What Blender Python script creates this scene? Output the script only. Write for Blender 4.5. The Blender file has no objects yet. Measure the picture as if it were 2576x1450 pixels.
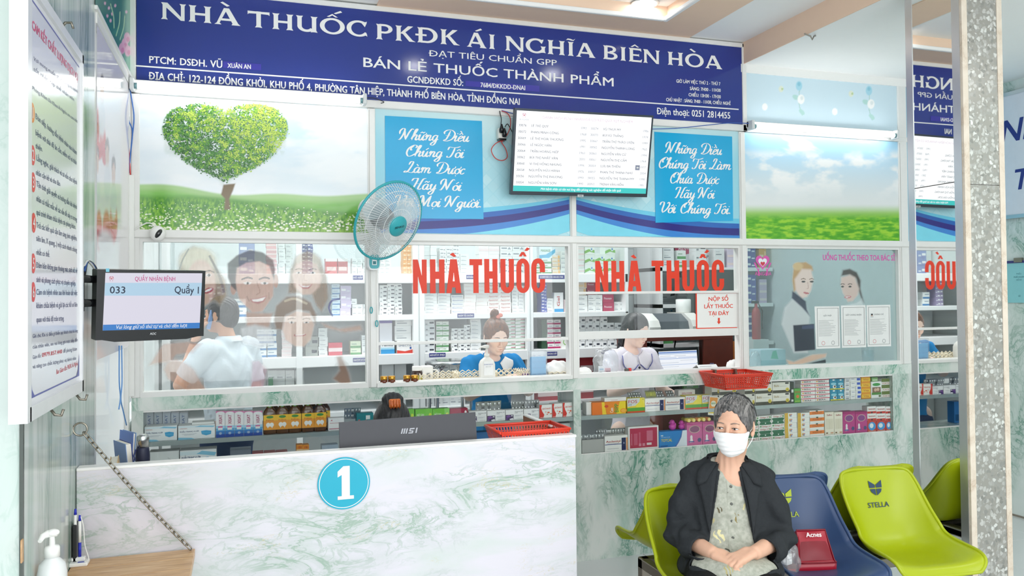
import bpy,bmesh,math,random
import numpy as np
from mathutils import Vector,Matrix
random.seed(7)
RNG = np.random.default_rng(11)
scn = bpy.context.scene
COL = scn.collection
PI = math.pi

# ------------------------------------------------------------------ camera
CX,CYP,FPX = 1288.0,706.302309,2053.13421          # principal point and focal length in pixels of a 2576 x 1450 frame
_yaw,_pit,_rol = 0.320094530,0.0188270702,-0.00961989826
CAM = Vector((0,-4.276683,1.5))
_cy,_sy,_cp,_sp,_cr,_sr = math.cos(_yaw),math.sin(_yaw),math.cos(_pit),math.sin(_pit),math.cos(_rol),math.sin(_rol)
FW = Vector((_sy * _cp,_cy * _cp,_sp))
_r0 = Vector((_cy,-_sy,0)); _u0 = _r0.cross(FW)
RT = _cr * _r0 + _sr * _u0
UP = -_sr * _r0 + _cr * _u0
cam_d = bpy.data.cameras.new('camera')
cam = bpy.data.objects.new('camera',cam_d); COL.objects.link(cam)
cam_d.sensor_width = 36; cam_d.lens = 36 * FPX / 2576; cam_d.shift_y = -(725 - CYP) / 2576
cam_d.clip_start = 0.05
M = Matrix((RT,UP,-FW)).transposed().to_4x4(); M.translation = CAM
cam.matrix_world = M
scn.camera = cam

# ------------------------------------------------------------------ world, lights, exposure
scn.view_settings.view_transform = 'Standard'; scn.view_settings.look = 'None'
scn.view_settings.exposure = 0.12; scn.view_settings.gamma = 1; scn.view_settings.use_curve_mapping = False
w = bpy.data.worlds.new('daylight'); scn.world = w; w.use_nodes = True
w.node_tree.nodes['Background'].inputs[0].default_value = (0.93,0.97,1.0,1)
w.node_tree.nodes['Background'].inputs[1].default_value = 1.25
scn.cycles.max_bounces = 10; scn.cycles.diffuse_bounces = 4; scn.cycles.glossy_bounces = 4
scn.cycles.transmission_bounces = 6; scn.cycles.transparent_max_bounces = 24
scn.cycles.caustics_reflective = False; scn.cycles.caustics_refractive = False
scn.cycles.sample_clamp_indirect = 6
def area(name,loc,rot,sx,sy,power,color=(1,1,1)):
 l = bpy.data.lights.new(name,'AREA'); l.shape = 'RECTANGLE'; l.size = sx; l.size_y = sy; l.energy = power; l.color = color
 o = bpy.data.objects.new(name,l); COL.objects.link(o); o.location = loc; o.rotation_euler = rot
 return o
area('shopfront_daylight',(1.6,-8.2,1.7),(PI / 2,0,0),6.5,2.8,170,(0.95,0.98,1.0))
area('hall_ceiling_lamp',(0.9,-3.9,3.08),(0,0,0),2.6,1.2,20,(1.0,0.985,0.96))
area('hall_ceiling_lamp',(3.9,-3.4,2.86),(0,0,0),1.4,1.2,16,(1.0,0.985,0.96))
area('dispensary_ceiling_lamp',(0.6,0.95,2.9),(0,0,0),1.8,0.5,30)
area('dispensary_ceiling_lamp',(2.3,0.95,2.9),(0,0,0),1.4,0.5,21)
area('dispensary_ceiling_lamp',(3.9,0.95,2.9),(0,0,0),0.8,0.5,4)

# ------------------------------------------------------------------ pixel -> world helpers (intersections with real planes)
def ray(px,py): return FW + RT * ((px - CX) / FPX) - UP * ((py - CYP) / FPX)
def PY(px,py,y=0.0):
 d = ray(px,py); return CAM + d * ((y - CAM.y) / d.y)
def PX(px,py,x):
 d = ray(px,py); return CAM + d * ((x - CAM.x) / d.x)
def PZ(px,py,z):
 d = ray(px,py); return CAM + d * ((z - CAM.z) / d.z)

# ------------------------------------------------------------------ materials
def lin(c):
 if isinstance(c,str): c = [int(c[i:i + 2],16) for i in (0,2,4)]
 return tuple(((v / 255) / 12.92 if v / 255 <= .04045 else ((v / 255 + .055) / 1.055) ** 2.4) for v in c)
_MC = {}
def nodes(m): return m.node_tree.nodes,m.node_tree.links
def mat(color,rough=.5,metal=0.,spec=.4,noise=.05,nscale=18,emit=0.,bump=0.,alpha=1.,coat=0.,sss=0.,key=''):
 k = (color,rough,metal,spec,noise,nscale,emit,bump,alpha,coat,sss,key)
 if k in _MC: return _MC[k]
 m = bpy.data.materials.new('paint_' + color); m.use_nodes = True
 n,l = nodes(m); b = n['Principled BSDF']
 c = lin(color)
 b.inputs['Base Color'].default_value = (*c,1)
 b.inputs['Roughness'].default_value = rough; b.inputs['Metallic'].default_value = metal
 b.inputs['Specular IOR Level'].default_value = spec
 if coat: b.inputs['Coat Weight'].default_value = coat; b.inputs['Coat Roughness'].default_value = .08
 if sss:
  b.inputs['Subsurface Weight'].default_value = sss; b.inputs['Subsurface Radius'].default_value = (.02,.008,.004)
 if emit:
  b.inputs['Emission Color'].default_value = (*c,1); b.inputs['Emission Strength'].default_value = emit
 if noise or bump:
  tc = n.new('ShaderNodeTexCoord'); nz = n.new('ShaderNodeTexNoise')
  nz.inputs['Scale'].default_value = nscale; nz.inputs['Detail'].default_value = 3
  l.new(tc.outputs['Object'],nz.inputs['Vector'])
  if noise:
   mx = n.new('ShaderNodeMix'); mx.data_type = 'RGBA'
   mx.inputs[6].default_value = (*[v * (1 - noise) for v in c],1)
   mx.inputs[7].default_value = (*[min(1,v * (1 + noise)) for v in c],1)
   l.new(nz.outputs['Fac'],mx.inputs[0]); l.new(mx.outputs[2],b.inputs['Base Color'])
   if emit: l.new(mx.outputs[2],b.inputs['Emission Color'])
  if bump:
   bp = n.new('ShaderNodeBump'); bp.inputs['Strength'].default_value = bump; bp.inputs['Distance'].default_value = .01
   l.new(nz.outputs['Fac'],bp.inputs['Height']); l.new(bp.outputs[0],b.inputs['Normal'])
 if key == 'scr': b.inputs['Base Color'].default_value = (.012,.012,.014,1)
 if alpha < 1:
  b.inputs['Alpha'].default_value = alpha
 _MC[k] = m
 return m
def mat_vcol(rough=.35,spec=.4,alpha=1.,key=''):
 k = ('vcol',rough,spec,alpha,key)
 if k in _MC: return _MC[k]
 m = bpy.data.materials.new('print_colours'); m.use_nodes = True
 n,l = nodes(m); b = n['Principled BSDF']
 a = n.new('ShaderNodeVertexColor'); a.layer_name = 'Col'
 l.new(a.outputs[0],b.inputs['Base Color'])
 b.inputs['Roughness'].default_value = rough; b.inputs['Specular IOR Level'].default_value = spec
 b.inputs['Alpha'].default_value = alpha
 _MC[k] = m
 return m
def glass_mat(name,tint=(1,1,1),refl=.06,rough=0.0,haze=0.0):
 if name in _MC: return _MC[name]
 m = bpy.data.materials.new(name); m.use_nodes = True
 n,l = nodes(m); n.remove(n['Principled BSDF'])
 out = n['Material Output']; t = n.new('ShaderNodeBsdfTransparent'); g = n.new('ShaderNodeBsdfGlossy')
 t.inputs[0].default_value = (*tint,1); g.inputs['Roughness'].default_value = rough
 f = n.new('ShaderNodeLayerWeight'); f.inputs[0].default_value = .5
 pw = n.new('ShaderNodeMath'); pw.operation = 'POWER'; pw.inputs[1].default_value = 4.; l.new(f.outputs['Facing'],pw.inputs[0])
 mul = n.new('ShaderNodeMath'); mul.operation = 'MULTIPLY_ADD'; mul.inputs[1].default_value = .6; mul.inputs[2].default_value = refl * .6
 l.new(pw.outputs[0],mul.inputs[0])
 mx = n.new('ShaderNodeMixShader'); l.new(mul.outputs[0],mx.inputs[0]); l.new(t.outputs[0],mx.inputs[1]); l.new(g.outputs[0],mx.inputs[2])
 last = mx
 if haze:
  d = n.new('ShaderNodeBsdfDiffuse'); d.inputs[0].default_value = (.9,.93,.95,1)
  m2 = n.new('ShaderNodeMixShader'); m2.inputs[0].default_value = haze
  l.new(mx.outputs[0],m2.inputs[1]); l.new(d.outputs[0],m2.inputs[2]); last = m2
 l.new(last.outputs[0],out.inputs[0])
 _MC[name] = m
 return m
def ramp(n,stops):
 r = n.new('ShaderNodeValToRGB'); e = r.color_ramp.elements
 while len(e) < len(stops): e.new(.5)
 for i,(p,c) in enumerate(stops):
  e[i].position = p; e[i].color = (*lin(c),1) if not isinstance(c,(int,float)) else (c,c,c,1)
 return r
def marble(name,base,vein,light,scale=3.,stretch=(1,1,1),rot=(0,0,0),amount=.8,rough=.18,fine='',width=.06,coat=0.,cloud=.5):
 m = bpy.data.materials.new(name); m.use_nodes = True
 n,l = nodes(m); b = n['Principled BSDF']
 tc = n.new('ShaderNodeTexCoord'); mp = n.new('ShaderNodeMapping')
 mp.inputs['Rotation'].default_value = rot; mp.inputs['Scale'].default_value = stretch
 l.new(tc.outputs['Object'],mp.inputs['Vector'])
 def noise(s,det,dist,rgh=.55):
  z = n.new('ShaderNodeTexNoise'); z.inputs['Scale'].default_value = s; z.inputs['Detail'].default_value = det
  z.inputs['Distortion'].default_value = dist; z.inputs['Roughness'].default_value = rgh
  l.new(mp.outputs[0],z.inputs['Vector']); return z
 def math_(op,a,c=None):
  x = n.new('ShaderNodeMath'); x.operation = op
  for i,v in enumerate((a,c)):
   if v is None: continue
   if isinstance(v,(int,float)): x.inputs[i].default_value = v
   else: l.new(v,x.inputs[i])
  return x.outputs[0]
 def ridge(z,wd):
  d = math_('ABSOLUTE',math_('SUBTRACT',z.outputs['Fac'],.5))
  mr = n.new('ShaderNodeMapRange'); mr.interpolation_type = 'SMOOTHSTEP'
  mr.inputs['From Min'].default_value = 0; mr.inputs['From Max'].default_value = wd
  mr.inputs['To Min'].default_value = 1; mr.inputs['To Max'].default_value = 0
  l.new(d,mr.inputs['Value']); return mr.outputs[0]
 msk = noise(scale * .55,3,.6)
 mk = n.new('ShaderNodeMapRange'); mk.inputs['From Min'].default_value = .42; mk.inputs['From Max'].default_value = .62
 l.new(msk.outputs['Fac'],mk.inputs['Value'])
 n1 = noise(scale,9,.9,.62); v0 = ridge(n1,width * 1.9); v1 = ridge(n1,width * .42); v2 = ridge(noise(scale * 2.3,9,1.0,.6),width * .6)
 vein_f = math_('MULTIPLY',math_('MAXIMUM',math_('MAXIMUM',v1,math_('MULTIPLY',v2,.7)),math_('MULTIPLY',v0,.38)),math_('MULTIPLY',mk.outputs[0],amount))
 cl = noise(scale * .8,4,.8)
 rp = n.new('ShaderNodeMapRange'); rp.inputs['From Min'].default_value = .45; rp.inputs['From Max'].default_value = .72; rp.inputs['To Max'].default_value = cloud
 l.new(cl.outputs['Fac'],rp.inputs['Value'])
 mx = n.new('ShaderNodeMix'); mx.data_type = 'RGBA'; mx.inputs[6].default_value = (*lin(base),1); mx.inputs[7].default_value = (*lin(light),1)
 l.new(rp.outputs[0],mx.inputs[0])
 mv = n.new('ShaderNodeMix'); mv.data_type = 'RGBA'; mv.inputs[7].default_value = (*lin(vein),1)
 l.new(vein_f,mv.inputs[0]); l.new(mx.outputs[2],mv.inputs[6])
 last = mv
 if fine:
  fz = ridge(noise(scale * 6,4,1.5),.02)
  m2 = noise(scale * 1.1,2,.3); mk2 = n.new('ShaderNodeMapRange'); mk2.inputs['From Min'].default_value = .56; mk2.inputs['From Max'].default_value = .7
  l.new(m2.outputs['Fac'],mk2.inputs['Value'])
  mf = n.new('ShaderNodeMix'); mf.data_type = 'RGBA'; mf.inputs[7].default_value = (*lin(fine),1)
  l.new(math_('MULTIPLY',math_('MULTIPLY',fz,mk2.outputs[0]),.8),mf.inputs[0]); l.new(mv.outputs[2],mf.inputs[6]); last = mf
 l.new(last.outputs[2],b.inputs['Base Color'])
 b.inputs['Roughness'].default_value = rough; b.inputs['Specular IOR Level'].default_value = .35
 return m

ALU = mat('e9e9e6',.32,0,.5,.03,30)
WHITE = mat('f2f2ef',.5,0,.3,.02)
BLACK = mat('141417',.35,0,.5,.05)
CHROME = mat('c9cbcc',.18,1.,.5,.02)
STEEL = mat('8f8a80',.3,1.,.5,.06)
GLASS = glass_mat('clear_glass',(.975,.99,.985),.05)

# ------------------------------------------------------------------ mesh builder
class MB:
 def __init__(s): s.bm = bmesh.new(); s.mats = []; s.col = None
 def mi(s,m):
  if m is None: return 0
  if m not in s.mats: s.mats.append(m)
  return s.mats.index(m)
 def face(s,pts,m=None,col=None,smooth=False):
  vs = [s.bm.verts.new(p) for p in pts]
  f = s.bm.faces.new(vs); f.material_index = s.mi(m); f.smooth = smooth
  if col is not None:
   if s.col is None: s.col = s.bm.loops.layers.float_color.new('Col')
   c = (*lin(col),1) if not (isinstance(col,tuple) and len(col) == 4) else col
   for lp in f.loops: lp[s.col] = c
  return f
 def grid(s,rows,m=None,closed=False,smooth=True,cap=False):
  vr = [[s.bm.verts.new(p) for p in r] for r in rows]
  i = s.mi(m); k = len(rows[0])
  for a,b in zip(vr[:-1],vr[1:]):
   for j in range(k if closed else k - 1):
    q = (a[j],a[(j + 1) % k],b[(j + 1) % k],b[j])
    f = s.bm.faces.new(q); f.material_index = i; f.smooth = smooth
  if cap and closed:
   for r in (list(reversed(vr[0])),vr[-1]):
    f = s.bm.faces.new(r); f.material_index = i
  return vr
 def box(s,x0,x1,y0,y1,z0,z1,m=None,bev=0.,mtx=None,seg=1):
  x0,x1 = sorted((x0,x1)); y0,y1 = sorted((y0,y1)); z0,z1 = sorted((z0,z1))
  P = [(x0,y0,z0),(x1,y0,z0),(x1,y1,z0),(x0,y1,z0),(x0,y0,z1),(x1,y0,z1),(x1,y1,z1),(x0,y1,z1)]
  vs = [s.bm.verts.new(p) for p in P]; i = s.mi(m); fs = []
  for q in ((0,3,2,1),(4,5,6,7),(0,1,5,4),(1,2,6,5),(2,3,7,6),(3,0,4,7)):
   f = s.bm.faces.new([vs[a] for a in q]); f.material_index = i; fs.append(f)
  if bev:
   es = list({e for f in fs for e in f.edges})
   r = bmesh.ops.bevel(s.bm,geom=es,offset=bev,segments=seg,affect='EDGES',profile=.5)
   vs = list({v for f in r['faces'] for v in f.verts} | {v for v in vs if v.is_valid})
   for f in r['faces']: f.material_index = i; f.smooth = seg > 1
  if mtx is not None: bmesh.ops.transform(s.bm,matrix=mtx,verts=[v for v in vs if v.is_valid])
  return vs
 def tube(s,pts,r,m=None,n=8,cap=True,closed=False):
  pts = [Vector(p) for p in pts]; rs = r if isinstance(r,(list,tuple)) else [r] * len(pts)
  rows = []; prev = None
  for i,p in enumerate(pts):
   if closed: d = pts[(i + 1) % len(pts)] - pts[i - 1]
   else: d = pts[min(i + 1,len(pts) - 1)] - pts[max(i - 1,0)]
   if d.length < 1e-9: d = Vector((0,0,1))
   d.normalize()
   if prev is None:
    a = d.cross(Vector((0,0,1)) if abs(d.z) < .9 else Vector((1,0,0))).normalized()
   else: a = (prev - d * prev.dot(d)).normalized()
   prev = a; b = d.cross(a)
   rows.append([p + (a * math.cos(t) + b * math.sin(t)) * rs[i] for t in [2 * PI * k / n for k in range(n)]])
  if closed: rows.append(rows[0])
  return s.grid(rows,m,closed=True,cap=cap and not closed)
 def lathe(s,prof,c,m=None,n=24,axis=(0,0,1),cap=True):
  ax = Vector(axis).normalized(); a = ax.cross(Vector((0,1,0)) if abs(ax.y) < .9 else Vector((1,0,0))).normalized(); b = ax.cross(a); c = Vector(c)
  rows = [[c + ax * h + (a * math.cos(t) + b * math.sin(t)) * max(r,1e-5) for t in [2 * PI * k / n for k in range(n)]] for r,h in prof]
  return s.grid(rows,m,closed=True,cap=cap)
 def ball(s,c,r,m=None,n=16,k=10,sc=(1,1,1),mtx=None):
  rows = []
  for i in range(k + 1):
   t = PI * i / k - PI / 2
   rows.append([Vector((math.cos(t) * math.cos(2 * PI * j / n) * r * sc[0],math.cos(t) * math.sin(2 * PI * j / n) * r * sc[1],math.sin(t) * r * sc[2])) for j in range(n)])
  if mtx is not None: rows = [[mtx @ p for p in q] for q in rows]
  return s.grid([[p + Vector(c) for p in q] for q in rows],m,closed=True)
 def add_mesh(s,me,m,T=None):
  i = s.mi(m); vs = [s.bm.verts.new(T(v.co) if T else v.co) for v in me.vertices]
  for p in me.polygons:
   try:
    f = s.bm.faces.new([vs[k] for k in p.vertices]); f.material_index = i
   except ValueError: pass
 def mesh(s,name):
  me = bpy.data.meshes.new(name); bmesh.ops.recalc_face_normals(s.bm,faces=s.bm.faces) if s.col is None and len(s.bm.faces) < 60000 and getattr(s,'recalc',False) else None
  s.bm.to_mesh(me); s.bm.free()
  for m in s.mats: me.materials.append(m)
  return me
 def build(s,name,parent=None,mats=None):
  if s.bm.verts:
   bmesh.ops.remove_doubles(s.bm,verts=s.bm.verts,dist=1e-6) if s.col is None else None
  me = s.mesh(name)
  o = bpy.data.objects.new(name,me); COL.objects.link(o)
  if parent is not None:
   o.parent = parent; W = parent_world(parent)
   me.transform(Matrix.Translation(-W))
  return o
_PW = {}
def parent_world(p):
 v = Vector((0,0,0))
 while p is not None: v += p.location; p = p.parent
 return v
def thing(name,label,cat,loc=(0,0,0),group=None):
 o = bpy.data.objects.new(name,None); COL.objects.link(o); o.location = loc; o.empty_display_size = .05
 o['label'] = label; o['category'] = cat
 if group: o['group'] = group
 return o
def tag(o,label,cat,group=None,kind=None):
 o['label'] = label; o['category'] = cat
 if group: o['group'] = group
 if kind: o['kind'] = kind
 return o
def struct(o):
 o['kind'] = 'structure'; return o
def onebox(name,parent,m,*a,**k):
 b = MB(); b.box(*a,m,**k); return b.build(name,parent)
def center(o):
 """move a top-level mesh object's origin to the middle of its base"""
 me = o.data; n = len(me.vertices); co = np.empty(n * 3); me.vertices.foreach_get('co',co); co = co.reshape(-1,3)
 c = Vector(((co[:,0].min() + co[:,0].max()) / 2,(co[:,1].min() + co[:,1].max()) / 2,co[:,2].min()))
 me.transform(Matrix.Translation(-c)); o.location = c
 return o
def copy_tree(o,parent=None):
 c = o.copy(); COL.objects.link(c)
 if parent is not None: c.parent = parent
 for ch in list(o.children): copy_tree(ch,c)
 return c

# ------------------------------------------------------------------ flat frames for print and lettering
class Frame:
 def __init__(s,O,U,V):
  s.O = Vector(O); s.U = Vector(U).normalized(); s.N = s.U.cross(Vector(V)).normalized(); s.V = s.N.cross(s.U).normalized()
 def pt(s,u,v,n=0.): return s.O + s.U * u + s.V * v + s.N * n
 def px(s,x,y):
  d = ray(x,y); t = (s.O - CAM).dot(s.N) / d.dot(s.N); p = CAM + d * t - s.O
  return p.dot(s.U),p.dot(s.V)
FAC = Frame((0,0,0),(1,0,0),(0,0,1))          # facade plane, N points to the viewer (-y)
def fquad(mb,fr,u0,v0,u1,v1,n,m,col=None): mb.face([fr.pt(u0,v0,n),fr.pt(u1,v0,n),fr.pt(u1,v1,n),fr.pt(u0,v1,n)],m,col)
def fpoly(mb,fr,pts,n,m,col=None): mb.face([fr.pt(u,v,n) for u,v in pts],m,col)
def fpxpoly(mb,fr,pts,n,m,col=None): fpoly(mb,fr,[fr.px(*p) for p in pts],n,m,col)
def fslab(mb,fr,u0,v0,u1,v1,n0,n1,m):
 P = [fr.pt(u,v,n) for n in (n0,n1) for u,v in ((u0,v0),(u1,v0),(u1,v1),(u0,v1))]
 vs = [mb.bm.verts.new(p) for p in P]; i = mb.mi(m)
 for q in ((3,2,1,0),(4,5,6,7),(0,1,5,4),(1,2,6,5),(2,3,7,6),(3,0,4,7)):
  f = mb.bm.faces.new([vs[a] for a in q]); f.material_index = i
def disc(mb,fr,u,v,ru,rv,n,m,k=28,col=None,a0=0,a1=2 * PI):
 fpoly(mb,fr,[(u + ru * math.cos(a0 + (a1 - a0) * i / k),v + rv * math.sin(a0 + (a1 - a0) * i / k)) for i in range(k if a1 - a0 > 6.28 else k + 1)],n,m,col)

_TC = {}
def text_mesh(body,bold=0.,shear=0.,res=2):
 k = (body,bold,shear)
 if k in _TC: return _TC[k]
 c = bpy.data.curves.new('t','FONT'); c.body = body; c.size = 1; c.offset = bold; c.shear = shear; c.resolution_u = res; c.fill_mode = 'FRONT'
 o = bpy.data.objects.new('t',c)
 me = bpy.data.meshes.new_from_object(o)
 n = len(me.vertices); co = np.empty(n * 3); me.vertices.foreach_get('co',co); co = co.reshape(-1,3)
 _TC[k] = (me,co[:,0].min() if n else 0,co[:,0].max() if n else 1)
 bpy.data.objects.remove(o); bpy.data.curves.remove(c)
 return _TC[k]
CAP = .682
HORN = {'\u031b'}
import unicodedata as _ud
def plain(body):
 """letters whose outlines overlap (barred D, horned O and U) are set as plain letters; bar and horn are added as separate pieces"""
 out = ''; ex = []
 for ch in body:
  if ch in 'Đđ': ex.append((len(out),'bar',ch == 'Đ')); out += 'D' if ch == 'Đ' else 'd'; continue
  d = _ud.normalize('NFD',ch)
  if '\u031b' in d:
   ex.append((len(out),'horn',ch.isupper())); ch = _ud.normalize('NFC',d.replace('\u031b',''))
  out += ch
 return out,ex
def ftext(mb,fr,body,u0,u1,v,cap,n,m,bold=.0,shear=0.,slope=0.,maxw=None):
 """text fitted between u0 and u1, baseline v, capitals cap high (u1 None keeps the font's own width)"""
 tx,ex = plain(body)
 me,a,b = text_mesh(tx,0,shear)
 sy = cap / CAP
 if u1 is None: sx = sy
 else: sx = (u1 - u0 - bold * sy * 1.2) / max(1e-4,b - a)
 T = lambda x,y,dn=0.: fr.pt(u0 + bold * sy * .6 + (x - a) * sx,v + y * sy + slope * (x - a) * sx,n + dn)
 bx = bold * .6 * sy / sx
 offs = [(0,0)] if bold <= 0 else [(-bx,0),(bx,0)] if bold <= .016 else [(-bx,-bold * .3),(bx,-bold * .3),(-bx,bold * .3),(bx,bold * .3)]
 for k,(ox,oy) in enumerate(offs): mb.add_mesh(me,m,lambda co,ox=ox,oy=oy,k=k: T(co.x + ox,co.y + oy,k * 4e-5))
 for i,kd,up in ex:
  xe = text_mesh(tx[:i + 1],0,shear)[2]; gl = text_mesh(tx[i],0,shear); w_ = gl[2] - gl[1]; xs = xe - w_
  if kd == 'bar': q = [(xs - .07,.31),(xs + .27,.31),(xs + .27,.385),(xs - .07,.385)] if up else [(xs + w_ * .45,.56),(xe + .07,.56),(xe + .07,.62),(xs + w_ * .45,.62)]
  else:
   y_ = .6 if up else .44; q = [(xe - .07,y_),(xe + .03,y_ + .02),(xe + .1,y_ + .16),(xe + .03,y_ + .17),(xe - .02,y_ + .08),(xe - .09,y_ + .07)]
  f = mb.face([T(x + shear * y,y,2.4e-4) for x,y in q],m)
def ctext(mb,fr,body,uc,v,cap,n,m,bold=0.,shear=0.,wid=1.):
 me,a,b = text_mesh(body,bold,shear); s = cap / CAP; w = (b - a) * s * wid
 ftext(mb,fr,body,uc - w / 2,uc + w / 2,v,cap,n,m,bold,shear)
def pxtext(mb,fr,body,p0,p1,cap_px,n,m,bold=0.,shear=0.):
 """fit between two baseline pixels; cap height measured in pixels at the middle"""
 u0,v0 = fr.px(*p0); u1,v1 = fr.px(*p1)
 q = ((p0[0] + p1[0]) / 2,(p0[1] + p1[1]) / 2)
 cap = fr.px(q[0],q[1] - cap_px)[1] - fr.px(*q)[1]
 ftext(mb,fr,body,u0,u1,v0,cap,n,m,bold,shear,(v1 - v0) / max(1e-6,u1 - u0))
def word_spans(body,shear=0.):
 """(word, start, end) in font units for each word of a line"""
 out = []; pre = ''
 for w_ in body.split(' '):
  tx = plain(pre + w_)[0]; g = text_mesh(plain(w_)[0],0,shear); e = text_mesh(tx,0,shear)[2]; out.append((w_,e - (g[2] - g[1]),e)); pre += w_ + ' '
 return out
def textline(fr,body,p0,p1,cap_px,n,m,bold,name,parent):
 """a printed line set word by word, each word a part"""
 u0,v0 = fr.px(*p0); u1,v1 = fr.px(*p1); q = ((p0[0] + p1[0]) / 2,(p0[1] + p1[1]) / 2); cap = fr.px(q[0],q[1] - cap_px)[1] - fr.px(*q)[1]
 sp = word_spans(body); a,b_ = sp[0][1],sp[-1][2]; k = (u1 - u0) / (b_ - a); sl = (v1 - v0) / (u1 - u0)
 for w_,s,e in sp:
  b = MB(); us,ue = u0 + (s - a) * k,u0 + (e - a) * k; ftext(b,fr,w_,us,ue,v0 + sl * (us - u0),cap,n,m,bold,0,sl); b.build(name,parent)
ORD = ['top','second','third','fourth','fifth','sixth','seventh','eighth','ninth','tenth','eleventh','twelfth','thirteenth','fourteenth','fifteenth','sixteenth','seventeenth','eighteenth']
NTH = ['first'] + ORD[1:]
# ================================================================== STRUCTURE
XL = -0.505
MARB_PILLAR = marble('marble_pillar_face','cdd8d3','7aa897','b9d0c6',2.6,(1,1,.6),(0,.4,0),.75,.2)
MARB_STREAK = marble('marble_streaked','d3d9d5','577d6d','a3b8af',6.0,(1,2.2,.16),(0,0,0),.95,.12,width=.11,cloud=.9)
MARB_STREAK.node_tree.nodes['Principled BSDF'].inputs['Specular IOR Level'].default_value = .16
MARB_COUNTER = marble('marble_counter','d9ded9','4f8a75','b4cdc1',6.5,(1,1,.5),(0,.35,0),1.0,.16,width=.11,cloud=.9)
MARB_BAND = marble('marble_band','e2e7e2','559a80','bfd8cb',7.0,(1,1,.6),(0,.5,0),1.0,.16,width=.11,cloud=.8)
MARB_DESK = marble('marble_desk','dbd8e0','8fac98','c8d4cd',5.2,(.55,1,1.5),(0,.4,0),.85,.24,'c9b978',width=.075,cloud=.75)
MARB_RIGHT = marble('marble_right','e0e7e4','659886','c0d6cd',4.5,(1,1,.6),(0,0,0),.9,.18,width=.08)
CEIL_W = mat('f8f8f6',.8,0,.2,.01)
PEACH = mat('f2d4bb',.8,0,.2,.02)

# floor: 60 cm tiles, recessed joints
fl = MB(); fl.box(-2.5,5.2,-9,3.2,-.05,-.006,mat('b9bcbb',.5)); fl = struct(fl.build('floor'))
TILE = mat('d7dadb',.1,0,.5,.03,3)
tb = MB(); tb.box(-.298,.298,-.298,.298,-.006,0,TILE,bev=.002); tile0 = tb.build('tile',fl)
k = 0
for ix in range(-4,9):
 for iy in range(-9,1):
  o = tile0 if k == 0 else tile0.copy()
  if k: COL.objects.link(o); o.parent = fl
  o.location = (ix * .6 + .1,iy * .6 - .3 + .06,0); k += 1

# left pillar: bright front, streaked side
b = MB(); b.box(-1.6,XL,-2.02,-1.0,0,3.2,MARB_STREAK)
b.face([(-1.6,-2.0205,0),(XL - .004,-2.0205,0),(XL - .004,-2.0205,3.2),(-1.6,-2.0205,3.2)],MARB_PILLAR)
struct(b.build('wall_left'))
b = MB(); b.box(XL - .005,XL + .003,-2.026,-2.014,0,3.2,mat('4d544f',.35,0,.5,.1)); struct(b.build('trim_1'))   # dark corner bead
# glazed part of the left wall
b = MB()
for y0,y1 in ((-1.0,-.965),(-.075,-.03)): b.box(XL - .04,XL,y0,y1,0,3.1,ALU)
b.box(XL - .04,XL + .004,-.965,-.075,2.52,2.56,ALU); b.box(XL - .04,XL,-.965,-.075,0,.09,ALU)
wl = struct(b.build('window_5'))
FROST = bpy.data.materials.new('frosted_glass'); FROST.use_nodes = True
n_,l_ = nodes(FROST); t_ = n_.new('ShaderNodeBsdfTranslucent'); t_.inputs[0].default_value = (1,1,1,1)
p_ = n_['Principled BSDF']; p_.inputs['Base Color'].default_value = (.95,.98,.97,1); p_.inputs['Roughness'].default_value = .06; p_.inputs['Specular IOR Level'].default_value = .8
x_ = n_.new('ShaderNodeMixShader'); x_.inputs[0].default_value = .45; l_.new(t_.outputs[0],x_.inputs[1]); l_.new(p_.outputs[0],x_.inputs[2]); l_.new(x_.outputs[0],n_['Material Output'].inputs[0])
onebox('pane',wl,FROST,XL - .022,XL - .018,-.965,-.075,.09,2.52)
b = MB(); b.box(XL - .03,XL + .01,-1.0,0,2.56,2.575,ALU); b.box(XL - .2,XL - .02,-1.0,0,2.575,3.2,WHITE); struct(b.build('wall_left_transom'))
# right wall
b = MB(); b.box(4.89,5.1,-6.5,3,0,3.2,MARB_RIGHT); struct(b.build('wall_right'))
b = MB(); b.box(4.885,4.892,-6.5,0,0,.012,mat('8c8378',.5)); struct(b.build('baseboard_right'))

# ceiling: recessed tray, peach soffit frame, lower bay on the right with a peach side
b = MB(); b.box(-2.5,2.285,-9,-.21,3.11,3.2,CEIL_W); b.box(-2.5,.68,-.25,.02,3.04,3.2,CEIL_W); b.box(2.54,2.93,-9,.02,3.037,3.2,CEIL_W)
cl = struct(b.build('ceiling'))
b = MB(); b.box(.68,2.54,-.25,.02,3.03,3.11,PEACH); b.box(2.265,2.54,-9,-.25,3.03,3.11,PEACH); struct(b.build('ceiling_soffit'))
b = MB(); b.box(-2.5,2.24,-.262,-.24,3.026,3.05,CEIL_W,bev=.004); b.box(2.24,2.268,-9,-.24,3.026,3.05,CEIL_W,bev=.004); struct(b.build('trim_2'))
b = MB(); b.box(2.92,5.1,-9,.02,2.905,3.1,CEIL_W); struct(b.build('ceiling_low_bay'))
b = MB(); b.box(2.915,2.921,-9,0,2.905,3.037,PEACH); struct(b.build('trim_3'))
b = MB(); b.box(-.6,5.1,.02,3.0,2.98,3.1,CEIL_W); struct(b.build('ceiling_dispensary'))
# hook on the low ceiling
hk = PZ(2043,86,2.905)
b = MB(); b.tube([hk + Vector((-.05,0,-.002)),hk + Vector((-.01,0,-.012)),hk + Vector((0,0,-.03)),hk + Vector((.012,0,-.01)),hk + Vector((.03,.01,-.004))],.004,mat('a09a90',.4,.6),6)
tag(center(b.build('ceiling_hook')),'small metal hook on the white ceiling right of the peach beam','hook')

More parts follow.
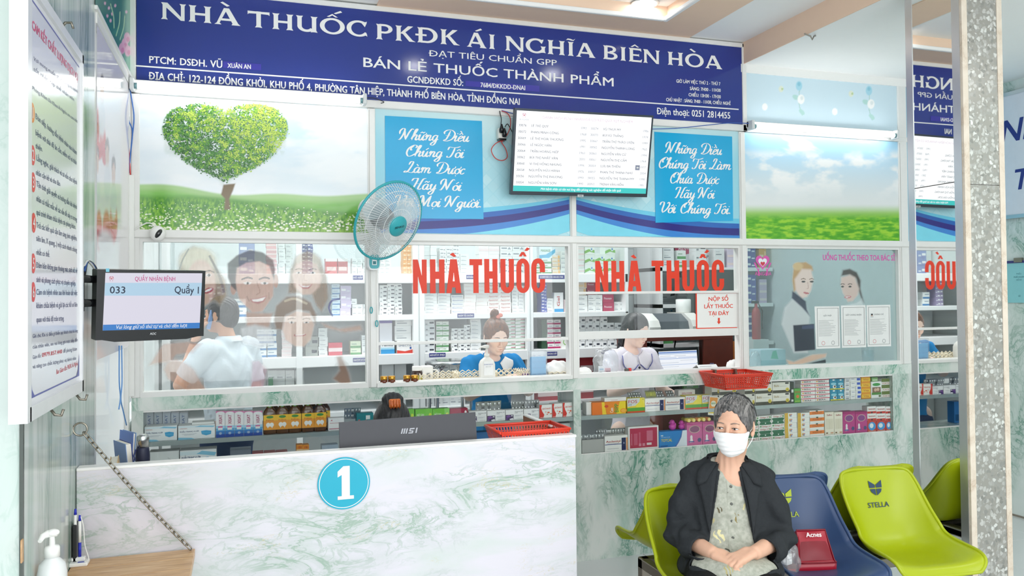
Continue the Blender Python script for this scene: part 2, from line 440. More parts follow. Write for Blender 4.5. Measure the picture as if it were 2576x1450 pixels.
# facade: mullions and rails
RAIL0,RAIL1 = 1.792,1.836
mull = [(-.505,-.462),(.628,.668),(1.765,1.803),(2.88,2.922),(4.095,4.165)]
for i,(x0,x1) in enumerate(mull):
 b = MB(); b.box(x0,x1,-.012,.06,1.03,2.49 if i < 4 else 2.87,ALU,bev=.003); b.box(x0 + .006,x0 + .009,-.0135,-.012,1.03,2.48,mat('b9b8b2',.4)); struct(b.build('trim_%d' % (4 + i)))
b = MB(); b.box(-.505,4.7,-.014,.06,RAIL0,RAIL1,ALU,bev=.003); b.box(-.505,4.7,-.016,-.0145,RAIL0 + .004,RAIL0 + .007,mat('c3c2bc',.4)); struct(b.build('trim_9'))
b = MB(); b.box(2.936,4.7,-.014,.06,2.49,2.52,ALU,bev=.003); b.box(2.9,4.7,-.014,.06,2.855,2.905,WHITE); struct(b.build('trim_10'))
# window frames and panes
def window(nm,x0,x1,z0,z1,bar=.024,pane_mat=GLASS,sashes=()):
 b = MB()
 b.box(x0,x1,-.004,.05,z0,z0 + bar,ALU); b.box(x0,x1,-.004,.05,z1 - bar * .6,z1,ALU)
 b.box(x0,x0 + bar * .5,-.003,.05,z0,z1,ALU); b.box(x1 - bar * .5,x1,-.003,.05,z0,z1,ALU)
 o = struct(b.build(nm))
 for s in sashes:
  onebox('sash_bar',o,ALU,x0,x1,.006,.04,s[0],s[1],bev=.002)
 return o
ZS = 1.03
w1 = window('window_1',-.462,.628,ZS,RAIL0)
onebox('pane',w1,GLASS,-.45,.616,.024,.028,ZS + .02,RAIL0 - .01)
w2 = window('window_2',.668,1.765,ZS,RAIL0,sashes=((1.247,1.262),))
onebox('pane',w2,GLASS,.68,1.753,.024,.028,1.258,RAIL0 - .01)
w3 = window('window_3',1.803,2.88,ZS,RAIL0,sashes=((1.247,1.292),(1.505,1.52)))
onebox('pane',w3,GLASS,1.815,2.868,.024,.028,1.51,RAIL0 - .01); onebox('pane',w3,GLASS,1.815,2.868,.03,.034,1.28,1.51)
w4 = window('window_4',2.922,4.095,ZS,RAIL0)
onebox('pane',w4,glass_mat('tinted_glass',(.80,.90,.90),.07),2.934,4.083,.024,.028,ZS + .02,RAIL0 - .01)

# display counter under the windows
ct = thing('display_counter','long marble display counter with glazed niches under the dispensary windows','counter',(1.8,0,0))
def ctp(nm,m,*a,**k): return onebox(nm,ct,m,*a,**k)
b = MB(); b.box(-.5,1.775,0,.24,0,.598,MARB_COUNTER); b.box(1.775,4.3,-.004,.24,0,.598,MARB_COUNTER); b.build('base',ct)
ctp('marble_band',MARB_BAND,-.5,4.3,-.004,.05,.967,1.03)
ctp('worktop',mat('eceae4',.3),-.5,4.28,.05,.27,1.0,1.034)
for x0,x1 in ((-.5,-.448),(1.775,1.82),(4.018,4.3)):
 ctp('marble_post',MARB_COUNTER,x0,x1,-.003,.24,.598,.967)
ctp('sill',ALU,.668,1.765,-.02,.05,1.03,1.05)
for x0,x1 in ((-.448,1.775),(1.82,4.018)):
 ctp('niche_frame',ALU,x0,x1,-.001,.01,.958,.967)
 ctp('niche_frame',ALU,x0,x1,-.001,.01,.594,.602)
 ctp('glass_shelf',mat('a9b4b3',.25,.3),x0,x1,.004,.23,.792,.814)
 ctp('niche_glass',GLASS,x0,x1,.0,.003,.602,.958)
# facade beyond, up to the right wall
b = MB(); b.box(4.3,4.89,0,.05,0,RAIL0,MARB_RIGHT); b.box(4.165,4.89,0,.05,RAIL1,2.9,mat('7cc4dd',.3,nscale=5,noise=.2)); struct(b.build('wall_facade'))
# dispensary shell
BW = mat('e6ebec',.35,0,.4,.02)
b = MB(); b.box(-.8,4.6,2.1,2.2,0,3.0,mat('c9cfd0',.5)); wb = struct(b.build('wall_back'))
tb = MB(); tb.box(0,.246,-.006,0,0,.396,BW,bev=.002); t0 = tb.mesh('tile')
for i in range(9):
 for j in range(5):
  o = bpy.data.objects.new('tile',t0); COL.objects.link(o); o.parent = wb; o.location = (2.08 + i * .25,2.1,.7 + j * .4)
b = MB(); b.box(4.3,4.4,.05,2.1,0,3.0,mat('dfe5e6',.6)); struct(b.build('wall_dispensary_right'))
b = MB(); b.box(-.62,-.52,.05,2.1,0,.9,mat('e8eceb',.6)); b.box(-.62,-.52,.05,2.1,2.4,3.0,mat('e8eceb',.6)); b.box(-.62,-.52,1.3,2.1,.9,2.4,mat('e8eceb',.6)); struct(b.build('wall_dispensary_left'))
# ================================================================== LETTERING TOOLS (drawn alphabets) AND RASTER PRINTS
import unicodedata
def catmull(pts,k=6):
 P = [np.array(p,float) for p in pts]
 if len(P) < 3: return P
 P = [2 * P[0] - P[1]] + P + [2 * P[-1] - P[-2]]; out = []
 for i in range(1,len(P) - 2):
  for t in np.linspace(0,1,k,endpoint=False):
   a,b,c,d = P[i - 1:i + 3]
   out.append(.5 * (2 * b + (c - a) * t + (2 * a - 5 * b + 4 * c - d) * t * t + (3 * b - a - 3 * c + d) * t ** 3))
 return out + [P[-2]]
def S(*p): return list(zip(p[::2],p[1::2]))
SCRIPT = {
 'h': (.5,[S(0,.1,.14,.5,.26,.92,.2,1,.12,.8,.08,0),S(.08,.2,.24,.48,.35,.42,.33,.1,.4,0,.52,.14)]),
 'n': (.5,[S(-.02,.3,.08,.5,.12,.4,.08,0),S(.08,.2,.24,.48,.35,.42,.33,.1,.4,0,.52,.14)]),
 'u': (.52,[S(-.02,.3,.08,.5,.07,.16,.15,0,.27,.1,.36,.5),S(.37,.5,.34,.12,.42,0,.53,.14)]),
 'i': (.25,[S(-.02,.3,.09,.5,.06,.1,.13,0,.26,.14)]),
 'g': (.48,[S(.34,.42,.22,.5,.07,.35,.07,.1,.18,0,.32,.15,.38,.48),S(.38,.5,.34,-.2,.2,-.42,.04,-.32,.2,-.1,.5,.14)]),
 'o': (.42,[S(.22,.5,.06,.36,.06,.12,.19,0,.35,.14,.35,.38,.22,.5,.3,.38,.45,.36)]),
 'c': (.36,[S(.33,.4,.25,.5,.08,.36,.06,.12,.18,0,.36,.14)]),
 'a': (.52,[S(.34,.42,.22,.5,.06,.35,.06,.1,.16,0,.31,.15,.37,.48),S(.38,.5,.34,.1,.42,0,.53,.14)]),
 'm': (.78,[S(-.02,.3,.08,.5,.12,.4,.08,0),S(.08,.2,.22,.48,.33,.42,.31,0),S(.31,.2,.46,.48,.58,.42,.56,.1,.64,0,.79,.14)]),
 'y': (.48,[S(-.02,.3,.08,.5,.07,.16,.16,.02,.3,.14,.37,.5),S(.38,.5,.34,-.2,.2,-.42,.04,-.3,.22,-.06,.5,.14)]),
 'e': (.38,[S(.02,.18,.28,.32,.29,.46,.2,.5,.07,.33,.07,.08,.2,0,.4,.14)]),
 'N': (.86,[S(-.06,.5,-.1,.78,.04,1,.2,.94,.2,.5,.08,.05,-.06,.03),S(.2,.96,.33,.45,.48,.02),S(.48,.02,.56,.6,.7,.98,.86,.93)]),
 'D': (.9,[S(.06,.62,.0,.82,.2,1,.55,.98,.83,.66,.73,.2,.4,0,.15,.03,.22,.14),S(.42,.94,.35,.4,.26,.05),S(.16,.5,.56,.5)]),
 'C': (.68,[S(.62,.74,.66,.93,.45,1,.15,.72,.1,.3,.28,0,.52,.06,.7,.25),S(.46,.95,.3,.75,.32,.55,.42,.6)]),
 'T': (.6,[S(-.04,.66,.02,.93,.3,.9,.58,.93,.8,1.03),S(.42,.93,.4,.5,.3,.08,.1,0,.04,.14)]),
 'L': (.68,[S(.2,.7,.28,.97,.46,.96,.42,.6,.26,.1,.04,.02,.1,.14,.34,.05,.58,0,.72,.15)]),
 'H': (.84,[S(-.04,.72,.04,.94,.22,.97,.34,.95,.3,.5,.18,.03,.04,.02),S(.92,1,.72,.92,.62,.5,.56,.1,.66,0,.8,.1),S(.2,.5,.64,.5)]),
 'V': (.74,[S(-.04,.7,-.02,.94,.18,1,.26,.8,.24,.3,.34,.02),S(.34,.02,.58,.3,.72,.72,.64,.98,.5,.86)]),
 'M': (.92,[S(-.08,.55,-.04,.88,.14,.98,.16,.4,.02,0),S(.18,.97,.3,.45,.4,.05),S(.4,.05,.5,.5,.68,1),S(.7,1,.66,.4,.7,.04,.84,.1)]),
 '.': (.2,[S(.08,.04,.1,.02)]),' ': (.3,[])}
def ribbon(mb,T,pts,m,w,flat=None):
 c = catmull(pts,6); L = []; Rr = []
 for i,p in enumerate(c):
  d = c[min(i + 1,len(c) - 1)] - c[max(i - 1,0)]; d = d / (np.hypot(*d) + 1e-9)
  ang = abs(d[1] * .97 + d[0] * .1)
  ww = (flat if flat else w * (.30 + .70 * ang ** 1.4)) * .5
  e = 1 if flat else min(1,.45 + .55 * min(i,len(c) - 1 - i) / 3)
  nrm = np.array((-d[1],d[0])) * ww * e
  L.append(p + nrm); Rr.append(p - nrm)
 N_ = fr_n(T); k = 0
 for (a,b_),(c_,d_) in zip(zip(L[:-1],Rr[:-1]),zip(L[1:],Rr[1:])):
  o = N_ * (k * 6e-6); k += 1
  mb.face([T(*a) + o,T(*c_) + o,T(*d_) + o,T(*b_) + o],m)
def fr_n(T):
 o = T(0,0); n = (T(1,0) - o).cross(T(0,1) - o).normalized(); return n
def accents(ch):
 d = unicodedata.normalize('NFD',ch.replace('Đ','D\u0335').replace('đ','d\u0335'))
 return d[0],d[1:]
ACC = {'\u0301': [S(-.02,.1,.14,.26)],'\u0300': [S(-.14,.26,.02,.1)],'\u0303': [S(-.16,.12,-.06,.22,.06,.14,.16,.24)],'\u0302': [S(-.14,.1,0,.24),S(0,.24,.14,.1)],'\u0309': [S(-.06,.26,.06,.26,.04,.16,-.01,.1)]}
def script_line(mb,fr,body,p0,p1,xh_px,n,m,wt=.135,parent=None):
 mb = MB()
 u0,v0 = fr.px(*p0); u1,v1 = fr.px(*p1); q = ((p0[0] + p1[0]) / 2,(p0[1] + p1[1]) / 2)
 sy = (fr.px(q[0],q[1] - xh_px)[1] - fr.px(*q)[1]) / .5
 x = 0; items = []
 for ch in body:
  b,ac = accents(ch); adv,st = SCRIPT[b]; items.append((x,b,ac,adv,st)); x += adv
 sx = (u1 - u0) / x; sl = (v1 - v0) / (u1 - u0)
 def TT(ox):
  nn = n
  return lambda a,c: fr.pt(u0 + (ox + a + c * .28) * sx,v0 + c * sy + sl * (ox + a) * sx,nn)
 for ki,(ox,b,ac,adv,st) in enumerate(items):
  if b == ' ': mb.build('script_lettering',parent); mb = MB(); continue
  n += .00004; T = TT(ox)
  for si,s in enumerate(st): n += .00002; ribbon(mb,TT(ox),s,m,wt)
  top = .52 if b.islower() else 1.02; mid = adv * .42
  if b == '.': fpoly(mb,fr,[(u0 + (ox + .1 + .07 * math.cos(t)) * sx,v0 + (.07 + .07 * math.sin(t)) * sy + sl * ox * sx) for t in np.linspace(0,6.28,10)[:-1]],n,m)
  up = 0
  for a in ac:
   if a in ACC:
    for s in ACC[a]: ribbon(mb,lambda p,r,T=T,up=up: T(mid + p,top + r + up),s,m,.1,.075)
    up += .17
   elif a == '\u0323': ribbon(mb,T,[(mid - .03,-.16),(mid + .04,-.15)],m,.1,.08)
   elif a == '\u031b': ribbon(mb,T,[(adv - .13,.48),(adv - .02,.56),(adv - .03,.68)],m,.1,.07)
  if b == 'i' and not ac: ribbon(mb,T,[(.1,.68),(.15,.72)],m,.1,.09)
 mb.build('script_lettering',parent)
# flared capitals
def stem(x,w,y0=0.,y1=1.,s=.06,b=True,t=True):
 h = .13; sb = s if b else 0; st = s if t else 0
 return [(x - w/2 - sb,y0),(x,y0 + .02 if b else y0),(x + w/2 + sb,y0),(x + w/2,y0 + h),(x + w/2,y1 - h),(x + w/2 + st,y1),(x,y1 - .02 if t else y1),(x - w/2 - st,y1),(x - w/2,y1 - h),(x - w/2,y0 + h)]
def ring(cx,cy,rx,ry,wx,wy,a0=0,a1=360,k=26):
 A = np.radians(np.linspace(a0,a1,k)); q = []
 for a,b in zip(A[:-1],A[1:]):
  q.append([(cx + rx * math.cos(a),cy + ry * math.sin(a)),(cx + rx * math.cos(b),cy + ry * math.sin(b)),(cx + (rx - wx) * math.cos(b),cy + (ry - wy) * math.sin(b)),(cx + (rx - wx) * math.cos(a),cy + (ry - wy) * math.sin(a))])
 return q
W_ = .2
FLARE = {
 'N': (1.0,[stem(.14,.15),stem(.88,.15,b=False),[(.04,1),(.26,1),(.96,0),(.8,0),(.14,.8)]]),
 'H': (1.02,[stem(.2,W_),stem(.82,W_),[(.2,.42),(.82,.42),(.82,.56),(.2,.56)]]),
 'A': (1.1,[[(.0,0),(.3,0),(.22,.1),(.5,.84),(.44,1),(.4,1),(.1,.1)],[(.4,1),(.62,1),(1.0,.12),(1.1,0),(.72,0),(.76,.1)],[(.28,.24),(.8,.24),(.76,.37),(.32,.37)]]),
 'T': (.96,[stem(.48,W_,t=False),[(.0,.78),(.06,.84),(.48,.86),(.9,.84),(.96,.78),(.96,1),(.48,.985),(.0,1)]]),
 'U': (1.0,[stem(.16,W_,.3,1,b=False),stem(.82,W_,0,1),*ring(.47,.36,.41,.36,.2,.15,180,330)]),
 'O': (1.16,ring(.58,.5,.58,.52,.22,.13)),
 'C': (.98,ring(.56,.5,.56,.52,.22,.13,48,318) + [[(.86,.62),(.94,.86),(.96,.98),(.84,.93),(.7,.86)],[(.74,.1),(.9,.08),(.98,.02),(.93,.26),(.86,.3)]]),
 'G': (1.06,ring(.56,.5,.56,.52,.22,.13,48,325) + [[(.86,.66),(.94,.86),(.96,.98),(.84,.93),(.7,.86)],stem(.94,.18,.04,.5,.05)]),
 'P': (.86,[stem(.2,W_),*ring(.44,.7,.4,.3,.2,.13,-95,95),[(.2,.4),(.42,.4),(.42,.53),(.2,.53)],[(.2,.87),(.42,.87),(.42,1),(.2,1)]]),
 'B': (.92,[stem(.2,W_),*ring(.44,.75,.36,.25,.19,.12,-95,95,14),*ring(.48,.27,.4,.27,.2,.13,-95,95,14),[(.2,.0),(.46,0),(.46,.13),(.2,.13)],[(.2,.45),(.46,.42),(.46,.56),(.2,.56)],[(.2,.88),(.44,.88),(.44,1),(.2,1)]]),
 'K': (1.0,[stem(.2,W_),[(.28,.5),(.36,.62),(.66,1),(.92,1),(.5,.56),(.44,.46)],[(.34,.56),(.52,.6),(.88,.1),(1.04,0),(.72,0)]]),
 'D': (1.08,[stem(.2,W_),*ring(.5,.5,.56,.5,.22,.13,-92,92),[(.2,0),(.5,0),(.5,.13),(.2,.13)],[(.2,.87),(.5,.87),(.5,1),(.2,1)]]),
 'I': (.42,[stem(.21,W_)]),
 'E': (.82,[stem(.2,W_),[(.2,0),(.8,0),(.84,.24),(.72,.14),(.2,.13)],[(.2,.44),(.62,.44),(.66,.38),(.66,.62),(.62,.56),(.2,.56)],[(.2,.87),(.7,.86),(.8,.78),(.78,1),(.2,1)]]),
 ' ': (.4,[])}
ACF = {'\u0301': [[(-.1,.1),(.22,.3),(.3,.2),(.0,.06)]],'\u0300': [[(-.3,.3),(-.2,.36),(.1,.14),(-.02,.08)]],'\u0302': [[(-.26,.06),(0,.26),(0,.16),(-.14,.05)],[(.26,.06),(0,.26),(0,.16),(.14,.05)]],'\u0303': [[(-.26,.08),(-.16,.2),(.0,.18),(.14,.12),(.26,.22),(.16,.06),(.04,.06),(-.12,.1)]]}
def flare_word(mb,fr,body,p0,p1,cap_px,n,m):
 u0,v0 = fr.px(*p0); u1,v1 = fr.px(*p1); q = ((p0[0] + p1[0]) / 2,(p0[1] + p1[1]) / 2)
 sy = fr.px(q[0],q[1] - cap_px)[1] - fr.px(*q)[1]; x = 0; items = []
 for ch in body:
  b,ac = accents(ch); items.append((x,ac,FLARE[b])); x += FLARE[b][0] + .08
 sx = (u1 - u0) / (x - .08); sl = (v1 - v0) / (u1 - u0)
 for ox,ac,(adv,polys) in items:
  T = lambda a,c: (u0 + (ox + a) * sx,v0 + c * sy + sl * (ox + a) * sx)
  for p in polys: n += .00004; fpoly(mb,fr,[T(*q) for q in p],n,m)
  up = 0
  for a in ac:
   n += .00004
   if a == '\u0335': fpoly(mb,fr,[T(-.06,.44),T(.5,.44),T(.5,.56),T(-.06,.56)],n,m)
   elif a in ACF:
    for p in ACF[a]: fpoly(mb,fr,[T(adv / 2 + c[0] + (.16 if up and a in '\u0301\u0300' else 0),1.02 + c[1] + up) for c in p],n,m)
    up += .2

# raster print: a coloured sheet whose design is computed per vertex
def vnoise(x,y,seed=0):
 r = np.random.default_rng(seed).random((64,64)); xi = np.floor(x).astype(int); yi = np.floor(y).astype(int); fx = x - xi; fy = y - yi
 fx = fx * fx * (3 - 2 * fx); fy = fy * fy * (3 - 2 * fy); g = lambda a,b: r[a % 64,b % 64]
 return (g(xi,yi) * (1 - fx) + g(xi + 1,yi) * fx) * (1 - fy) + (g(xi,yi + 1) * (1 - fx) + g(xi + 1,yi + 1) * fx) * fy
def fbm(x,y,o=4,seed=0): return sum(vnoise(x * 2 ** i,y * 2 ** i,seed + i) * .5 ** i for i in range(o)) / sum(.5 ** i for i in range(o))
def sm(e0,e1,x): t = np.clip((x - e0) / (e1 - e0),0,1); return t * t * (3 - 2 * t)
def L3(c): return np.array(lin(c))
class Canvas:
 """print sheet on frame fr between u0,v0 and u1,v1; drawn in the sheet's own pixel grid"""
 def __init__(s,fr,u0,v0,u1,v1,step,base,a=1.):
  s.fr = fr; s.nx = max(2,int((u1 - u0) / step)); s.ny = max(2,int((v1 - v0) / step))
  s.u,s.v = np.meshgrid(np.linspace(u0,u1,s.nx),np.linspace(v0,v1,s.ny))
  O,U,V = np.array(fr.O),np.array(fr.U),np.array(fr.V)
  P = O + s.u[...,None] * U + s.v[...,None] * V; s.P = P; d = P - np.array(CAM)
  z = d @ np.array(FW); s.X = CX + FPX * (d @ np.array(RT)) / z; s.Y = CYP - FPX * (d @ np.array(UP)) / z
  s.c = np.ones(s.X.shape + (3,)) * L3(base); s.a = np.full(s.X.shape,float(a))
 def put(s,mask,col,al=None):
  mask = np.clip(mask,0,1); c = L3(col) if isinstance(col,str) else col
  s.c = s.c * (1 - mask[...,None]) + c * mask[...,None]
  if al is not None: s.a = s.a * (1 - mask) + al * mask
 def ell(s,cx,cy,rx,ry,col,al=None,soft=.12,rot=0.,k=1.):
  dx,dy = s.X - cx,s.Y - cy; c,q = math.cos(rot),math.sin(rot); x = (dx * c + dy * q) / rx; y = (-dx * q + dy * c) / ry
  s.put(k * (1 - sm(1 - soft,1 + soft,np.hypot(x,y))),col,al)
 def poly(s,pts,col,al=None,soft=1.5,k=1.):
  P = np.array(pts,float); ins = np.zeros(s.X.shape,bool); dm = np.full(s.X.shape,1e9)
  for (x0,y0),(x1,y1) in zip(P,np.roll(P,-1,0)):
   with np.errstate(divide='ignore',invalid='ignore'): cr = ((y0 > s.Y) != (y1 > s.Y)) & (s.X < (x1 - x0) * (s.Y - y0) / (y1 - y0 + 1e-12) + x0)
   ins ^= cr; ex,ey = x1 - x0,y1 - y0; t = np.clip(((s.X - x0) * ex + (s.Y - y0) * ey) / (ex * ex + ey * ey + 1e-9),0,1)
   dm = np.minimum(dm,np.hypot(s.X - x0 - t * ex,s.Y - y0 - t * ey))
  sd = np.where(ins,dm,-dm); s.put(k * sm(-soft,soft,sd),col,al)
 def line(s,pts,w,col,al=None,k=1.):
  dm = np.full(s.X.shape,1e9); pts = [tuple(p) for p in catmull(pts,5)] if len(pts) > 2 else pts
  for (x0,y0),(x1,y1) in zip(pts[:-1],pts[1:]):
   ex,ey = x1 - x0,y1 - y0; t = np.clip(((s.X - x0) * ex + (s.Y - y0) * ey) / (ex * ex + ey * ey + 1e-9),0,1)
   dm = np.minimum(dm,np.hypot(s.X - x0 - t * ex,s.Y - y0 - t * ey))
  s.put(k * (1 - sm(w * .4,w * .75,dm)),col,al)
 def build(s,name,parent,n,rough=.25,alpha=False,spec=.4):
  P = s.P + np.array(s.fr.N) * n - (np.array(parent_world(parent)) if parent else 0)
  i = np.arange(s.nx * s.ny).reshape(s.ny,s.nx)
  F = np.stack([i[:-1,:-1],i[:-1,1:],i[1:,1:],i[1:,:-1]],-1).reshape(-1,4)
  me = bpy.data.meshes.new(name); nf = len(F)
  me.vertices.add(s.nx * s.ny); me.vertices.foreach_set('co',P.reshape(-1))
  me.loops.add(nf * 4); me.loops.foreach_set('vertex_index',F.reshape(-1))
  me.polygons.add(nf); me.polygons.foreach_set('loop_start',np.arange(nf) * 4)
  me.update(calc_edges=True)
  at = me.color_attributes.new('Col','FLOAT_COLOR','POINT')
  at.data.foreach_set('color',np.concatenate([s.c,s.a[...,None]],-1).reshape(-1))
  me.materials.append(sheet_mat(rough,alpha,spec))
  o = bpy.data.objects.new(name,me); COL.objects.link(o)
  if parent: o.parent = parent
  return o
def sheet_mat(rough,alpha,spec):
 k = ('sheet',rough,alpha,spec)
 if k in _MC: return _MC[k]
 m = bpy.data.materials.new('printed_sheet'); m.use_nodes = True
 n,l = nodes(m); b = n['Principled BSDF']; a = n.new('ShaderNodeVertexColor'); a.layer_name = 'Col'
 l.new(a.outputs[0],b.inputs['Base Color']); b.inputs['Roughness'].default_value = rough; b.inputs['Specular IOR Level'].default_value = spec
 if alpha: l.new(a.outputs[1],b.inputs['Alpha'])
 _MC[k] = m
 return m
def heart_logo(mb,fr,u,v,s,pink,red,white):
 """heart held by two hands"""
 def H(k,dv=0): return [(u + k * s * .034 * 16 * math.sin(t) ** 3,v + dv * s + k * s * .034 * (13 * math.cos(t) - 5 * math.cos(2 * t) - 2 * math.cos(3 * t) - math.cos(4 * t))) for t in np.linspace(0,2 * PI,40)[:-1]]
 fpoly(mb,fr,H(1.0),.0012,pink); fpoly(mb,fr,H(.62,-.03),.0016,white); fpoly(mb,fr,H(.33,-.14),.002,red)
 for sg in (-1,1):
  fpoly(mb,fr,[(u + sg * a * s,v + c * s) for a,c in ((.36,-.95),(.22,-.95),(.3,-.6),(.24,-.45),(.4,-.5),(.5,-.2),(.64,-.02),(.62,-.1),(.7,-.05),(.58,-.32),(.44,-.52),(.4,-.6))][::sg],.001,pink)
# ================================================================== SIGNS, POSTERS, LAMPS ON THE FACADE
LETW = mat('f1f1ef',.35,0,.4,.02)
SIGNB = mat('2b3c8c',.13,0,.5,.04,3)
sg = thing('pharmacy_sign','long dark blue pharmacy sign with white lettering above the windows','sign',(1.2,0,2.492))
b = MB(); b.box(-.475,2.91,-.012,.04,2.53,3.03,SIGNB); b.build('panel',sg)
for a in ((-.505,-.478,-.02,.04,2.492,3.03),(2.905,2.935,-.02,.04,2.492,3.03),(-.505,2.935,-.02,.04,3.005,3.032),(-.505,2.935,-.02,.04,2.492,2.532)):
 onebox('frame',sg,ALU,*a,bev=.003)
F1 = Frame((0,-.0125,0),(1,0,0),(0,0,1))
for wd,p0,p1,c in (('NHÀ',(405,48),(605,65.8),42),('THUỐC',(623,67.5),(924,94),40),('PKĐK',(944,98.5),(1155,115),38.5),('ÁI',(1174,117.2),(1247,124.6),37),('NGHĨA',(1271,127),(1498,146.6),36),('BIÊN',(1515.6,148.3),(1659,162),34.5),('HÒA',(1678,163),(1817,175),33)):
 b = MB(); flare_word(b,F1,wd,p0,p1,c,.001,LETW); b.build('title_lettering',sg)
for tx,p0,p1,c,bo in (('ĐẠT TIÊU CHUẨN GPP',(1080.4,141.3),(1400.7,165.5),14.5,.012),('BÁN LẺ THUỐC THÀNH PHẨM',(913.9,168),(1543.5,217.6),22,.02),('GCNĐĐKKD SỐ:',(1024.4,207.5),(1165.2,216.5),16,.028),('PTCM: DSĐH. VŨ',(375.3,158.4),(559.2,170.8),17,.03),('ĐỊA CHỈ: 122-124 ĐỒNG KHỞI, KHU PHỐ 4, PHƯỜNG TÂN HIỆP, THÀNH PHỐ BIÊN HÒA, TỈNH ĐỒNG NAI',(375.3,199.6),(1307.5,264),17,.03),('GIỜ LÀM VIỆC THỨ 2 - THỨ 7',(1701,208),(1811.9,215.2),8,.03),('SÁNG: 7H00 - 11H30',(1735.2,226.7),(1812.8,231.7),8,.03),('CHIỀU: 13H30 - 17H30',(1732,242.3),(1813,247.9),8,.03),('CHỦ NHẬT : SÁNG: 7H00 - 11H30, CHIỀU: NGHỈ',(1675.5,254.7),(1837.7,264.6),8,.03),('Điện thoại: 0251 2814455',(1652.9,287.3),(1837,298.8),16,.025)):
 textline(F1,tx,p0,p1,c,.001,LETW,bo,'lettering',sg)
b = MB(); (ua,va),(ub,vb) = F1.px(340,165.2),F1.px(1858,275.3); fpoly(b,F1,[(ua,va - .004),(ub,vb - .004),(ub,vb + .003),(ua,va + .003)],.001,LETW); b.build('dividing_line',sg)
STK = mat('3a37a0',.3)
b = MB(); fpxpoly(b,F1,[(1171,217),(1357,231.5),(1357,216),(1171,203.5)],.001,STK); pxtext(b,F1,'7684/ĐKKDD-ĐNAI',(1208.7,219.2),(1321,227.2),11,.002,LETW,.03); b.build('number_sticker',sg)
b = MB(); fpxpoly(b,F1,[(561.5,171),(657,177.6),(657,161.5),(561.5,154)],.001,STK); pxtext(b,F1,'XUÂN AN',(572.2,170.4),(631.2,174),11,.002,LETW,.03); b.build('name_sticker',sg)

# tree poster
F2 = Frame((0,-.002,0),(1,0,0),(0,0,1))
tp = thing('tree_poster','glossy poster of a heart shaped tree on a flowering meadow','poster',(.08,0,RAIL1))
c = Canvas(F2,-.462,RAIL1,.628,2.49,.0042,'e9f1f6')
X,Y = c.X,c.Y
n1 = fbm(X / 150,Y / 60,5,3); c.put(sm(.3,.75,n1) * .7,'fbfcfc'); c.put(sm(.45,.7,fbm(X / 120 + 9,Y / 45,5,8)) * sm(520,250,Y) * (.25 + .75 * sm(600,920,X)),'a9d7ef')
c.put(sm(500,340,X) * sm(260,420,Y) * .35,'d3e2ee')
hz = 461 + 28 * sm(340,640,X) + 3 * np.sin(X / 40)
c.put(sm(hz - 2,hz + 5,Y),'a9cf8d'); c.put(sm(hz + 8,hz + 26,Y) * (.6 + .4 * fbm(X / 30,Y / 6,3,5)),'74bb4a')
h2 = 492 + 40 * sm(480,900,X); c.put(sm(h2 - 6,h2 + 10,Y),'5a9a3e')
g = fbm(X / 3.2,Y / 7,3,21); c.put(sm(h2,h2 + 20,Y) * sm(.42,.7,g),'8ec14c'); c.put(sm(h2,h2 + 20,Y) * sm(.56,.36,g) * .5,'3c7a34')
c.put(sm(560,590,Y) * .4,'a4c93a')
c.put(sm(.02,-.05,(((X - 566) / 140) ** 2 + ((372 - Y) / 90) ** 2 - 1) ** 3 - ((X - 566) / 140) ** 2 * ((372 - Y) / 90) ** 3) * sm(.3,.45,fbm(X / 9,Y / 7,3,40)) * .85,'4d8a3c')
c.poly([(562,465),(556,490),(566,500),(564,528),(580,528),(577,500),(586,480),(592,462)],'7c6a4e',soft=2)
c.build('print',tp,0,.1)
# leaves and flowers of the printed tree, thousands of small flat strokes in the sheet
def hearts(n):
 out = []
 while len(out) < n:
  x,y = random.uniform(-1.25,1.25),random.uniform(-1.1,1.25)
  k = (x * x + y * y - 1) ** 3 - x * x * y ** 3
  if k > 0: continue
  hx = 566 + x * 136; hy = 372 - y * 88
  d = fbm(np.array([hx / 9.]),np.array([hy / 7.]),3,40)[0]
  if d < .36 and random.random() < .55: continue
  out.append((hx + random.gauss(0,2.6),hy + random.gauss(0,2.6),0,d))
 return out
b = MB()
GR = ['2f6628','3f7f35','549640','6eab42','8abd45','a8cd4c','c3dc62']
for li_,(hx,hy,r,d) in enumerate(sorted(hearts(7500),key=lambda q: q[3] + random.uniform(-.2,.2))):
 li = np.clip(.42 + .0022 * (hx - 566) - .0031 * (hy - 365) + (d - .5) * 2.3 + random.gauss(0,.12),0,.999)
 a = random.uniform(-.4,3.5); ln = random.uniform(3.2,6.5); w = random.uniform(1.,1.9)
 ca,sa = math.cos(a),math.sin(a)
 fpxpoly(b,F2,[(hx - ca * ln * .5,hy - sa * ln * .5),(hx - sa * w,hy + ca * w),(hx + ca * ln * .5,hy + sa * ln * .5),(hx + sa * w,hy - ca * w)],.0006 + li_ * 4e-7,mat_vcol(.2),GR[int(li * 7)])
o = b.build('leaf_print',tp); o['kind'] = 'stuff'
b = MB()
for i in range(520):
 t = random.random() ** .6; y = 505 + t * 76; x = random.uniform(342,925)
 if y < 496 + 40 * min(1,max(0,(x - 480) / 420)): continue
 s = .8 + 2.2 * t
 fpxpoly(b,F2,[(x + s * math.cos(q) * 1.3,y + s * .8 * math.sin(q)) for q in (0,1.05,2.1,3.14,4.2,5.24)],.0006 + i * 2e-6,mat_vcol(.2),random.choice(['e8efd2','f5f7ea','dbe8b8']))
o = b.build('flower_print',tp); o['kind'] = 'stuff'

